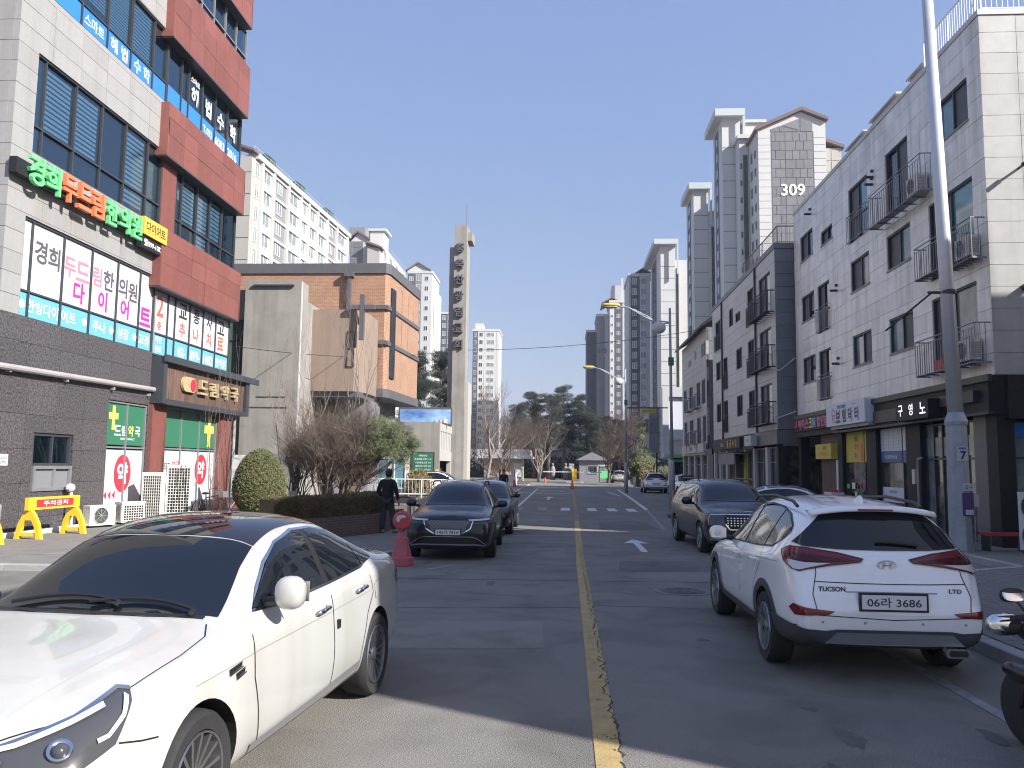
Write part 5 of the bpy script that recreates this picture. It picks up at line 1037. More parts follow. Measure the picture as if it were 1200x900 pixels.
class Shell:
    """a car body: dense loft from feature curves, wheel arches cut out, kept as a BVH so that glass, lamps and seams can be laid on its surface"""
    def __init__(s, sp):
        s.sp = sp; L = sp['L']; C = {k: pchip(v) for k, v in sp['c'].items()}
        st = sp['st']; b = B(); NR = 10; rows = []
        for q in st:
            top, wt, dr, W, zb, zk = (C[k](q) for k in ('top', 'wt', 'drop', 'W', 'zb', 'zk')); zm = sp.get('zm', .62)
            e = top - dr; zb_ = min(zb, e - .01)
            zm_ = min(zm, zb_ - .12); pts = [(0, top), (.6 * wt, top - .22 * dr), (wt, e), (sp['fb'] * W, zb_), (sp['fs'] * W, zb_ - .075), (W, zm_), (.992 * W, zm_ - .16), (.955 * W, zk + .07), (.86 * W, zk), (0, zk)]
            yo = C['bulge'](q) if 'bulge' in C else 0
            rows.append([(x, q - L / 2 + yo * max(0, 1 - abs(z - sp['zbump']) / .35), z) for x, z in pts])
        V = []; idx = []
        for r in rows:
            ids = []
            for j in range(NR): ids.append(len(V)); V.append(r[j])
            for j in range(NR - 2, 0, -1): ids.append(len(V)); V.append((-r[j][0], r[j][1], r[j][2]))
            idx.append(ids)
        F = []; n = len(idx[0])
        for i in range(len(rows) - 1):
            for j in range(n): F.append((idx[i][j], idx[i + 1][j], idx[i + 1][(j + 1) % n], idx[i][(j + 1) % n]))
        for ids, rev in ((idx[0], False), (idx[-1], True)):
            mir = lambda j: ids[(n - j) % n]
            for j in range(NR - 1):
                f = [ids[j], ids[j + 1], mir(j + 1), mir(j)]; f = [v for k, v in enumerate(f) if v not in f[:k]]; F.append(tuple(f if not rev else f[::-1]))
        me = bpy.data.meshes.new('shell'); me.from_pydata(V, [], F); bm = bmesh.new(); bm.from_mesh(me)
        cl = bm.edges.layers.float.new('crease_edge')
        nv = n
        for e in bm.edges:
            a, c = sorted((e.verts[0].index % nv, e.verts[1].index % nv))
            if abs(e.verts[0].index - e.verts[1].index) == nv and e.verts[0].index % nv in (3, 4, 2, nv - 3, nv - 4, nv - 2):
                j = e.verts[0].index % nv; e[cl] = {3: sp.get('cr3', .45), 4: sp.get('cr4', .5), 2: .15}[min(j, nv - j)]
        bmesh.ops.recalc_face_normals(bm, faces=bm.faces); bm.to_mesh(me); bm.free()
        o = bpy.data.objects.new('shell', me); COL.objects.link(o); md = o.modifiers.new('s', 'SUBSURF'); md.levels = md.render_levels = 2
        dg = bpy.context.evaluated_depsgraph_get(); dg.update(); sm = bpy.data.meshes.new_from_object(o.evaluated_get(dg))
        sm.calc_loop_triangles(); s.vn = [v.normal.copy() for v in sm.vertices]; s.vc = [v.co.copy() for v in sm.vertices]; s.tri = [tuple(t.vertices) for t in sm.loop_triangles]
        s.bvh = BVHTree.FromPolygons(s.vc, s.tri)
        # wheel arches
        cb = B()
        for y in sp['wh']:
            for sg in (-1, 1): cb.lathe([(sp['ra'], sg * 2.0), (sp['ra'], sg * (sp['Wm'] - .30))][::sg], (0, y - L / 2, sp['rw'] + sp.get('az', .01)), 'x', 40)
        cm = mesh_of('cut', cb, 'wheel_well'); co = bpy.data.objects.new('cut', cm); COL.objects.link(co)
        o2 = bpy.data.objects.new('b', sm); COL.objects.link(o2); sm.materials.clear(); sm.materials.append(MATS[sp['paint']]); sm.materials.append(MATS['wheel_well'])
        cm.materials.clear(); cm.materials.append(MATS[sp['paint']]); cm.materials.append(MATS['wheel_well']); cm.polygons.foreach_set('material_index', [1] * len(cm.polygons))
        bo = o2.modifiers.new('b', 'BOOLEAN'); bo.operation = 'DIFFERENCE'; bo.solver = 'EXACT'; bo.object = co
        dg = bpy.context.evaluated_depsgraph_get(); dg.update(); s.mesh = bpy.data.meshes.new_from_object(o2.evaluated_get(dg)); s.mesh.name = 'body'
        for q in (o, o2, co): bpy.data.objects.remove(q)
        me = s.mesh; me.polygons.foreach_set('use_smooth', [True] * len(me.polygons)); nl = [(0, 0, 0)] * len(me.loops)
        for p in me.polygons:
            if p.material_index == 0:
                for li in p.loop_indices: nl[li] = s.normal(me.vertices[me.loops[li].vertex_index].co)
            else:
                for li in p.loop_indices: nl[li] = p.normal
        me.normals_split_custom_set([tuple(v) for v in nl])
    def normal(s, p):
        q, nn, i, d = s.bvh.find_nearest(p)
        if i is None: return Vector((0, 0, 1))
        a, b_, c = s.tri[i]; A, Bv, Cv = s.vc[a], s.vc[b_], s.vc[c]; v0, v1, v2 = Bv - A, Cv - A, q - A
        d00, d01, d11, d20, d21 = v0.dot(v0), v0.dot(v1), v1.dot(v1), v2.dot(v0), v2.dot(v1); den = d00 * d11 - d01 * d01
        if abs(den) < 1e-12: return nn
        v = (d11 * d20 - d01 * d21) / den; w_ = (d00 * d21 - d01 * d20) / den
        return (s.vn[a] * (1 - v - w_) + s.vn[b_] * v + s.vn[c] * w_).normalized()
    def hit(s, u, v, ax):
        if ax == 'L': o, d = Vector((3, u, v)), Vector((-1, 0, 0))
        elif ax == 'R': o, d = Vector((-3, u, v)), Vector((1, 0, 0))
        elif ax == 'T': o, d = Vector((u, v, 4)), Vector((0, 0, -1))
        elif ax == 'F': o, d = Vector((u, -6, v)), Vector((0, 1, 0))
        elif ax == 'D': r = .7071; o, d = Vector((.70 + r * u + 3 * r, -s.sp['L'] / 2 + .25 + r * u - 3 * r, v)), Vector((-r, r, 0))
        elif ax == 'G': r = .7071; o, d = Vector((.70 + r * u + 3 * r, s.sp['L'] / 2 - .25 - r * u + 3 * r, v)), Vector((-r, -r, 0))
        elif ax == 'B': o, d = Vector((u, 6, v)), Vector((0, -1, 0))
        q, nn, i, dd = s.bvh.ray_cast(o, d)
        if q is None: q, nn, i, dd = s.bvh.find_nearest(o + d * (3 if ax in 'LR' else 4 if ax == 'T' else 3.6))
        return q, s.normal(q)
    def patch(s, name, parent, poly, ax, m, off=.006, res=.07, mirror=False):
        """a curved panel whose outline is drawn in a side, top, front or rear view and laid on the body"""
        P = []
        for i in range(len(poly)):
            a, c = Vector(poly[i]), Vector(poly[(i + 1) % len(poly)]); k = max(1, int((c - a).length / (res * .5)))
            P += [tuple(a.lerp(c, t / k)) for t in range(k)]
        nb = len(P); ed = [(i, (i + 1) % nb) for i in range(nb)]
        x0, x1 = min(p[0] for p in P), max(p[0] for p in P); y0, y1 = min(p[1] for p in P), max(p[1] for p in P)
        def inside(x, y):
            c = False
            for i in range(nb):
                (xa, ya), (xb, yb) = P[i], P[i - 1]
                if (ya > y) != (yb > y) and x < (xb - xa) * (y - ya) / (yb - ya) + xa: c = not c
            return c
        pts = [Vector(p) for p in P]; nx, ny = max(2, int((x1 - x0) / res)), max(2, int((y1 - y0) / res))
        for i in range(1, nx):
            for j in range(1, ny):
                x, y = x0 + (x1 - x0) * i / nx, y0 + (y1 - y0) * j / ny
                if inside(x, y) and min((p - Vector((x, y))).length for p in pts[:nb]) > res * .3: pts.append(Vector((x, y)))
        vc, _, fc, *_r = delaunay_2d_cdt(pts, ed, [], 1, 1e-5)
        o_ = None
        for sg in ((1, -1) if mirror else (1,)):
            A = ax; vs = []; ns = []
            for p in vc:
                q, nn = s.hit(p.x, p.y, A); 
                if sg < 0: q = Vector((-q.x, q.y, q.z)); nn = Vector((-nn.x, nn.y, nn.z))
                vs.append(q + nn * off); ns.append(nn)
            me = bpy.data.meshes.new(name); fs = []
            for f in fc:
                if len(f) < 3: continue
                a, b_, c = vs[f[0]], vs[f[1]], vs[f[2]]; n_ = (b_ - a).cross(c - a)
                fs.append(tuple(f) if n_.dot(ns[f[0]]) >= 0 else tuple(f[::-1]))
            me.from_pydata([tuple(v) for v in vs], [], fs); me.materials.append(MATS[m]); me.polygons.foreach_set('use_smooth', [True] * len(me.polygons))
            me.normals_split_custom_set_from_vertices([tuple(n_) for n_ in ns]); o_ = link(name, me, parent)
        return o_
    def strip(s, name, parent, path, ax, wd, m, off=.008, mirror=False, closed=False, step=.05):
        P = []
        path = list(path) + ([path[0]] if closed else [])
        for a, c in zip(path, path[1:]):
            a, c = Vector(a), Vector(c); k = max(1, int((c - a).length / step)); P += [a.lerp(c, t / k) for t in range(k)]
        P.append(Vector(path[-1])); o_ = None
        for sg in ((1, -1) if mirror else (1,)):
            b = B()
            for i, p in enumerate(P):
                d = (P[min(i + 1, len(P) - 1)] - P[max(i - 1, 0)]).normalized(); q = Vector((-d.y, d.x)) * wd / 2
                for t in (p + q, p - q):
                    h, nn = s.hit(t.x, t.y, ax); h = h + nn * off; b.v.append((h.x * sg, h.y, h.z))
            for i in range(len(P) - 1): b.f.append((2 * i, 2 * i + 1, 2 * i + 3, 2 * i + 2)); b.m.append(0)
            o_ = part(name, b, m, parent, smooth=True)
        return o_
_WH = {}
def wheel(parent, x, y, r, wd, style, rimm='rim_silver'):
    k = (round(r, 3), wd, style, rimm)
    if k not in _WH:
        b = B(); rr = r * .70
        b.lathe([(rr, -wd / 2 + .01), (r * .93, -wd / 2), (r * .985, -wd / 2 + .025), (r, -wd * .22), (r, wd * .22), (r * .985, wd / 2 - .025), (r * .93, wd / 2), (rr * 1.02, wd / 2 - .012), (rr, wd / 2 - .035), (rr * .96, -wd / 2 + .01)], (0, 0, 0), 'x', 40, cap=False)
        for i in range(36):
            a = 2 * math.pi * i / 36
            for sx in (-1, 1): b.add([(sx * wd * .46, r * .95 * math.cos(a), r * .95 * math.sin(a)), (sx * wd * .2, r * 1.004 * math.cos(a), r * 1.004 * math.sin(a)), (sx * wd * .2, r * 1.004 * math.cos(a + .05), r * 1.004 * math.sin(a + .05)), (sx * wd * .46, r * .95 * math.cos(a + .05), r * .95 * math.sin(a + .05))], [(0, 1, 2, 3)])
        c = B(); c.lathe([(rr * 1.0, wd / 2 - .012), (rr * .985, wd / 2 - .002), (rr * .95, wd / 2 - .006), (rr * .93, wd / 2 - .05), (rr * .93, -.05)], (0, 0, 0), 'x', 40, cap=False)
        dk = B(); dk.lathe([(rr * .93, -.04), (.05, -.03)], (0, 0, 0), 'x', 32); dk.lathe([(rr * .6, -.03), (rr * .6, .0), (.05, .0)], (0, 0, 0), 'x', 24, cap=False)
        ns, w0, w1, tw = {'multi': (15, .020, .022, 0), 'twin': (5, .05, .04, .55), 'five': (5, .075, .09, 0), 'ten': (10, .03, .035, 0)}[style]
        for i in range(ns):
            for off in ((-.16, .16) if style == 'twin' else (0,)):
                a0 = 2 * math.pi * i / ns + off * .6; a1 = 2 * math.pi * i / ns + off * 1.15
                p0 = Vector((0, math.cos(a0), math.sin(a0))) * rr * .2; p1 = Vector((0, math.cos(a1), math.sin(a1))) * rr * .95; q = Vector((0, -math.sin(a1), math.cos(a1)))
                X = lambda p, s_, x_: (x_, p.y + q.y * s_, p.z + q.z * s_)
                f0, f1 = wd / 2 - .035, wd / 2 - .012
                c.add([X(p0, -w0 / 2, f0), X(p0, w0 / 2, f0), X(p1, w1 / 2, f1), X(p1, -w1 / 2, f1), X(p0, -w0 / 2 * 1.5, f0 - .04), X(p0, w0 / 2 * 1.5, f0 - .04), X(p1, w1 / 2 * 1.4, f1 - .04), X(p1, -w1 / 2 * 1.4, f1 - .04)], [(0, 1, 2, 3), (0, 4, 5, 1), (1, 5, 6, 2), (3, 2, 6, 7), (0, 3, 7, 4)])
        c.lathe([(rr * .24, wd / 2 - .05), (rr * .22, wd / 2 - .022), (rr * .12, wd / 2 - .014), (0.001, wd / 2 - .014)], (0, 0, 0), 'x', 20, cap=False)
        _WH[k] = (mesh_of('wheel', b, 'rubber', smooth=True), mesh_of('rim', c, rimm), mesh_of('brake_disc', dk, 'rim_dark'))
        _WH[k][0].set_sharp_from_angle(angle=RAD(35))
    w_ = link('wheel', _WH[k][0], parent, (x, y, r)); w_.rotation_euler = (random.uniform(0, 6), 0, 0) if x > 0 else (random.uniform(0, 6), 0, math.pi)
    link('rim', _WH[k][1], w_); link('brake_disc', _WH[k][2], w_)
def plate(parent, S_, y, z, facing, txt, wd=.52, h=.11, frame='trim_black', tilt=0):
    sy = -1 if facing == 'F' else 1
    M0 = Matrix.Translation((0, y, z)) @ (Matrix.Rotation(0 if sy < 0 else math.pi, 4, 'Z')) @ Matrix.Rotation(math.pi / 2 + tilt, 4, 'X')
    b = B(); c = B().box(-wd / 2 - .02, wd / 2 + .02, -h / 2 - .02, h / 2 + .02, -.02, .006); b.join(c, M0); o = part('number_plate', b, frame, parent)
    b = B(); c = B().box(-wd / 2, wd / 2, -h / 2, h / 2, .006, .012); b.join(c, M0); part('plate_face', b, 'plate_white', o)
    b = B(); text(b, M0 @ Matrix.Translation((0, 0, .0145)), txt, 0, 0, h * .68, 0, 0, wd * .82, .012); 
    v, f, asp = text_geo(txt, .012, 0); b = B(); b.add(v, f, M0 @ Matrix.Translation((0, 0, .0145)) @ Matrix.Diagonal((wd * .84 / asp, h * .68, 1, 1))); part('plate_number', b, 'ink_black', o)
def flat_text(parent, name, txt, M0, h, wd, m, bold=.02):
    v, f, asp = text_geo(txt, bold, 0); b = B(); b.add(v, f, M0 @ Matrix.Diagonal((wd / asp, h, 1, 1))); part(name, b, m, parent)
def mirrors(parent, x, y, z, m, side=('L', 'R'), r=(.105, .075, .085)):
    for sd in side:
        s_ = 1 if sd == 'L' else -1
        if sd == 'R' and m == 'paint_pearl': x, y = x + .09, y - .14
        b = B(); superel(b, (s_ * x, y, z), r, .8, 20); o = part('door_mirror', b, m, parent, smooth=True)
        b = B(); b.add([(s_ * (x - .09), y + r[1] + .002, z - .06), (s_ * (x + .09), y + r[1] - .012, z - .06), (s_ * (x + .09), y + r[1] - .012, z + .06), (s_ * (x - .09), y + r[1] + .002, z + .06)], [(0, 1, 2, 3)]); part('mirror_glass', b, 'chrome', o)
        b = B(); b.tube([(s_ * (x - .2), y + .03, z - .07), (s_ * (x - .06), y + .01, z - .05)], [.035, .03], 8); part('mirror_arm', b, 'trim_black', o)
def assemble(name, label, loc, rz, sh, paint, group=None, cat='car', shared=None):
    t = thing(name, label, cat, loc, group, rz, True); me = sh.mesh if paint == sh.sp['paint'] else sh.mesh.copy()
    if paint != sh.sp['paint']: me.materials[0] = MATS[paint]
    link('body', me, t); L_ = sh.sp['L'] / 2; b = B(); b.box(-.60, .60, .5 - L_, L_ - .75, .18, sh.sp['c']['zk'][2][1] + .03); part('underbody_shade', b, 'trim_black', t); return t  # black box added below the floor to deepen the shade under the car
# ---- large saloon ------------------------------------------------
saloon = dict(L=4.97, Wm=.925, paint='paint_pearl', wh=(.95, 3.79), rw=.335, ra=.375, fb=.905, fs=.965, zm=.60, zbump=.45, cr3=.35, cr4=.35,
    st=[0, .03, .09, .2, .38, .6, .85, 1.1, 1.28, 1.42, 1.62, 1.85, 2.06, 2.3, 2.6, 2.95, 3.25, 3.5, 3.75, 4.0, 4.2, 4.4, 4.6, 4.76, 4.87, 4.94, 4.97],
    c=dict(top=[(0, .64), (.06, .74), (.2, .82), (.5, .91), (.9, .985), (1.28, 1.04), (1.42, 1.085), (1.75, 1.285), (2.06, 1.45), (2.35, 1.53), (2.75, 1.555), (3.2, 1.51), (3.6, 1.39), (4.0, 1.245), (4.25, 1.17), (4.6, 1.14), (4.8, 1.09), (4.9, .98), (4.97, .82)],
           wt=[(0, .45), (.2, .60), (.6, .70), (1.28, .78), (1.5, .74), (1.85, .68), (2.2, .65), (2.8, .635), (3.3, .625), (3.8, .645), (4.2, .69), (4.6, .70), (4.97, .55)],
           drop=[(0, .03), (.3, .05), (.9, .055), (1.28, .05), (1.5, .06), (2.1, .075), (2.8, .075), (3.4, .07), (4.1, .05), (4.97, .04)],
           W=[(0, .60), (.05, .72), (.15, .81), (.35, .875), (.7, .915), (1.1, .925), (2.4, .93), (3.7, .925), (4.3, .89), (4.7, .825), (4.9, .73), (4.97, .64)],
           zb=[(0, .58), (.2, .735), (.5, .84), (.9, .915), (1.3, .97), (1.8, 1.0), (2.6, 1.025), (3.4, 1.05), (4.0, 1.075), (4.5, 1.065), (4.8, 1.0), (4.97, .76)],
           zk=[(0, .26), (.15, .20), (.6, .19), (1.5, .20), (3.3, .20), (4.4, .22), (4.85, .28), (4.97, .36)],
           bulge=[(0, -.05), (.15, -.02), (.4, 0), (4.6, 0), (4.85, .02), (4.97, .04)]))
SAL = Shell(saloon)
sgl = [(1.66, 1.045), (1.82, 1.13), (2.04, 1.265), (2.28, 1.37), (2.6, 1.425), (2.95, 1.42), (3.3, 1.37), (3.6, 1.28), (3.80, 1.19), (3.9, 1.13), (3.87, 1.105), (3.5, 1.08), (2.8, 1.052), (2.1, 1.035)]
def sY(pts, L): return [(a - L / 2, b_) for a, b_ in pts]
def saloon_fit(t, S_, detail=True, trim='chrome', plate_txt='38더 5186'):
    L = 4.97; H = L / 2
    S_.patch('windscreen', t, [(-.72, 1.42 - H), (-.35, 1.345 - H), (0, 1.325 - H), (.35, 1.345 - H), (.72, 1.42 - H), (.69, 1.57 - H), (.625, 1.84 - H), (.595, 2.06 - H), (.3, 2.035 - H), (0, 2.025 - H), (-.3, 2.035 - H), (-.595, 2.06 - H), (-.625, 1.84 - H), (-.69, 1.57 - H)], 'T', 'tint_glass', .007, .09)
    S_.patch('glass_roof', t, [(-.595, 2.075 - H), (0, 2.04 - H), (.595, 2.075 - H), (.575, 2.4 - H), (.56, 3.2 - H), (0, 3.24 - H), (-.56, 3.2 - H), (-.575, 2.4 - H)], 'T', 'roof_glass', .006, .1)
    S_.patch('rear_window', t, [(-.52, 3.27 - H), (0, 3.3 - H), (.52, 3.27 - H), (.56, 3.7 - H), (.6, 4.08 - H), (0, 4.14 - H), (-.6, 4.08 - H), (-.56, 3.7 - H)], 'T', 'tint_glass', .006, .1)
    P = sY(sgl, L); S_.patch('window_surround', t, [(y + (.012 if y > .6 else -.012 if y < -.4 else 0), z + (.016 if z > 1.1 else -.016)) for y, z in P], 'L', trim, .007, .05, True)
    for a, c in ((1.60, 2.70), (2.80, 3.55), (3.57, 3.95)):
        def clipx(pl, xa, keep):
            o = []
            for i in range(len(pl)):
                p, q = pl[i], pl[(i + 1) % len(pl)]; ip, iq = keep(p[0], xa), keep(q[0], xa)
                if ip: o.append(p)
                if ip != iq: f = (xa - p[0]) / (q[0] - p[0]); o.append((xa, p[1] + (q[1] - p[1]) * f))
            return o
        pl = clipx(clipx(P, a - H, lambda x, k: x >= k), c - H, lambda x, k: x <= k); S_.patch('side_window', t, pl, 'L', 'tint_glass', .012, .05, True)
    pl = clipx(clipx(P, 2.69 - H, lambda x, k: x >= k), 2.81 - H, lambda x, k: x <= k); S_.patch('door_pillar', t, pl, 'L', 'trim_black', .010, .05, True)
    for y in saloon['wh']:
        for x in (-1, 1): wheel(t, x * .80, y - H, .335, .225, 'multi')
    mirrors(t, .99, 1.78 - H, 1.13, S_.sp['paint'] if detail else 'paint_black', r=(.092, .085, .10))
    lamp = [(-.50, .66), (-.25, .625), (.0, .635), (.16, .70), (.25, .83), (.26, .86), (.21, .865), (.02, .80), (-.25, .735), (-.5, .70)]
    S_.patch('headlamp', t, lamp, 'D', 'lamp_dark', .012, .03, True)
    if detail:
        S_.strip('daytime_light', t, [(-.42, .70), (-.2, .735), (.0, .785), (.14, .825)], 'D', .014, 'lamp_clear', .022, True, step=.02)
        S_.strip('daytime_light', t, [(.235, .845), (.20, .79), (.13, .735), (.085, .725)], 'D', .016, 'lamp_clear', .022, True, step=.02)
        for u_, z_, rr in ((-.05, .715, .050), (-.28, .682, .040)):
            for sg in (1, -1):
                h, nn = S_.hit(u_, z_, 'D'); h = h + nn * .014; p = Vector((h.x * sg, h.y, h.z)); n2 = Vector((nn.x * sg, nn.y, nn.z)); Q = Matrix.Translation(p) @ n2.to_track_quat('Z', 'Y').to_matrix().to_4x4()
                b = B(); c = B(); c.lathe([(rr, .0), (rr, .012), (rr * .92, .016), (rr * .62, .004)], n=24, cap=False); b.join(c, Q); part('lamp_ring', b, 'chrome', t, smooth=True)
                b = B(); c = B(); c.lathe([(rr * .64, .004), (rr * .5, .02), (rr * .25, .027), (.001, .029)], n=20, cap=False); b.join(c, Q); part('lamp_lens', b, 'lamp_dark', t, smooth=True)
        S_.strip('lamp_trim', t, lamp[5:], 'D', .010, 'chrome', .020, True, step=.03)
        S_.strip('bonnet_gap', t, [(.45, .12 - H), (.66, .30 - H), (.745, .6 - H), (.775, .95 - H), (.765, 1.2 - H), (.70, 1.33 - H)], 'T', .007, 'trim_black', .004, True)
        S_.strip('bumper_gap', t, sY([(.36, .70), (.48, .675), (.585, .66)], L), 'L', .007, 'trim_black', .004, True)
        for pth in ([(1.52, .93), (1.5, .7), (1.56, .45), (1.62, .25)], [(2.74, .97), (2.74, .6), (2.72, .25)], [(3.62, 1.0), (3.66, .86), (3.5, .72), (3.38, .5), (3.34, .27)]): S_.strip('door_gap', t, sY(pth, L), 'L', .008, 'trim_black', .004, True)
        S_.strip('sill_trim', t, sY([(1.5, .315), (2.4, .33), (3.34, .36)], L), 'L', .05, 'skid_silver', .012, True); S_.strip('sill_gap', t, sY([(1.45, .27), (3.36, .29)], L), 'L', .008, 'trim_black', .004, True)
        S_.strip('shoulder_line', t, sY([(.9, .80), (1.6, .835), (2.6, .855), (3.6, .88)], L), 'L', .004, 'paint_silver', .002, True)
        for y, z in ((2.52, .90), (3.34, .93)):
            for sg in (1, -1):
                h, nn = S_.hit(y - H, z, 'L'); b = B(); b.tube([(sg * (h.x + .0), h.y - .11, z - .01), (sg * (h.x + .034), h.y - .07, z), (sg * (h.x + .036), h.y + .07, z + .008), (sg * (h.x), h.y + .11, z + .006)], [.012, .016, .016, .012], 8); part('door_handle', b, 'chrome', t, smooth=True)
        for y, z, ln in ((1.28, .80, .13), (1.33, .765, .09)):
            S_.patch('fender_vent', t, sY([(y - ln / 2, z - .022), (y + ln / 2, z - .004), (y + ln / 2 + .01, z + .022), (y - ln / 2, z + .008)], L), 'L', 'trim_black', .008, .03, True); S_.strip('vent_chrome', t, sY([(y - ln / 2, z - .024), (y + ln / 2 + .01, z - .006)], L), 'L', .008, 'chrome', .012, True)
        h, nn = S_.hit(2.82 - H, .755, 'L')
        for sg in (1, -1): b = B(); b.box(sg * h.x - .012, sg * h.x + .018, h.y - .018, h.y + .018, .725, .785); part('door_guard', b, 'trim_black', t)
        S_.patch('fuel_flap', t, sY([(3.72, .80), (3.84, .82), (3.83, .94), (3.71, .92)], L), 'L', S_.sp['paint'], .003, .04)
        S_.strip('flap_gap', t, sY([(3.72, .80), (3.84, .82), (3.83, .94), (3.71, .92)], L), 'L', .005, 'trim_black', .003, closed=True)
        for x0, x1, y0 in ((-.55, .12, 1.37), (-.05, .58, 1.36)):
            b = B(); n = 10; pts = []
            for k in range(n + 1): x = x0 + (x1 - x0) * k / n; h, nn = S_.hit(x, y0 - H + .035 + .05 * math.sin(k / n * 3), 'T'); pts.append(tuple(h + nn * .03))
            b.tube(pts, .011, 6); h, nn = S_.hit(x1, y0 - H + .0, 'T'); b.tube([tuple(h + nn * .02), pts[-1]], .014, 6); part('wiper', b, 'trim_black', t)
        S_.strip('cowl', t, [(-.66, 1.385 - H), (-.35, 1.33 - H), (0, 1.31 - H), (.35, 1.33 - H), (.66, 1.385 - H)], 'T', .03, 'trim_black', .010)
        for sg in (-1, 1): S_.strip('bonnet_crease', t, [(sg * .40, .25 - H), (sg * .47, .7 - H), (sg * .52, 1.25 - H)], 'T', .004, S_.sp['paint'], .003)
        S_.patch('radiator_grille', t, [(-.36, .5), (.36, .5), (.40, .585), (.34, .625), (-.34, .625), (-.40, .585)], 'F', 'trim_black', .006, .05); S_.strip('grille_frame', t, [(-.36, .5), (.36, .5), (.40, .585), (.34, .625), (-.34, .625), (-.40, .585)], 'F', .018, 'chrome', .010, closed=True)
        S_.patch('lower_intake', t, [(-.5, .32), (.5, .32), (.56, .40), (-.56, .40)], 'F', 'trim_black', .006, .05); plate(t, S_, -H - .055, .43, 'F', plate_txt)
        S_.patch('tail_lamp', t, sY([(4.5, .9), (4.75, .92), (4.88, .88), (4.85, .80), (4.6, .80)], L), 'L', 'lamp_red', .006, .04, True)
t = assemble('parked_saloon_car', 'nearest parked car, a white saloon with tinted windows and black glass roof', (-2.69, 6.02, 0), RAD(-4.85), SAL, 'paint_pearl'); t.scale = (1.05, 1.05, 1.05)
saloon_fit(t, SAL)

# ---- white sport utility car seen from behind -------------------------------
suv = dict(L=4.475, Wm=.925, paint='paint_snow', wh=(.92, 3.59), rw=.345, ra=.385, fb=.915, fs=.965, zm=.70, zbump=.60, cr3=.35, cr4=.4,
    st=[0, .04, .12, .25, .45, .7, .95, 1.15, 1.3, 1.5, 1.75, 1.95, 2.2, 2.6, 3.0, 3.4, 3.7, 3.92, 4.06, 4.14, 4.22, 4.30, 4.36, 4.41, 4.44, 4.465, 4.475],
    c=dict(top=[(0, .72), (.08, .86), (.25, .93), (.6, 1.0), (1.12, 1.06), (1.3, 1.11), (1.65, 1.36), (1.95, 1.54), (2.2, 1.61), (2.7, 1.65), (3.4, 1.63), (3.9, 1.585), (4.06, 1.56), (4.14, 1.46), (4.22, 1.33), (4.30, 1.22), (4.36, 1.15), (4.41, 1.09), (4.44, 1.0), (4.465, .86), (4.475, .80)],
           wt=[(0, .5), (.25, .64), (1.15, .76), (1.6, .66), (2.0, .60), (2.6, .59), (3.6, .58), (4.06, .585), (4.25, .65), (4.36, .72), (4.475, .70)],
           drop=[(0, .03), (.3, .05), (1.1, .05), (1.6, .07), (2.6, .07), (3.9, .075), (4.06, .07), (4.25, .05), (4.475, .03)],
           W=[(0, .64), (.08, .76), (.2, .84), (.5, .90), (1.0, .925), (3.6, .925), (4.0, .905), (4.25, .87), (4.38, .83), (4.45, .79), (4.475, .76)],
           zb=[(0, .62), (.25, .82), (.6, .90), (1.2, .985), (2.0, 1.03), (3.0, 1.07), (3.6, 1.11), (4.0, 1.14), (4.25, 1.10), (4.36, 1.04), (4.475, .75)],
           zk=[(0, .30), (.2, .25), (1, .24), (3.6, .25), (4.3, .30), (4.475, .36)],
           bulge=[(0, -.04), (.2, -.02), (.5, 0), (4.0, 0), (4.3, .01), (4.44, .055), (4.475, .09)]))
SUV = Shell(suv)
def clip(pl, a, c, H):
    def cl(pl, xa, keep):
        o = []
        for i in range(len(pl)):
            p, q = pl[i], pl[(i + 1) % len(pl)]; ip, iq = keep(p[0], xa), keep(q[0], xa)
            if ip: o.append(p)
            if ip != iq: f = (xa - p[0]) / (q[0] - p[0]); o.append((xa, p[1] + (q[1] - p[1]) * f))
        return o
    return cl(cl(pl, a - H, lambda x, k: x >= k), c - H, lambda x, k: x <= k)
def arcp(y, z, r, a0, a1, n=16): return [(y + r * math.cos(a), z + r * math.sin(a)) for a in steps(a0, a1, n)]
def arch_trim(S_, t, m='cladding', r1=.075):
    sp = S_.sp; L = sp['L']
    for y in sp['wh']: S_.patch('arch_cladding', t, arcp(y - L / 2, sp['rw'] + .01, sp['ra'] + .004, -.15, math.pi + .15, 22) + arcp(y - L / 2, sp['rw'] + .01, sp['ra'] + r1, math.pi + .15, -.15, 22), 'L', m, .012, .06, True)
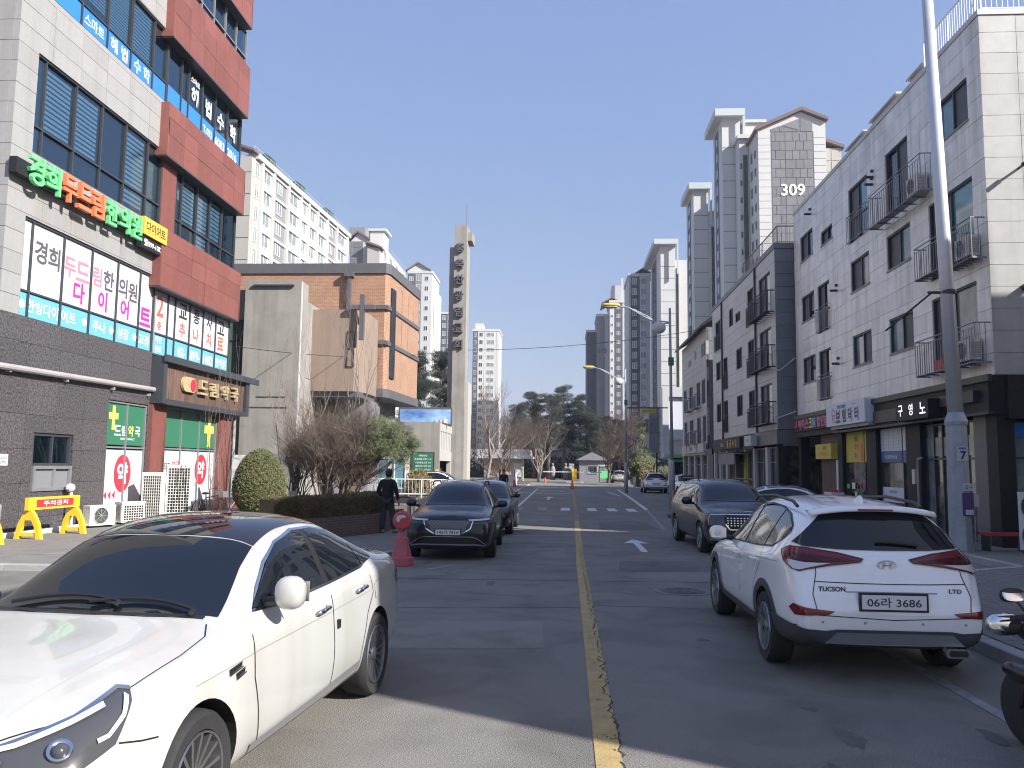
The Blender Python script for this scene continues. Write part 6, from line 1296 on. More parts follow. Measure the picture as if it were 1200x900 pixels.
def suv_fit(t, S_, txt='06라 3686', detail=True):
    L = 4.475; H = L / 2
    g = sY([(1.50, 1.055), (1.72, 1.235), (1.98, 1.415), (2.25, 1.50), (2.7, 1.525), (3.2, 1.505), (3.55, 1.455), (3.85, 1.36), (3.93, 1.30), (3.85, 1.235), (3.65, 1.15), (3.0, 1.105), (2.2, 1.075)], L)
    S_.patch('window_surround', t, [(y, z + (.018 if z > 1.2 else -.014)) for y, z in g], 'L', 'trim_black', .004, .08, True)
    for a, c in ((1.5, 2.42), (2.50, 3.32), (3.36, 3.95)): S_.patch('side_window', t, clip(g, a, c, H), 'L', 'tint_glass', .009, .06, True)
    S_.patch('windscreen', t, [(-.64, 1.3 - H), (0, 1.24 - H), (.64, 1.3 - H), (.55, 1.92 - H), (0, 1.9 - H), (-.55, 1.92 - H)], 'T', 'tint_glass', .006, .1)
    S_.patch('rear_window', t, [(-.47, 1.50), (-.3, 1.525), (0, 1.535), (.3, 1.525), (.47, 1.50), (.62, 1.36), (.755, 1.225), (.70, 1.20), (.4, 1.18), (0, 1.175), (-.4, 1.18), (-.70, 1.20), (-.755, 1.225), (-.62, 1.36)], 'B', 'tint_glass', .008, .06)
    b = B(); nx = 12
    for k in range(nx + 1):
        x = -.585 + 1.17 * k / nx; f = (abs(x) / .585) ** 2.6; zt = 1.588 - .055 * f; b.v += [(x, 3.94 - H, zt - .012), (x, 4.08 - H, zt - .004), (x, 4.185 - .06 * f - H, zt - .035), (x, 4.18 - .06 * f - H, zt - .06), (x, 4.05 - H, zt - .05)]
    for k in range(nx):
        for j in range(5): b.f.append((k * 5 + j, k * 5 + (j + 1) % 5, k * 5 + 5 + (j + 1) % 5, k * 5 + 5 + j)); b.m.append(0)
    b.f += [(0, 1, 2, 3, 4), tuple(nx * 5 + j for j in (4, 3, 2, 1, 0))]; b.m += [0, 0]; part('roof_spoiler', b, S_.sp['paint'], t, smooth=True)
    b = B(); b.box(-.16, .16, 4.17 - H, 4.19 - H, 1.532, 1.55); part('brake_light', b, 'lamp_red', t)
    b = B(); b.prism([(3.60, 1.60), (3.84, 1.575), (3.82, 1.64), (3.78, 1.665)], lambda y, z, x: (x, y - H, z), -.014, .014); part('roof_fin', b, S_.sp['paint'], t)
    for sg in (1, -1):
        b = B(); b.tube([(sg * .60, 2.0 - H, 1.54), (sg * .60, 2.15 - H, 1.60), (sg * .60, 2.9 - H, 1.63), (sg * .60, 3.6 - H, 1.595), (sg * .60, 3.75 - H, 1.55)], .017, 8); part('roof_rail', b, 'trim_black', t)
    # lamps, reflectors, cladding
    S_.patch('tail_lamp', t, [(-.47, 1.10), (-.28, 1.15), (-.05, 1.185), (.14, 1.185), (.25, 1.14), (.16, 1.06), (.02, 1.0), (-.06, .985), (-.14, 1.01), (-.28, 1.045), (-.46, 1.075)], 'G', 'lamp_red', .012, .04, True)
    S_.patch('lamp_clear_strip', t, [(-.27, 1.06), (-.10, 1.06), (.10, 1.075), (.06, 1.03), (.0, 1.0), (-.06, .995), (-.14, 1.02)], 'G', 'lamp_clear', .015, .03, True); S_.patch('lamp_band', t, [(-.42, 1.09), (-.1, 1.13), (.20, 1.135), (.14, 1.085), (-.08, 1.07), (-.40, 1.075)], 'G', 'lamp_deep', .0165, .03, True)
    S_.strip('lamp_edge', t, [(-.47, 1.10), (-.28, 1.15), (-.05, 1.185), (.14, 1.185), (.25, 1.14), (.16, 1.06), (.02, 1.0), (-.06, .985), (-.14, 1.01), (-.28, 1.045), (-.46, 1.075)], 'G', .008, 'trim_black', .013, True, True)
    S_.patch('reflector', t, [(-.36, .655), (-.02, .70), (.04, .655), (-.04, .60), (-.32, .625)], 'G', 'lamp_red', .010, .04, True)
    low = [(-.9, .50), (-.62, .50), (-.5, .535), (.5, .535), (.62, .50), (.9, .50), (.9, .37), (-.9, .37)]
    S_.patch('rear_cladding', t, [(-.68, .47), (-.5, .50), (.5, .50), (.68, .47), (.70, .34), (-.70, .34)], 'B', 'cladding', .012, .06); S_.patch('corner_cladding', t, [(-.30, .485), (.1, .52), (.36, .54), (.46, .50), (.46, .34), (-.3, .34)], 'G', 'cladding', .013, .05, True)
    b = B(); b.prism([(-.60, .375), (-.5, .47), (.5, .47), (.60, .375)], lambda x, z, y: (x, y - (.47 - z) * .25, z), H + .045, H + .10); part('skid_plate', b, 'skid_silver', t)
    b = B(); b.prism([(-.11, .32), (-.09, .365), (.09, .365), (.11, .32), (.09, .285), (-.09, .285)], lambda x, z, y: (x + .52 * -1, y, z), H + .05, H + .135); part('tailpipe', b, 'chrome', t)
    b = B(); b.prism([(-.085, .322), (-.07, .35), (.07, .35), (.085, .322), (.07, .297), (-.07, .297)], lambda x, z, y: (x + .52 * -1, y, z), H + .13, H + .137); part('pipe_mouth', b, 'black', t)
    arch_trim(S_, t); S_.patch('sill_cladding', t, sY([(1.2, .40), (3.3, .40), (3.3, .28), (1.2, .28)], L), 'L', 'cladding', .014, .08, True)
    S_.patch('sill_cladding', t, sY([(4.0, .44), (4.42, .52), (4.42, .33), (4.0, .30)], L), 'L', 'cladding', .012, .05, True)
    for pth in ([(-.64, 1.10), (-.64, .98), (-.69, .80), (-.66, .62)], [(-.66, .62), (0, .59), (.66, .62)], [(.64, 1.10), (.64, .98), (.69, .80), (.66, .62)], [(-.66, .905), (-.3, .895), (0, .893), (.3, .895), (.66, .905)]): S_.strip('tailgate_gap', t, pth, 'B', .008, 'trim_black', .004)
    for pth in ([(1.36, 1.0), (1.34, .75), (1.42, .42)], [(2.46, 1.06), (2.46, .75), (2.48, .42)], [(3.36, 1.1), (3.38, .95), (3.18, .72), (3.12, .42)]): S_.strip('door_gap', t, sY(pth, L), 'L', .008, 'trim_black', .004, True)
    S_.strip('side_crease', t, sY([(1.0, .93), (2.2, .965), (3.4, 1.0), (4.0, 1.03)], L), 'L', .005, 'paint_silver', .002, True); S_.strip('door_moulding', t, sY([(1.5, .50), (2.3, .50), (3.1, .53)], L), 'L', .03, S_.sp['paint'], .02, True)
    for y, z in ((2.28, .94), (3.12, .965)):
        for sg in (1, -1): h, nn = S_.hit(y - H, z, 'L'); b = B(); b.tube([(sg * h.x, h.y - .11, z), (sg * (h.x + .035), h.y - .07, z), (sg * (h.x + .035), h.y + .07, z + .005), (sg * h.x, h.y + .11, z + .005)], [.012, .016, .016, .012], 8); part('door_handle', b, S_.sp['paint'], t, smooth=True)
    for sg in (1, -1): h, nn = S_.hit(2.5 - H, .8, 'L'); b = B(); b.box(sg * h.x - .012, sg * h.x + .016, h.y - .018, h.y + .018, .77, .83); part('door_guard', b, 'plastic_white', t)
    mirrors(t, 1.0, 1.62 - H, 1.12, S_.sp['paint'])
    S_.patch('plate_recess', t, [(-.40, .82), (.40, .82), (.36, .63), (-.36, .63)], 'B', S_.sp['paint'], .003, .06); S_.strip('recess_edge', t, [(-.40, .822), (.40, .822)], 'B', .012, 'plastic_grey', .006)
    h, nn = S_.hit(0, .72, 'B'); plate(t, S_, h.y + .02, .745, 'B', txt, .56, .125)
    M0 = lambda x, z, o=.006: Matrix.Translation((x, S_.hit(x, z, 'B')[0].y + o, z)) @ Matrix.Rotation(math.pi, 4, 'Z') @ Matrix.Rotation(math.pi / 2, 4, 'X')
    if detail:
        flat_text(t, 'model_lettering', 'TUCSON', M0(.52, .845, .010), .045, .24, 'rim_dark', .03); flat_text(t, 'trim_lettering', 'LTD', M0(-.56, .845, .010), .038, .11, 'rim_dark', .03)
        em = B(); n = 28; Mx = M0(0, 1.055, .014)
        for k in range(n):
            a, c = 2 * math.pi * k / n, 2 * math.pi * (k + 1) / n
            em.add([(math.cos(q) * rx, math.sin(q) * rz, 0) for q, rx, rz in ((a, .088, .048), (c, .088, .048), (c, .072, .036), (a, .072, .036))], [(0, 1, 2, 3)], Mx)
        for q in ([(-.05, -.03), (-.03, -.03), (-.015, .03), (-.035, .03)], [(.015, -.03), (.035, -.03), (.05, .03), (.03, .03)], [(-.03, -.006), (.03, .0), (.032, .010), (-.028, .004)]): em.add([(x, z, .001) for x, z in q], [(0, 1, 2, 3)], Mx)
        part('badge', em, 'chrome', t)
        b = B(); b.tube([tuple(S_.hit(x, 1.225 + .02 * math.sin((x + .3) * 5), 'B')[0] + Vector((0, .03, .01))) for x in steps(-.32, .05, 8)], .012, 6); part('rear_wiper', b, 'trim_black', t)
        for x in (-.62, -.25, .25, .62): b = B(); q = S_.hit(x, .56, 'B')[0]; b.lathe([(.012, 0), (.012, .006), (0.001, .006)], (q.x, q.y + .002, q.z), 'y', 10); part('parking_sensor', b, 'plastic_grey', t)
    S_.patch('headlamp', t, [(-.2, .80), (.1, .80), (.3, .95), (.1, .93), (-.2, .88)], 'D', 'lamp_dark', .008, .05, True); S_.patch('radiator_grille', t, [(-.45, .5), (.45, .5), (.5, .75), (-.5, .75)], 'F', 'trim_black', .008, .07)
    for y in S_.sp['wh']:
        for x in (-1, 1): wheel(t, x * .81, y - H, .345, .225, 'twin')
t = assemble('parked_suv', 'white SUV seen from behind, number plate 06라 3686, parked at the right kerb', (3.08, 10.42, 0), math.pi, SUV, 'paint_snow'); t.scale = (1.045, 1.045, 1.045)
suv_fit(t, SUV)
# ---- black luxury SUV facing the camera ---------------------------------------
lux = dict(L=4.715, Wm=.955, paint='paint_black', wh=(.87, 3.745), rw=.36, ra=.40, fb=.91, fs=.965, zm=.66, zbump=.52, cr3=.35, cr4=.4,
    st=[0, .04, .1, .2, .4, .65, .95, 1.2, 1.36, 1.55, 1.8, 2.05, 2.3, 2.7, 3.1, 3.5, 3.85, 4.1, 4.3, 4.45, 4.56, 4.64, 4.69, 4.715],
    c=dict(top=[(0, .80), (.06, .90), (.2, .965), (.6, 1.03), (1.2, 1.085), (1.36, 1.13), (1.7, 1.34), (2.05, 1.53), (2.4, 1.62), (2.8, 1.64), (3.4, 1.60), (3.9, 1.50), (4.2, 1.38), (4.45, 1.2), (4.6, 1.12), (4.68, 1.0), (4.715, .85)],
           wt=[(0, .58), (.2, .68), (1.2, .79), (1.6, .68), (2.05, .61), (2.8, .60), (3.8, .59), (4.3, .64), (4.6, .72), (4.715, .6)],
           drop=[(0, .03), (.3, .05), (1.2, .05), (1.7, .07), (2.8, .075), (4, .07), (4.715, .04)],
           W=[(0, .74), (.06, .83), (.18, .90), (.4, .935), (.9, .955), (3.7, .955), (4.2, .92), (4.5, .86), (4.65, .79), (4.715, .7)],
           zb=[(0, .70), (.2, .86), (.6, .94), (1.2, 1.0), (2, 1.04), (3, 1.07), (3.8, 1.12), (4.4, 1.1), (4.6, 1.0), (4.715, .8)],
           zk=[(0, .27), (.2, .22), (1, .21), (3.7, .22), (4.5, .3), (4.715, .4)], bulge=[(0, -.04), (.2, -.01), (.5, 0), (4.3, 0), (4.715, .05)]))
LUX = Shell(lux)
def lux_fit(t, S_, txt):
    L = 4.715; H = L / 2
    g = sY([(1.62, 1.075), (1.85, 1.24), (2.1, 1.40), (2.4, 1.49), (2.9, 1.50), (3.4, 1.465), (3.8, 1.37), (4.02, 1.27), (3.9, 1.21), (3.5, 1.13), (2.3, 1.085)], L)
    S_.patch('window_surround', t, [(y, z + (.016 if z > 1.2 else -.014)) for y, z in g], 'L', 'chrome', .004, .08, True)
    for a, c in ((1.6, 2.6), (2.68, 3.5), (3.53, 4.1)): S_.patch('side_window', t, clip(g, a, c, H), 'L', 'tint_glass', .009, .06, True)
    S_.patch('windscreen', t, [(-.68, 1.39 - H), (-.35, 1.33 - H), (0, 1.315 - H), (.35, 1.33 - H), (.68, 1.39 - H), (.585, 2.06 - H), (0, 2.02 - H), (-.585, 2.06 - H)], 'T', 'tint_glass', .006, .08)
    gr = [(-.50, .82), (-.3, .84), (.3, .84), (.50, .82), (.46, .68), (.30, .585), (0, .53), (-.30, .585), (-.46, .68)]
    S_.patch('radiator_grille', t, gr, 'F', 'rim_dark', .006, .05)
    b_ = 0
    for k in range(-9, 10):
        for dr in (1, -1):
            pth = []
            for q in steps(0, 1, 10):
                z = .535 + q * .30; x = k * .075 + dr * q * .30
                w_ = .50 if z > .8 else .30 + (z - .585) / .235 * .2 if z > .585 else .30 * (z - .53) / .055
                if abs(x) < w_ - .01: pth.append((x, z))
            if len(pth) > 1: S_.strip('grille_mesh', t, pth, 'F', .010, 'metal_grey', .011)
    S_.strip('grille_frame', t, [(-.52, .83), (-.475, .675), (-.31, .575), (0, .515), (.31, .575), (.475, .675), (.52, .83)], 'F', .022, 'chrome', .012)
    for z0, z1 in ((.765, .80), (.83, .862)): S_.patch('headlamp', t, [(-.34, z0), (.18, z0 + .02), (.18, z1 + .02), (-.34, z1)], 'D', 'lamp_clear' if z0 > .8 else 'lamp_dark', .009, .05, True)
    S_.patch('lower_intake', t, [(-.62, .36), (.62, .36), (.50, .47), (-.50, .47)], 'F', 'trim_black', .008, .06); S_.strip('bumper_strip', t, [(-.78, .33), (-.60, .345), (.60, .345), (.78, .33)], 'F', .03, 'skid_silver', .02)
    S_.strip('bumper_wing', t, [(-.80, .345), (-.62, .47), (-.5, .505), (.5, .505), (.62, .47), (.80, .345)], 'F', .018, 'chrome', .014)
    S_.strip('bonnet_gap', t, [(-.66, .12 - H), (-.75, .5 - H), (-.80, 1.1 - H), (-.74, 1.3 - H)], 'T', .008, 'trim_black', .003, True)
    for sg in (-1, 1): S_.strip('bonnet_crease', t, [(sg * .36, .12 - H), (sg * .5, .7 - H), (sg * .56, 1.25 - H)], 'T', .012, 'paint_navy', .006)
    h, nn = S_.hit(0, .65, 'F'); plate(t, S_, h.y - .03, .60, 'F', txt, .52, .11)
    bd = B(); q = S_.hit(0, .14 - H, 'T')[0] + Vector((0, -.01, .004)); bd.box(-.16, .16, q.y - .012, q.y + .012, q.z, q.z + .012); part('wing_badge', bd, 'chrome', t)
    for pth in ([(1.45, 1.02), (1.44, .75), (1.52, .35)], [(2.64, 1.08), (2.64, .6), (2.62, .35)], [(3.56, 1.12), (3.52, .85), (3.3, .4)]): S_.strip('door_gap', t, sY(pth, L), 'L', .008, 'trim_black', .004, True)
    S_.strip('sill_trim', t, sY([(1.4, .30), (3.2, .30)], L), 'L', .03, 'chrome', .012, True)
    for sg in (1, -1): b = B(); b.tube([(sg * .615, 2.1 - H, 1.53), (sg * .615, 2.3 - H, 1.62), (sg * .615, 3.5 - H, 1.61), (sg * .61, 3.8 - H, 1.52)], .018, 8); part('roof_rail', b, 'trim_black', t)
    mirrors(t, 1.06, 1.72 - H, 1.13, 'paint_black', r=(.12, .08, .085))
    for y in S_.sp['wh']:
        for x in (-1, 1): wheel(t, x * .84, y - H, .36, .25, 'ten', 'rim_dark')
t = assemble('parked_suv', 'black luxury SUV with crest shaped mesh grille parked facing the camera', (-2.48, 19.75, 0), RAD(1.5), LUX, 'paint_black'); lux_fit(t, LUX, '142가 7814')
# ---- black people carrier ----------------------------------------------------
van = dict(L=5.155, Wm=.9975, paint='paint_navy', wh=(.95, 4.04), rw=.36, ra=.40, fb=.93, fs=.975, zm=.72, zbump=.55, cr3=.3, cr4=.4,
    st=[0, .04, .1, .22, .45, .7, .95, 1.15, 1.3, 1.5, 1.75, 2.0, 2.3, 2.8, 3.3, 3.8, 4.3, 4.65, 4.85, 4.98, 5.06, 5.12, 5.155],
    c=dict(top=[(0, .88), (.06, .97), (.22, 1.03), (.6, 1.09), (1.12, 1.15), (1.3, 1.22), (1.7, 1.48), (2.0, 1.64), (2.35, 1.72), (3, 1.75), (4.2, 1.72), (4.8, 1.65), (4.95, 1.5), (5.06, 1.2), (5.155, .95)],
           wt=[(0, .66), (.3, .76), (1.15, .84), (1.7, .74), (2.1, .69), (3, .68), (4.6, .67), (5.155, .7)], drop=[(0, .03), (.4, .05), (1.2, .05), (1.8, .07), (3, .08), (5.155, .05)],
           W=[(0, .80), (.06, .88), (.2, .94), (.45, .98), (1, .9975), (4.4, .9975), (4.9, .95), (5.155, .86)], zb=[(0, .78), (.3, .95), (.8, 1.0), (1.3, 1.06), (2.2, 1.09), (4, 1.11), (4.9, 1.12), (5.155, .9)],
           zk=[(0, .27), (.3, .22), (4.6, .24), (5.155, .36)], bulge=[(0, -.03), (.3, 0), (4.8, 0), (5.155, .04)]))
VAN = Shell(van)
def van_fit(t, S_, txt):
    L = 5.155; H = L / 2
    g = sY([(1.62, 1.15), (1.85, 1.31), (2.12, 1.48), (2.4, 1.55), (3, 1.58), (4.3, 1.55), (4.75, 1.50), (4.82, 1.2), (4.5, 1.16), (2.4, 1.135)], L)
    S_.patch('window_surround', t, [(y, z + (.016 if z > 1.3 else -.014)) for y, z in g], 'L', 'chrome', .004, .08, True)
    for a, c in ((1.6, 2.5), (2.58, 3.65), (3.73, 4.85)): S_.patch('side_window', t, clip(g, a, c, H), 'L', 'tint_glass', .009, .06, True)
    S_.patch('windscreen', t, [(-.74, 1.36 - H), (-.38, 1.29 - H), (0, 1.27 - H), (.38, 1.29 - H), (.74, 1.36 - H), (.66, 2.0 - H), (0, 1.96 - H), (-.66, 2.0 - H)], 'T', 'tint_glass', .006, .08)
    S_.patch('radiator_grille', t, [(-.60, .93), (.60, .93), (.58, .70), (.48, .60), (-.48, .60), (-.58, .70)], 'F', 'trim_black', .006, .05)
    for z in (.70, .755, .81, .865):
        for k in range(-7, 8):
            if abs(k * .075) < .53: S_.patch('grille_stud', t, [(k * .075 - .022, z), (k * .075, z - .012), (k * .075 + .022, z), (k * .075, z + .016)], 'F', 'chrome', .014, .03)
    S_.strip('grille_frame', t, [(-.58, .73), (-.48, .61), (.48, .61), (.58, .73)], 'F', .025, 'chrome', .014); S_.strip('grille_top', t, [(-.62, .945), (.62, .945)], 'F', .02, 'chrome', .012)
    S_.patch('headlamp', t, [(-.26, .74), (-.02, .66), (.06, .66), (.1, .93), (-.2, .95)], 'D', 'lamp_dark', .009, .05, True); S_.strip('daytime_light', t, [(-.28, .945), (.12, .925), (.10, .70)], 'D', .02, 'lamp_clear', .013, True)
    S_.patch('lower_intake', t, [(-.6, .35), (.6, .35), (.55, .50), (-.55, .50)], 'F', 'trim_black', .008, .06); S_.strip('bumper_strip', t, [(-.72, .33), (.72, .33)], 'F', .05, 'skid_silver', .02)
    S_.patch('bumper_corner', t, [(-.22, .36), (.1, .36), (.1, .44), (-.1, .46)], 'D', 'skid_silver', .012, .05, True)
    h, nn = S_.hit(0, .5, 'F'); plate(t, S_, h.y - .02, .52, 'F', txt, .52, .11)
    flat_text(t, 'bonnet_lettering', 'KIA', Matrix.Translation(S_.hit(0, .16 - H, 'T')[0] + Vector((0, 0, .012))) @ Matrix.Rotation(RAD(25), 4, 'X'), .05, .17, 'chrome')
    S_.strip('bonnet_gap', t, [(-.70, .15 - H), (-.82, .6 - H), (-.86, 1.1 - H)], 'T', .008, 'trim_black', .003, True)
    for sg in (-1, 1): S_.strip('bonnet_crease', t, [(sg * .4, .15 - H), (sg * .5, .6 - H), (sg * .56, 1.15 - H)], 'T', .012, 'paint_black', .006)
    for pth in ([(1.5, 1.1), (1.48, .75), (1.56, .35)], [(2.54, 1.14), (2.54, .35)], [(3.7, 1.15), (3.7, .8), (3.6, .4)]): S_.strip('door_gap', t, sY(pth, L), 'L', .008, 'trim_black', .004, True)
    S_.strip('sill_trim', t, sY([(1.5, .30), (3.5, .30)], L), 'L', .04, 'chrome', .014, True)
    for sg in (1, -1): b = B(); b.tube([(sg * .69, 2.2 - H, 1.68), (sg * .69, 2.4 - H, 1.74), (sg * .69, 4.3 - H, 1.73), (sg * .69, 4.6 - H, 1.66)], .02, 8); part('roof_rail', b, 'trim_black', t)
    mirrors(t, 1.12, 1.72 - H, 1.2, 'paint_black', r=(.13, .085, .1))
    for y in S_.sp['wh']:
        for x in (-1, 1): wheel(t, x * .87, y - H, .36, .24, 'five', 'rim_silver')
t = assemble('parked_people_carrier', 'black people carrier with studded grille parked facing the camera on the right', (4.17, 21.9, 0), RAD(3.0), VAN, 'paint_navy'); van_fit(t, VAN, '37나 4829')
# ---- the other cars ----------------------------------------------------------
t = assemble('parked_saloon_car', 'dark saloon parked close behind the black luxury SUV', (-2.40, 26.2, 0), RAD(0), SAL, 'paint_black'); saloon_fit(t, SAL, False)
t = assemble('parked_saloon_car', 'white saloon parked nose to the shops behind the black people carrier', (6.9, 25.6, .0), RAD(82), SAL, 'paint_snow'); saloon_fit(t, SAL, False)
t = assemble('parked_saloon_car', 'white saloon standing broadside at the door of the concrete church wing', (-7.75, 51.4, .1), RAD(88), SAL, 'paint_snow'); saloon_fit(t, SAL, False)
b = B(); b.box(-.16, .16, .1, .26, 1.52, 1.64); part('roof_sign', b, 'letter_yellow', t)
t = assemble('parked_saloon_car', 'white saloon parked along the beige block, mostly hidden by the people carrier', (9.0, 62, .0), RAD(6), SAL, 'paint_snow'); saloon_fit(t, SAL, False)
t = assemble('parked_suv', 'small white SUV parked far up the road beside the street lamp', (7.35, 68.0, .0), math.pi, SUV, 'paint_snow'); suv_fit(t, SUV, '24서 9031', False)
t = assemble('parked_suv', 'far silver SUV parked near the right-hand gatehouse beyond the crossing', (7.2, 108, .0), math.pi, SUV, 'paint_silver'); suv_fit(t, SUV, '81도 2265', False)
# ------------------------------------------------------------------ street furniture
mat('paint_lamp_yellow', (.72, .50, .08), .4); mat('paint_green', (.03, .16, .10), .5); mat('galvanised', (.40, .42, .45), .55, metal=.25, col2=(.30, .32, .36), vscale=6); mat('bollard_red', (.46, .10, .13), .5, var=.12, vscale=6, dirt=.2); mat('cone_orange', (.80, .12, .04), .5); mat('fence_white', (.66, .67, .66), .5, var=.04); mat('flyer_purple', (.10, .055, .15), .5); mat('bag_white', (.6, .6, .58), .7)
t = thing('street_pole', 'thick steel street pole with a grey octagonal base carrying a number 7 plate', 'pole', (9.55, 20.6, .13))
b = B(); b.lathe([(.30, 0), (.27, .3), (.245, 3.0)], (9.55, 20.6, .13), n=8); part('base', b, 'galvanised', t)
b = B(); b.lathe([(.27, 3.0), (.28, 3.08), (.19, 3.3), (.17, 3.32)], (9.55, 20.6, .13), n=8); part('collar', b, 'galvanised', t)
b = B(); b.tube([(9.55, 20.6, 3.3), (9.42, 20.6, 8.5), (9.24, 20.6, 15.5)], [.178, .155, .125], 20); part('shaft', b, 'steel', t, smooth=True)
b = B(); b.lathe([(.175, 0), (.19, .02), (.19, .1), (.175, .12)], (9.5, 20.6, 6.35), n=16); b.box(9.0, 9.32, 20.58, 20.62, 6.38, 6.44); part('clamp', b, 'metal_dark', t)
b = B(); b.tube([(9.1, 20.55, 6.42), (8.3, 21.5, 5.6)], .025, 6); part('stay_rod', b, 'metal_dark', t)
S = Fc('S', 20.33)
b = B(); S.box(b, 9.42, 9.66, 2.25, 2.6, 0, .015); q = part('number_plate', b, 'film_white', t); part('plate_number', text(B(), S, '7', 9.56, 2.39, .2, .018, bold=.03), 'ink_black', q); b = B(); S.box(b, 9.46, 9.62, 2.53, 2.58, .014, .018); part('plate_print', b, 'film_blue', q)
for x0, x1, z0, z1, m in ((9.52, 9.78, 1.55, 1.72, 'film_white'), (9.5, 9.76, .95, 1.5, 'flyer_purple'), (9.56, 9.74, .98, 1.1, 'film_white')): b = B(); S.box(b, x0, x1, z0, z1, .0 if m != 'film_white' else .006, .008 if m != 'film_white' else .014); part('flyer', b, m, t)
part('flyer_print', text(B(), S, '급구', 9.65, 1.63, .09, .016), 'ink_grey', t)
t = thing('flyer', 'small white flyer taped beside the thick steel street pole', 'flyer', (9.95, 20.7, 1.2)); b = B(); b.box(9.86, 10.06, 20.69, 20.7, 1.15, 1.45); part('sheet', b, 'film_white', t); b = B(); b.tube([(9.96, 20.74, .13), (9.96, 20.74, 1.5)], .02, 6); part('stake', b, 'metal_grey', t)
def street_lamp(label, x, y, h):
    t = thing('street_lamp', label, 'street lamp', (x, y, 0), 'twin head street lamps')
    b = B(); b.lathe([(.16, 0), (.15, 1.6), (.13, 2.2), (.09, 2.4)], (x, y, 0), n=14); b.tube([(x, y, 2.3), (x - .05, y, h)], [.085, .06], 12); part('pole', b, 'galvanised', t, smooth=True)
    b = B(); b.tube([(x, y, h - .75), (x - .6, y, h - .8), (x - 1.3, y, h - .45), (x - 2.1, y, h + .02), (x - 2.7, y, h + .12)], .04, 8); b.tube([(x, y, h - .72), (x - .6, y, h - .65)], .03, 6); b.tube([(x - 1.9, y, h - .05), (x - 1.2, y, h - .4), (x - .6, y, h - .85)], .035, 8); part('arm', b, 'galvanised', t)
    b = B(); superel(b, (x - 3.0, y, h + .16), (.48, .17, .1), .8, 16); g = part('lamp_head', b, 'paint_lamp_yellow', t, smooth=True)
    b = B(); superel(b, (x - 3.02, y, h + .06), (.40, .14, .07), .8, 14); part('lens', b, 'plastic_grey', g, smooth=True)
    b = B(); superel(b, (x - .6, y - .05, h - 1.0), (.34, .26, .30), .9, 18); part('floodlight', b, 'film_white', t, smooth=True)
    b = B(); b.box(x - .14, x + .12, y - .1, y + .1, h - 2.9, h - 2.5); part('junction_box', b, 'paint_green', t)
    b = B(); b.lathe([(.135, 0), (.14, .1), (.14, .5), (.135, .6)], (x, y, 1.3), n=12); part('sleeve', b, 'plastic_yellow', t)
    return t
street_lamp('nearer twin head street lamp on the right with a yellow topped lantern', 5.35, 41, 10.0)
street_lamp('farther twin head street lamp on the right by the crossing', 5.0, 66, 9.9)
t = thing('overhead_sign', 'small yellow sign hanging from a thin arm between the two street lamps', 'sign', (6.6, 65.8, 6.4)); b = B(); b.tube([(5.06, 65.85, 6.75), (8.3, 65.85, 6.78)], .05, 6); part('arm', b, 'metal_dark', t)
b = B(); b.box(6.2, 7.35, 65.8, 65.86, 6.35, 6.7); part('board', b, 'banner_yellow', t); part('lettering', text(B(), Fc('S', 65.8), '어린이보호구역', 6.78, 6.52, .15, .01), 'ink_black', t)
def cable(label, a, c, sag, r=.012):
    a, c = Vector(a), Vector(c); pts = [tuple(a.lerp(c, t_) - Vector((0, 0, sag * 4 * t_ * (1 - t_)))) for t_ in steps(0, 1, 14)]; b = B(); b.tube(pts, r, 5); return single('overhead_cable', b, 'black', label, 'cable')
cable('overhead cable running from the church tower across the street to the beige block', (-7.2, 60.4, 10.6), (10.1, 60.5, 12.2), .35, .02)
cable('overhead cable between the clinic building and the church tower', (-13.9, 33.5, 6.9), (-8.3, 60.3, 10.6), .5, .015)
b = B(); b.tube([(9.9, 40.2, 7.0), (10.3, 39.7, 6.7), (10.8, 38.8, 7.2)], .025, 5); single('loose_hose', b, 'bag_white', 'upper white hose slung from the black balcony to the corner block', 'hose')
b = B(); b.tube([(9.9, 40.2, 4.9), (10.1, 39.8, 4.4), (10.8, 38.8, 4.7)], .025, 5); single('loose_hose', b, 'bag_white', 'lower white hose slung from the black balcony to the corner block', 'hose')
# red parking bollard and grey post
t = thing('parking_bollard', 'faded red plastic parking bollard with a round head and torn white sticker', 'bollard', (-3.22, 16.5, .0)); bx, by = -3.22, 16.5
b = B(); b.lathe([(.24, .0), (.25, .02), (.245, .16), (.21, .18)], (bx, by, 0), n=8); part('foot', b, 'bollard_red', t)
b = B(); b.lathe([(.205, .18), (.115, .55), (.09, .57), (.06, .66), (.075, .70), (.09, .72)], (bx, by, 0), n=8); part('stem', b, 'bollard_red', t)
b = B(); b.lathe([(.05, -.06), (.17, -.055), (.195, -.03), (.195, .03), (.17, .055), (.05, .06)], (bx, by, .885), 'y', 24); g = part('round_head', b, 'bollard_red', t, smooth=True)
b = B(); b.lathe([(.155, -.062), (.155, -.066), (.001, -.066)], (bx, by, .885), 'y', 24, cap=False); part('face_disc', b, 'red_plastic', g)
b = B(); b.v = [(bx + x, by - .069, .885 + z) for x, z in ((-.12, .03), (-.09, .10), (.02, .12), (.10, .085), (.06, .06), (-.02, .045), (-.05, -.02), (-.09, -.03))]; b.f = [tuple(range(8))]; b.m = [0]; part('torn_sticker', b, 'film_white', g)
b = B(); b.lathe([(.05, 0), (.05, 1.02), (.03, 1.05)], (-3.78, 20.2, .1), n=12); single('grey_post', b, 'metal_grey', 'slim grey post standing between the red bollard and the black SUV', 'post')
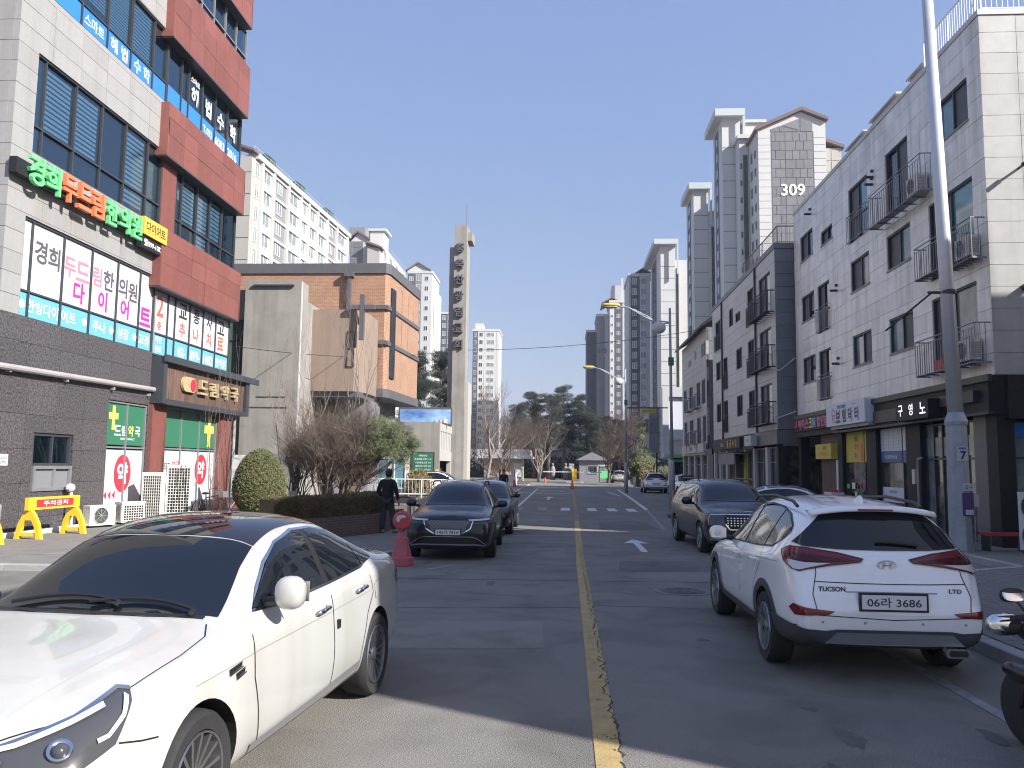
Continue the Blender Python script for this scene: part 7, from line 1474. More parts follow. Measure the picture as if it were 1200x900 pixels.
# yellow barricades and a yellow guard pipe
def barricade(label, x, y0, y1, z=.1, h=1.0):
    t = thing('barricade', label, 'barricade', (x, (y0 + y1) / 2, z), 'yellow plastic barricades')
    b = B(); b.box(x - .05, x + .05, y0, y1, z + h - .30, z + h); part('beam', b, 'plastic_yellow', t)
    b = B(); b.box(x + .05, x + .058, y0 + .3, y1 - .3, z + h - .24, z + h - .06); g = part('red_panel', b, 'ink_red', t); part('panel_lettering', text(B(), Fc('E', x), '주차금지', (y0 + y1) / 2, z + h - .15, .12, .064, width=1.0), 'ink_white', g)
    for y in (y0 + .14, y1 - .14):
        b = B(); F = lambda a, c, d: (x + a, y + d, z + c)
        b.prism([(-.34, 0), (-.22, 0), (-.16, .3), (-.08, .46), (.08, .46), (.16, .3), (.22, 0), (.34, 0), (.25, .38), (.14, .6), (.06, h - .3), (-.06, h - .3), (-.14, .6), (-.25, .38)], F, -.06, .06); b.prism([(-.21, .08), (.21, .08), (.2, .16), (-.2, .16)], F, -.04, .04); part('leg', b, 'plastic_yellow', t)
    return t
barricade('yellow plastic barricade with a red no parking panel in front of the granite wall', -12.85, 19.1, 21.2)
barricade('yellow plastic barricade cut off by the left edge of the photo', -12.85, 16.0, 18.0)
b = B(); b.tube([(-13.2, 18.55, .1), (-13.2, 18.55, .9)], .085, 12); b.tube([(-13.2, 18.55, .55), (-13.2, 18.55, .92), (-13.25, 18.4, 1.05), (-13.4, 17.8, 1.06)], .095, 12, 1); single('guard_pipe', b, ['plastic_yellow', 'galvanised'], 'yellow and grey bent guard pipe left of the yellow barricade', 'pipe', smooth=True)
b = B(); b.box(-13.7, -13.55, 18.5, 25, .1, .22); single('kerb_strip', b, 'plastic_white', 'low white painted kerb strip along the foot of the granite wall', 'kerb')
b = B(); b.tube([(-13.9, 22.5, 1.3), (-13.7, 22.3, .9), (-13.65, 22.25, .1)], .04, 6); superel(b, (-13.8, 22.35, 1.25), (.12, .14, .12), .9, 10); single('wrapped_pipe', b, 'bag_white', 'white wrapped pipe hanging under the small granite wall window', 'pipe')
ac_unit('small square air conditioner on the ground beside the pharmacy poster', (-13.4, 23.2, .1), 1.2, .85, .62)
ac_unit('low air conditioner between the small square one and the tall one', (-13.3, 24.7, .1), 1.2 + math.pi, .85, .66)
ac_unit('tall air conditioner standing below the red arrow print of the pharmacy', (-13.2, 25.9, .1), math.pi + .25, .62, 1.55, .42, 2)
ac_unit('taller air conditioner at the foot of the red pillar', (-13.1, 27.4, .1), math.pi + .5, .8, 1.8, .45, 2)
# bicycles
def bicycle(label, loc, rz, m):
    t = thing('bicycle', label, 'bicycle', loc, 'bicycles by the pharmacy', rz, True)
    for x in (-.52, .52):
        b = B(); pts = [(x + .33 * math.cos(a), 0, .34 + .33 * math.sin(a)) for a in steps(0, 2 * math.pi, 28)]; b.tube(pts, .02, 6, cap=False); w_ = part('wheel', b, 'rubber', t)
        b = B()
        for k in range(10): a = k * math.pi / 5; b.tube([(x, 0, .34), (x + .31 * math.cos(a), 0, .34 + .31 * math.sin(a))], .004, 3, cap=False)
        part('spoke', b, 'chrome', w_, kind='stuff')
    b = B()
    for p in ([(-.52, 0, .34), (-.1, 0, .34), (.42, 0, .72)], [(-.1, 0, .34), (-.2, 0, .82)], [(-.52, 0, .34), (-.18, 0, .72), (.38, 0, .78)], [(.52, 0, .34), (.38, 0, .95)]): b.tube(p, .02, 6)
    part('frame', b, m, t)
    b = B(); b.tube([(.30, -.28, .98), (.37, -.1, 1.02), (.37, .1, 1.02), (.30, .28, .98)], .014, 6); part('handlebar', b, 'chrome', t)
    b = B(); superel(b, (-.22, 0, .87), (.14, .09, .04), .8, 12); part('saddle', b, 'black', t); b = B(); b.box(.5, .78, -.15, .15, .72, .92); part('basket', b, 'metal_grey', t)
bicycle('black bicycle with a basket parked in front of the white pharmacy window', (-11.9, 27.2, .1), RAD(75), 'black'); bicycle('dark red bicycle parked beside the bare sapling', (-11.3, 28.6, .1), RAD(60), 'red_plastic'); bicycle('purple bicycle lying behind the clipped round shrub', (-10.3, 28.9, .1), RAD(20), 'ink_magenta')
t = thing('planter_board', 'white panel board standing behind the clipped round shrub', 'board', (-11.4, 30.2, .1)); b = B(); b.box(-12.4, -10.6, 30.2, 30.3, 1.0, 2.3); part('panel', b, 'film_white', t)
for x in (-12.3, -10.7): b = B(); b.box(x - .05, x + .05, 30.2, 30.3, .1, 1.0); part('post', b, 'metal_grey', t)
# white fence round the church forecourt
t = thing('white_fence', 'white tube railing fence along the church forecourt', 'fence', (-7, 48, .1)); 
def fence_run(p, q, n):
    p, q = Vector((*p, .1)), Vector((*q, .1))
    for z in (1.08, .25): b = B(); b.tube([p + Vector((0, 0, z)), q + Vector((0, 0, z))], .035, 6); part('rail', b, 'fence_white', t)
    for i in range(n + 1): c = p.lerp(q, i / n); b = B(); b.tube([c, c + Vector((0, 0, 1.12))], .045, 6); part('post', b, 'fence_white', t)
    b = B()
    for i in range(n * 7): c = p.lerp(q, (i + .5) / (n * 7)); b.tube([c + Vector((0, 0, .25)), c + Vector((0, 0, 1.08))], .012, 4, cap=False)
    part('bar', b, 'fence_white', t, kind='stuff')
fence_run((-11, 46.6), (-5.1, 46.6), 4); fence_run((-5.1, 46.6), (-4.75, 84), 18)
# planter wall and hedge
PW = [(-6.95, 19.75), (-6.0, 20.9), (-5.05, 23.0), (-5.0, 26.0), (-5.3, 30), (-6.5, 36), (-9.5, 36), (-8.6, 24)]
t = thing('brick_planter', 'low brown brick planter wall round the shrubs at the street corner', 'planter', (-7, 25, .1)); b = B()
for p, q in zip(PW, PW[1:] + PW[:1]):
    d = (Vector(q) - Vector(p)).normalized(); n_ = Vector((-d.y, d.x)); P = [Vector(p), Vector(q), Vector(q) + n_ * .22, Vector(p) + n_ * .22]; b.prism([tuple(v) for v in P], lambda x, y, z: (x, y, z), .05, .62)
part('brick_wall', b, 'brick_brown', t, kind='stuff')
b = B(); b.v = [(x, y, .56) for x, y in PW]; b.f = [tuple(range(len(PW)))]; b.m = [0]; part('soil', b, 'earth', t)
# traffic cones, gate, kiosks beyond the crossing
def cone(label, x, y, h=.75, z=.0):
    t = thing('traffic_cone', label, 'traffic cone', (x, y, z), 'orange cones near the gate'); b = B(); b.box(x - .2, x + .2, y - .2, y + .2, z, z + .04); part('foot', b, 'rubber', t); b = B(); b.lathe([(.16, .04), (.03, h)], (x, y, z), n=14); part('body', b, 'cone_orange', t); b = B(); b.lathe([(.115, .34 * h), (.085, .55 * h)], (x, y, z), n=14, cap=False); b.lathe([(.12, .34 * h), (.09, .55 * h)], (x, y, z), n=14, cap=False); part('white_band', b, 'film_white', t)
cone('orange cone beside the walking man near the white fence', -4.6, 78, 1.7, .1); cone('small orange cone at the left end of the barrier gate', -2.2, 101); 
for y in (76, 79): cone('red and white lane cone in the middle of the road before the crossing' if y == 76 else 'red lane cone farther along the middle of the road', .85, y, .8)
t = thing('boom_gate', 'white boom barrier gate with a yellow control post across the estate entrance', 'barrier', (1.4, 106, 0)); onepart(t, 'control_post', 'plastic_yellow', (1.15, 1.75, 105.6, 106.2, .15, 1.75)); onepart(t, 'post_cap', 'film_white', (1.0, 1.4, 105.8, 106.1, 1.75, 2.4)); onepart(t, 'island', 'kerb_stone', (.4, 2.6, 104.5, 108, 0, .14)); onepart(t, 'boom', 'film_white', (-2.6, 1.1, 105.85, 105.97, 1.28, 1.42)); onepart(t, 'boom', 'film_white', (1.8, 5.0, 105.85, 105.97, 1.28, 1.42))
t = thing('guard_kiosk', 'small guard kiosk with a flat grey roof left of the estate gate', 'kiosk', (-7.5, 110, 0)); onepart(t, 'wall', 'apt_cream', (-10.5, -5.4, 109, 113, 0, 3.0)); onepart(t, 'roof', 'stone_mid', (-11.3, -4.3, 108, 114, 3.3, 4.2)); onepart(t, 'roof_edge', 'film_white', (-11.5, -4.0, 107.8, 114.2, 3.0, 3.3))
for x in (-9.6, -8.2): window(t, Fc('S', 109), x, x + 1.2, .9, 2.5, [], [], 'cardboard', 'frame_white', w=.03)
onepart(t, 'notice', 'film_white', (-6.6, -5.5, 108.85, 108.95, .6, 2.4))
t = thing('gatehouse', 'low grey gatehouse behind the right-hand bare trees', 'kiosk', (4, 122, 0)); onepart(t, 'wall', 'stone_slate', (2.4, 6.2, 122, 126, 0, 3.0)); b = B(); b.prism([(1.8, 3.0), (4.2, 4.2), (6.8, 3.0)], lambda x, z, y: (x, y, z), 121.4, 126.5); part('roof', b, 'stone_slate', t); window(t, Fc('S', 122), 3.6, 5.0, 1.0, 2.2, [], [], 'pane_dark', 'frame_white', w=.03)  # walls darkened to slate, standing in for tree shade
t = thing('glass_booth', 'small green tinted glass booth beside the right-hand gatehouse', 'booth', (5.4, 112, 0)); onepart(t, 'glass', 'letter_green', (4.9, 6.3, 112, 113.2, .5, 1.5)); onepart(t, 'upper_glass', 'pane_pale', (4.9, 6.3, 112.01, 113.2, 1.52, 2.0))
for x in (4.85, 6.3): onepart(t, 'corner_post', 'metal_dark', (x, x + .1, 111.95, 112.05, 0, 2.2))
onepart(t, 'roof', 'stone_mid', (4.7, 6.5, 111.8, 113.4, 2.2, 2.32))
for i, (x, y) in enumerate(((-1.6, 128), (.4, 128), (1.0, 128.6))):
    t = thing('stone_statue', ('pale standing stone statue at the left of the park beyond the gate', 'middle stone statue in the park beyond the gate', 'right-hand stone statue close to the middle one beyond the gate')[i], 'statue', (x, y, 0)); b = B(); b.lathe([(.38, 0), (.34, 1.0), (.4, 1.5), (.25, 2.0), (.1, 2.1)], (x, y, 0), n=10); part('torso', b, 'concrete', t, smooth=True); b = B(); superel(b, (x, y, 2.32), (.17, .17, .24), .9, 12); part('head', b, 'concrete', t, smooth=True)
b = B(); b.box(-30, 30, 150, 151, 0, 5); single('park_wall', b, 'stone_slate', 'long dark grey wall closing the view behind the park trees', 'wall')
b = B(); b.box(-3.4, 5.6, 106.5, 175, .004, .008); 
sheet('pavement', [(-30, 90), (-3.6, 90), (-3.4, 104), (-30, 104)], .012, 'brick_brown'); sheet('pavement', [(6.2, 90), (30, 90), (30, 104), (5.6, 104)], .012, 'pavement')
t = thing('folding_board', 'red and white folding board standing by the right-hand kerb', 'board', (5.0, 37.5, 0))
for k, x in enumerate((4.85, 5.15)): b = B(); b.prism([(-.22, 0), (.22, 0), (.14, 1.0), (-.14, 1.0)], lambda a, z, w_: (x + w_ + (z * (.1 if k == 0 else -.1)), 37.5 + a, z), -.02, .02); part('panel', b, 'bollard_red' if k == 0 else 'rubber', t)
b = B(); b.box(4.3, 5.0, 33.5, 34.5, 0, .1); single('kerb_ramp', b, 'rubber', 'black rubber kerb ramp lying at the right-hand kerb', 'ramp')
b = B(); b.box(7.1, 7.3, 84, 84.2, 0, .5); b.box(7.05, 7.35, 83.95, 84.25, .5, .95); single('white_post_box', b, 'film_white', 'small white box on a stub near the far street lamp', 'box')
# motor scooter at the right edge
t = thing('motor_scooter', 'silver and black motor scooter cut off by the right edge of the photo', 'scooter', (3.45, 6.15, 0), None, math.pi + RAD(6), True)
b = B(); superel(b, (0, .15, .62), (.20, .22, .34), .7, 18); part('leg_shield', b, 'paint_black', t, smooth=True)
b = B(); superel(b, (0, .95, .62), (.17, .55, .16), .7, 18); part('seat', b, 'trim_black', t, smooth=True); b = B(); superel(b, (0, 1.0, .42), (.2, .5, .16), .7, 18); part('rear_fairing', b, 'paint_silver', t, smooth=True); b = B(); b.box(-.16, .16, .2, .75, .2, .3); part('floor_board', b, 'trim_black', t)
b = B(); b.tube([(-.36, .12, 1.0), (-.2, .05, 1.0), (.2, .05, 1.0), (.36, .12, 1.0)], .016, 8); part('handlebar', b, 'metal_dark', t)
for s_ in (-1, 1):
    b = B(); b.tube([(s_ * .24, .1, 1.0), (s_ * .38, .14, 1.0)], .02, 8); part('grip', b, 'rubber', t)
    b = B(); superel(b, (s_ * .33, -.02, .93), (.13, .06, .075), .75, 18); g = part('hand_guard', b, 'chrome', t, smooth=True); b = B(); superel(b, (s_ * .29, .015, .92), (.06, .04, .05), .8, 14); part('guard_opening', b, 'black', g, smooth=True)
    b = B(); b.tube([(s_ * .2, .05, 1.0), (s_ * .27, .03, 1.1)], .008, 6); g = part('mirror_stalk', b, 'trim_black', t)
    b = B(); superel(b, (s_ * .30, .03, 1.14), (.09, .018, .05), .7, 18); part('mirror', b, 'trim_black', g, smooth=True)
    b = B(); c = B(); superel(c, (0, 0, 0), (.082, .004, .044), .7, 16); b.join(c, Matrix.Translation((s_ * .30, .052, 1.141)) @ Matrix.Rotation(RAD(30), 4, 'X')); part('mirror_glass', b, 'chrome', g, smooth=True)
b = B(); superel(b, (0, -.1, .88), (.17, .1, .1), .7, 16); part('headlamp_cowl', b, 'paint_black', t, smooth=True); b = B(); superel(b, (0, -.19, .86), (.12, .03, .06), .7, 14); part('headlamp', b, 'lamp_clear', t, smooth=True)
for y, nm in ((-.28, 0), (1.25, 1)):
    b = B(); b.lathe([(.16, -.05), (.25, -.06), (.28, -.03), (.285, 0), (.28, .03), (.25, .06), (.16, .05)], (0, y, .285), 'x', 28); g = part('wheel', b, 'rubber', t, smooth=True); b = B(); b.lathe([(.17, -.055), (.05, -.06)], (0, y, .285), 'x', 20); b.lathe([(.17, .055), (.05, .06)], (0, y, .285), 'x', 20); part('rim', b, 'rim_dark', g)
b = B(); superel(b, (0, -.28, .52), (.09, .26, .07), .8, 14); part('mudguard', b, 'paint_black', t, smooth=True)
for s_ in (-.07, .07): b = B(); b.tube([(s_, -.28, .29), (s_, .0, .85)], .022, 8); part('fork', b, 'trim_black', t)

# ------------------------------------------------------------------ people
mat('skin', (.42, .25, .18), .55, local=True, var=.06, vscale=9); mat('cloth_black', (.012, .012, .016), .9, local=True, var=.3, vscale=14, bump=.25, bscale=30); mat('cloth_navy', (.022, .026, .038), .9, local=True, var=.25, vscale=10, bump=.25, bscale=25); mat('cloth_grey', (.035, .036, .04), .9, local=True, var=.2, vscale=12); mat('hair_black', (.008, .008, .009), .5); mat('shoe', (.16, .15, .14), .6)
def skin(name, vs, es, rad, m, parent, root=0, sub=2):
    me = bpy.data.meshes.new(name); me.from_pydata(vs, es, []); o = bpy.data.objects.new(name, me); COL.objects.link(o); md = o.modifiers.new('s', 'SKIN'); md.use_smooth_shade = True
    for i, d in enumerate(me.skin_vertices[0].data): d.radius = rad[i] if isinstance(rad[i], tuple) else (rad[i], rad[i]); d.use_root = i == root
    s2 = o.modifiers.new('u', 'SUBSURF'); s2.levels = s2.render_levels = sub
    dg = bpy.context.evaluated_depsgraph_get(); dg.update(); nm = bpy.data.meshes.new_from_object(o.evaluated_get(dg)); bpy.data.objects.remove(o); nm.name = name
    nm.materials.clear(); nm.materials.append(MATS[m]); nm.polygons.foreach_set('use_smooth', [True] * len(nm.polygons)); nm.polygons.foreach_set('material_index', [0] * len(nm.polygons)); return link(name, nm, parent)
def person(label, loc, rz, J, top, legs):
    """J: joint positions, facing -Y; body is one skinned surface, clothes are a second skin just outside it"""
    t = thing('person', label, 'person', loc, None, rz, True)
    V = []; Ed = []; Rd = []
    def a(p, r, par=None):
        V.append(p); Rd.append(r); 
        if par is not None: Ed.append((par, len(V) - 1))
        return len(V) - 1
    pel = a(J['pelvis'], (.125, .10)); wa = a(J['waist'], (.125, .095), pel); ch = a(J['chest'], (.15, .105), wa); nb = a(J['neckbase'], (.075, .07), ch); nk = a(J['neck'], .052, nb); jw = a(J['jaw'], (.062, .07), nk); hd = a(J['head'], (.078, .092), jw); a(J['crown'], (.055, .065), hd)
    for s_ in 'LR':
        sh = a(J['sho' + s_], .06, nb); el = a(J['elb' + s_], .043, sh); wr = a(J['wri' + s_], .028, el); d = (Vector(J['wri' + s_]) - Vector(J['elb' + s_])).normalized(); pw = Vector(J['wri' + s_]); palm = a(tuple(pw + d * .06), (.036, .018), wr); kn = a(tuple(pw + d * .10), (.038, .016), palm)
        sgn = 1 if s_ == 'L' else -1; side = Vector((0, 1, 0)); 
        for k, ln in enumerate((.070, .080, .074, .056)):
            off = side * (.027 - .018 * k); f1 = a(tuple(pw + d * (.10 + ln * .5) + off + Vector((-sgn * .006, 0, 0))), .0095, kn); a(tuple(pw + d * (.10 + ln * .92) + off + Vector((-sgn * .022, 0, 0))), .0075, f1)
        th = a(tuple(pw + d * .05 + side * -.036 + Vector((-sgn * .01, 0, 0))), .011, palm); a(tuple(pw + d * .095 + side * -.05 + Vector((-sgn * .022, 0, 0))), .009, th)
        hp = a(J['hip' + s_], .095, pel); kn = a(J['kne' + s_], .062, hp); an = a(J['ank' + s_], .04, kn); a(J['toe' + s_], (.04, .026), an)
    skin('body', V, Ed, Rd, 'skin', t)
    h = Vector(J['head']); b = B(); superel(b, (h.x, h.y - .105, h.z - .035), (.014, .02, .024), 1, 10); part('nose', b, 'skin', t, smooth=True)
    for s_ in (-1, 1):
        b = B(); superel(b, (h.x + s_ * .085, h.y + .005, h.z - .02), (.012, .022, .034), 1, 10); part('ear', b, 'skin', t, smooth=True); b = B(); superel(b, (h.x + s_ * .033, h.y - .09, h.z + .0), (.014, .01, .008), 1, 10); part('eye', b, 'hair_black', t, smooth=True)
    b = B(); superel(b, (h.x, h.y - .09, h.z - .075), (.025, .01, .006), 1, 10); part('mouth', b, 'red_plastic', t, smooth=True)
    b = B(); superel(b, (h.x, h.y + .025, h.z + .055), (.098, .105, .098), .9, 18); superel(b, (h.x, h.y + .05, h.z + .0), (.094, .075, .10), .9, 16); part('hair', b, 'hair_black', t, smooth=True)
    V.clear(); Ed.clear(); Rd.clear(); pz = Vector(J['pelvis'])
    hem = a(tuple(pz + Vector((0, 0, -.07))), (.175, .135)); pel = a(tuple(pz + Vector((0, 0, .05))), (.17, .13), hem); wa = a(J['waist'], (.165, .13), pel); ch = a(J['chest'], (.185, .135), wa); nb = a(tuple(Vector(J['neckbase']) + Vector((0, 0, -.02))), (.10, .09), ch); a(tuple(Vector(J['neckbase']) + Vector((0, 0, .055))), (.075, .075), nb)
    for s_ in 'LR': sh = a(J['sho' + s_], .082, nb); el = a(J['elb' + s_], .064, sh); a(tuple(Vector(J['elb' + s_]).lerp(Vector(J['wri' + s_]), .93)), .048, el)
    skin('jacket', V, Ed, Rd, top, t, 1)
    V.clear(); Ed.clear(); Rd.clear(); pel = a(J['pelvis'], (.145, .115))
    for s_ in 'LR': hp = a(J['hip' + s_], .108, pel); kn = a(J['kne' + s_], .080, hp); a(tuple(Vector(J['ank' + s_]) + Vector((0, 0, .0))), .068, kn)
    skin('trousers', V, Ed, Rd, legs, t, 0)
    for s_ in 'LR':
        A, T_ = Vector(J['ank' + s_]), Vector(J['toe' + s_]); d = (T_ - A); d.z = 0; d.normalize(); c = A.lerp(T_, .45); b = B(); c2 = B(); superel(c2, (0, 0, 0), (.05, .14, .045), .7, 16); b.join(c2, Matrix.Translation((c.x, c.y, max(.045, T_.z + .01))) @ Matrix.Rotation(math.atan2(d.x, -d.y), 4, 'Z')); part('shoe', b, 'shoe', t, smooth=True)
    return t
JB = dict(pelvis=(0, 0, .95), waist=(0, .0, 1.10), chest=(0, .015, 1.30), neckbase=(0, .02, 1.46), neck=(0, .0, 1.53), jaw=(0, -.03, 1.585), head=(0, -.012, 1.655), crown=(0, .0, 1.725), shoL=(.185, .02, 1.42), shoR=(-.185, .02, 1.42), hipL=(.09, 0, .90), hipR=(-.09, 0, .90))
J1 = dict(JB, neck=(0, -.025, 1.53), jaw=(0, -.075, 1.57), head=(0, -.07, 1.64), crown=(0, -.05, 1.71), elbL=(.27, .05, 1.16), wriL=(.24, -.16, 1.02), elbR=(-.27, .06, 1.15), wriR=(-.30, -.03, .90), kneL=(.12, -.02, .49), ankL=(.13, .02, .085), toeL=(.155, -.15, .035), kneR=(-.13, -.05, .49), ankR=(-.20, -.02, .085), toeR=(-.23, -.18, .035))
person('man in a black jacket and grey trousers seen from behind at the hedge corner', (-4.9, 22.9, .1), RAD(172), J1, 'cloth_black', 'cloth_grey')
J2 = dict(JB, elbL=(.26, .06, 1.15), wriL=(.22, -.10, .95), elbR=(-.26, .0, 1.15), wriR=(-.25, .06, .90), kneL=(.09, -.16, .52), ankL=(.09, -.10, .10), toeL=(.10, -.27, .06), kneR=(-.09, .02, .50), ankR=(-.09, .22, .12), toeR=(-.10, .08, .04))
person('man in a black jacket walking towards the camera beside the white fence', (-3.75, 52, .0), RAD(-4), J2, 'cloth_black', 'cloth_navy')
# ------------------------------------------------------------------ vegetation
mat('bark', (.13, .10, .085), .95, var=.3, vscale=9, bump=.5, bscale=40); mat('bark_pale', (.24, .20, .17), .95, var=.25, vscale=8, bump=.4, bscale=40); mat('twig_brown', (.13, .098, .078), .9, var=.25, vscale=2); mat('twig_grey', (.21, .17, .15), .9, var=.25, vscale=2)
mat('leaf_box', (.075, .085, .030), .75, col2=(.15, .15, .055), vscale=9); mat('leaf_hedge', (.06, .05, .025), .85, col2=(.16, .12, .055), vscale=5); mat('leaf_juniper', (.060, .090, .045), .75, col2=(.15, .16, .075), vscale=3.5); mat('leaf_pine', (.007, .013, .009), .9, col2=(.020, .030, .018), vscale=1.2); mat('leaf_dry', (.20, .14, .06), .85, col2=(.12, .10, .045), vscale=4)
def grow(rng, p, d, ln, r, lev, out, twigs, spread=.55, up=.15, kids=(2, 4), shrink=.72):
    """one limb bends, tapers and forks; limbs go to out, the finest to twigs"""
    n = 4 if lev > 1 else 3; pts = [p.copy()]; q = p.copy(); v = d.copy()
    for i in range(n):
        v = (v + Vector((rng.uniform(-1, 1), rng.uniform(-1, 1), rng.uniform(-.5, 1))) * .16 + Vector((0, 0, up * .25))).normalized(); q = q + v * (ln / n); pts.append(q.copy())
    rs = [r * (1 - .45 * i / n) for i in range(n + 1)]; (out if lev > 2 else twigs).tube(pts, rs, 6 if lev > 3 else (4 if lev > 1 else 3), cap=False)
    if lev <= 0: return
    for k in range(rng.randint(*kids)):
        i = rng.randint(1, n) if k else n; a = pts[i]; w_ = (v + Vector((rng.uniform(-1, 1), rng.uniform(-1, 1), rng.uniform(-.35, .8))) * spread * 1.5).normalized()
        grow(rng, a, w_, ln * shrink * rng.uniform(.75, 1.15), max(.004, r * .55), lev - 1, out, twigs, spread, up, kids, shrink)
def bare_tree(name, label, x, y, h, seed, stems=1, lev=5, r=.1, spread=.5, up=.3, kids=(2, 4), z0=.1, m='bark', mt='twig_brown', group=None, lean=(0, 0), frac=.36, shrink=.72):
    rng = random.Random(seed); t = thing(name, label, 'shrub' if 'shrub' in name else 'tree', (x, y, z0), group); out, tw = B(), B()
    for s_ in range(stems):
        d = Vector((rng.uniform(-1, 1) * .35 * (stems > 1) + lean[0], rng.uniform(-1, 1) * .35 * (stems > 1) + lean[1], 1)).normalized()
        grow(rng, Vector((x + rng.uniform(-.15, .15) * (stems > 1), y + rng.uniform(-.15, .15) * (stems > 1), z0 - .05)), d, h * frac, r * rng.uniform(.8, 1), lev, out, tw, spread, up, kids, shrink)
    part('trunk', out, m, t, smooth=True); part('crown', tw, mt, t); return t
def leaves(b, rng, c, rad, n, size, surf=.55, flat=1.0, needle=False):
    """leaf-sized faces scattered through an ellipsoid, thicker near its surface"""
    for _ in range(n):
        v = Vector((rng.gauss(0, 1), rng.gauss(0, 1), rng.gauss(0, 1))).normalized() * (surf + (1 - surf) * rng.random()) ** .6
        p = Vector((c[0] + v.x * rad[0], c[1] + v.y * rad[1], c[2] + v.z * rad[2])); a = Vector((rng.gauss(0, 1), rng.gauss(0, 1), rng.gauss(0, 1) * flat)).normalized(); d = a.orthogonal().normalized(); s_ = size * rng.uniform(.6, 1.4)
        if needle: a = (v * .8 + a).normalized(); d = a.orthogonal().normalized() * .22
        b.add([p - a * s_, p + d * s_ * .6, p + a * s_, p - d * s_ * .6], [(0, 1, 2, 3)])
# clipped round shrub
t = thing('clipped_shrub', 'clipped egg shaped evergreen shrub standing in front of the pharmacy', 'shrub', (-9.3, 25.2, .1)); rng = random.Random(4); b = B()
b2 = B(); superel(b2, (-9.45, 25.2, 1.38), (.60, .60, .80), 1, 20); part('inner_mass', b2, 'leaf_hedge', t, smooth=True)
for i in range(420):
    zf = 1 - 2 * (i + .5) / 420; rf = math.sqrt(1 - zf * zf); v = Vector((rf * math.cos(i * 2.39996), rf * math.sin(i * 2.39996), zf)); leaves(b, rng, (-9.45 + v.x * (.74 - .10 * v.z), 25.2 + v.y * (.74 - .10 * v.z), 1.38 + v.z * 1.0), (.085, .085, .085), 80, .021)
part('crown', b, 'leaf_box', t); b = B(); b.tube([(-9.45, 25.2, .1), (-9.43, 25.2, .8)], .07, 8); part('trunk', b, 'bark', t)
# hedge on the planter
t = thing('hedge', 'trimmed brown green hedge along the top of the brick planter', 'hedge', (-6.2, 20.8, .6)); rng = random.Random(6); b = B(); core_ = B(); HP = [(-7.05, 19.9), (-6.15, 20.95), (-5.35, 23.0), (-5.3, 25.5)]
for p, q in zip(HP, HP[1:]):
    p, q = Vector(p), Vector(q); d = (q - p).normalized(); n_ = Vector((-d.y, d.x)); L_ = (q - p).length; P = [p + n_ * .05, q + n_ * .05, q + n_ * .75, p + n_ * .75]; core_.prism([tuple(v) for v in P], lambda x, y, z: (x, y, z), .6, 1.08)
    for _ in range(int(6000 * L_)):
        u, w_, z = rng.random() * L_, rng.uniform(0, .8), rng.uniform(.6, 1.14); f = rng.random()
        if f < .5: w_ = rng.gauss(.0, .03)
        elif f < .9: z = rng.gauss(1.12, .03)
        c = p + d * u + n_ * w_; a = Vector((rng.gauss(0, 1), rng.gauss(0, 1), rng.gauss(0, 1))).normalized(); e = a.orthogonal().normalized(); s_ = rng.uniform(.012, .03); c = Vector((c.x, c.y, z)); b.add([c - a * s_, c + e * s_ * .6, c + a * s_, c - e * s_ * .6], [(0, 1, 2, 3)])
part('inner_mass', core_, 'leaf_hedge', t, kind='stuff'); part('foliage', b, 'leaf_hedge', t)
# shrubs behind the hedge
bare_tree('bare_sapling', 'pale slender multi stemmed sapling in front of the white pharmacy window', -11.5, 26.6, 4.6, 11, 5, 3, .018, .24, .9, (2, 2), m='bark_pale', mt='twig_grey', frac=.5)
bare_tree('bare_sapling', 'tall thin leafless sapling in front of the bare concrete stair block', -10.6, 31.5, 7.6, 12, 5, 4, .045, .42, .7, (2, 2), m='bark_pale', mt='twig_grey', frac=.42)
bare_tree('bare_sapling', 'tall thin leafless sapling in front of the beige annex', -8.6, 34.0, 8.4, 13, 5, 4, .045, .42, .7, (2, 2), m='bark_pale', mt='twig_grey', frac=.42)
bare_tree('bare_shrub', 'broad reddish leafless shrub right beside the clipped round shrub', -8.4, 28.2, 4.2, 21, 6, 5, .055, .8, .06, (3, 4), z0=.5, frac=.30, shrink=.78)
bare_tree('bare_shrub', 'broad reddish leafless shrub in the middle of the planter bed', -8.3, 30.4, 4.6, 22, 6, 5, .065, .8, .06, (3, 4), z0=.5, frac=.30, shrink=.78)
bare_tree('bare_shrub', 'reddish leafless shrub with a leaning dark trunk below the juniper', -7.9, 28.6, 3.9, 23, 6, 5, .07, .8, .06, (3, 4), z0=.5, frac=.30, shrink=.78, lean=(.3, .2))
bare_tree('bare_shrub', 'low tangled leafless shrub behind the egg shaped clipped one', -9.9, 30.5, 3.8, 24, 6, 5, .05, .8, .06, (3, 4), z0=.3, frac=.30, shrink=.78)
t = thing('juniper_tree', 'bushy green juniper on a leaning trunk at the right end of the planter bed', 'tree', (-7.6, 28.4, .5)); b = B(); b.tube([(-7.7, 28.2, .5), (-7.3, 28.5, 1.2), (-6.7, 28.9, 2.0), (-6.3, 29.0, 2.8)], [.14, .12, .1, .06], 8); b.tube([(-7.1, 28.6, 1.4), (-6.2, 28.5, 1.9), (-5.7, 28.6, 2.5)], [.08, .06, .03], 6); b.tube([(-7.2, 28.6, 1.3), (-7.0, 29.1, 2.3), (-6.8, 29.2, 3.0)], [.08, .06, .03], 6); part('trunk', b, 'bark', t, smooth=True)
rng = random.Random(9); b = B()
for _ in range(150):
    v = Vector((rng.gauss(0, 1), rng.gauss(0, 1), abs(rng.gauss(0, 1)) - .35)).normalized() * rng.random() ** .4; c = (-6.25 + v.x * 1.02, 28.9 + v.y * .95, 2.5 + v.z * 1.3); leaves(b, rng, c, (.27, .27, .20), 220, .05, .3, needle=True)
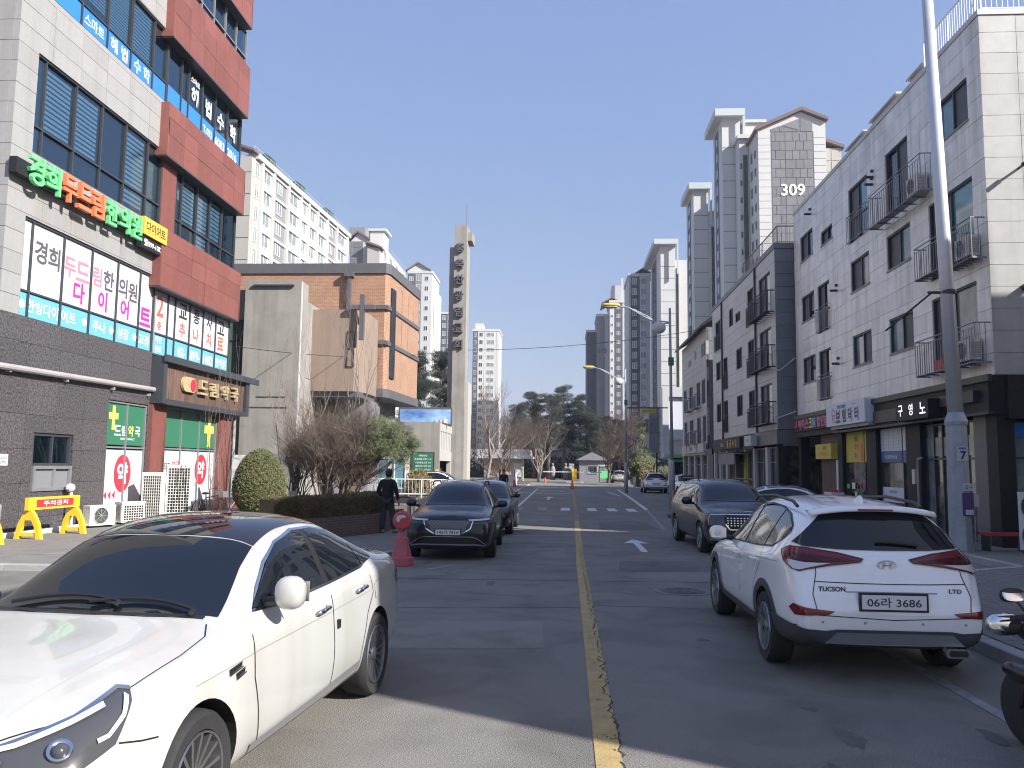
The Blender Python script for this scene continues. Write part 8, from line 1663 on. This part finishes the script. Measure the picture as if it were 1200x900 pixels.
part('crown', b, 'leaf_juniper', t)
t = thing('dry_shrub', 'rounded yellow brown shrub behind the white fence under the green notice board', 'shrub', (-8.7, 48.6, .1)); rng = random.Random(10); b = B()
for _ in range(60): v = Vector((rng.gauss(0, 1), rng.gauss(0, 1), rng.gauss(0, 1))).normalized() * rng.random() ** .4; leaves(b, rng, (-8.6 + v.x * .9, 48.6 + v.y * .6, .95 + v.z * .75), (.28, .28, .24), 60, .06)
part('crown', b, 'leaf_dry', t)
# pines and far trees
def pine(label, x, y, h, seed, r=2.2, low=.35, m='leaf_pine', n=40, group='pine trees'):
    rng = random.Random(seed); t = thing('pine_tree', label, 'tree', (x, y, 0), group); out, b = B(), B(); top = Vector((x + rng.uniform(-.4, .4), y, h)); base = Vector((x, y, 0)); pts = [base.lerp(top, q) + Vector((math.sin(q * 4 + seed) * .25, 0, 0)) for q in steps(0, 1, 6)]; out.tube(pts, [.22 * (1 - .8 * q) * h / 10 + .03 for q in steps(0, 1, 6)], 7)
    for k in range(n):
        q = low + (1 - low) * (k + rng.random()) / n; p = base.lerp(top, q); a = rng.uniform(0, 6.28); ln = r * (1.15 - q * .75) * rng.uniform(.55, 1.1); e = p + Vector((math.cos(a) * ln, math.sin(a) * ln, rng.uniform(.0, .5))); out.tube([p, p.lerp(e, .6) + Vector((0, 0, .1)), e], [.05, .035, .012], 4, cap=False)
        for s_ in (.55, .8, 1.0): c = p.lerp(e, s_); leaves(b, rng, c + Vector((0, 0, .12)), (.72 * r / 2.2, .72 * r / 2.2, .40), 120, .2, .3, needle=True)
    part('trunk', out, 'bark', t, smooth=True); part('crown', b, m, t); return t
pine('left dark pine behind the church between the brick hall and the tower', -13.6, 76, 12.0, 31, 2.2, .2); pine('right dark pine behind the church close to the tower', -11.5, 80, 13.0, 32, 2.4, .2)
for i, (x, y, h) in enumerate(((-7.2, 136, 12.0), (-4.8, 138, 14.2), (-2.2, 135, 13.2), (.2, 138, 15.0), (2.6, 136, 13.4), (4.4, 134, 10.5), (7.2, 140, 10.0), (9.5, 138, 9.5))):
    pine(('first pine from the left in the park beyond the gate', 'second pine from the left in the park beyond the gate', 'third pine from the left in the park beyond the gate', 'tallest pine in the middle of the park beyond the gate', 'fifth pine from the left in the park beyond the gate', 'short pine right of the tall ones in the park', 'low spreading pine right of the park statues', 'low spreading pine in front of the slate tower')[i], x, y, h, 40 + i, 3.2, .32)
bare_tree('bare_tree', 'tall pale leafless tree just right of the church tower', -7.2, 78, 11.0, 51, 1, 5, .22, .5, .35, (3, 4), z0=0, m='bark_pale', mt='twig_grey', group='bare trees along the street end', frac=.34)
bare_tree('bare_tree', 'second leafless tree right of the church tower near the kiosk', -7.2, 92, 10.5, 52, 3, 5, .16, .75, .15, (3, 4), z0=0, shrink=.76, mt='twig_brown', group='bare trees along the street end', frac=.32)
bare_tree('bare_tree', 'leafless tree with a round crown standing left of the boom gate', -3.2, 107, 11.0, 53, 3, 5, .16, .8, .12, (3, 4), z0=0, shrink=.78, m='bark_pale', mt='twig_brown', group='bare trees along the street end', frac=.32)
bare_tree('bare_tree', 'leafless red brown tree right of the boom gate', 5.6, 105.5, 10.0, 54, 3, 5, .2, .85, .1, (3, 4), z0=0, shrink=.78, mt='twig_brown', group='bare trees along the street end', frac=.31)
bare_tree('bare_tree', 'leafless dark trunked tree left of the far round bush', 8.2, 97, 10.0, 55, 2, 5, .2, .85, .1, (3, 4), z0=0, shrink=.78, mt='twig_brown', group='bare trees along the street end', frac=.32)
bare_tree('bare_tree', 'leafless tree behind the guard kiosk', -8.0, 119, 10, 56, 3, 5, .15, .8, .12, (3, 4), z0=0, shrink=.78, mt='twig_brown', group='bare trees along the street end', frac=.32)
t = thing('round_bush', 'big rounded olive green bush beside the far street lamp', 'shrub', (8.1, 86, 0)); rng = random.Random(61); b = B(); b2 = B(); superel(b2, (8.1, 86, 1.4), (.85, .85, 1.5), 1, 16); part('inner_mass', b2, 'leaf_hedge', t, smooth=True)
for _ in range(110): v = Vector((rng.gauss(0, 1), rng.gauss(0, 1), rng.gauss(0, 1))).normalized(); leaves(b, rng, (8.1 + v.x * .95, 86 + v.y * .95, 1.5 + v.z * 1.55), (.3, .3, .3), 34, .09)
part('crown', b, 'leaf_box', t)
pine('leaning pine with drooping needles behind the far round bush', 10.0, 92, 7.5, 62, 2.6, .15, 'leaf_juniper', 20)
rng = random.Random(70); b = B()
for _ in range(420): c = (rng.uniform(-26, 26), rng.uniform(142, 149), rng.uniform(.2, 4.2) * rng.random() + .3); leaves(b, rng, c, (1.3, 1.0, .8), 26, .28)
single('undergrowth', b, 'leaf_pine', kind='stuff', label='dark evergreen undergrowth in front of the park wall')

# ------------------------------------------------------------------ winter haze between the camera and the far towers
hm = bpy.data.materials.new('haze_air'); hm.use_nodes = True; n_ = hm.node_tree; n_.nodes.remove(n_.nodes["Principled BSDF"]); pv = n_.nodes.new("ShaderNodeVolumePrincipled"); pv.inputs['Color'].default_value = (.80, .86, 1, 1); pv.inputs['Density'].default_value = .00045; pv.inputs['Anisotropy'].default_value = .2
n_.links.new(pv.outputs[0], n_.nodes["Material Output"].inputs['Volume']); MATS['haze_air'] = hm
b = B(); b.box(-1700, 1900, -200, 1750, -1.1, 112); single('haze', b, 'haze_air', kind='stuff', label='thin pale winter haze over the whole street')
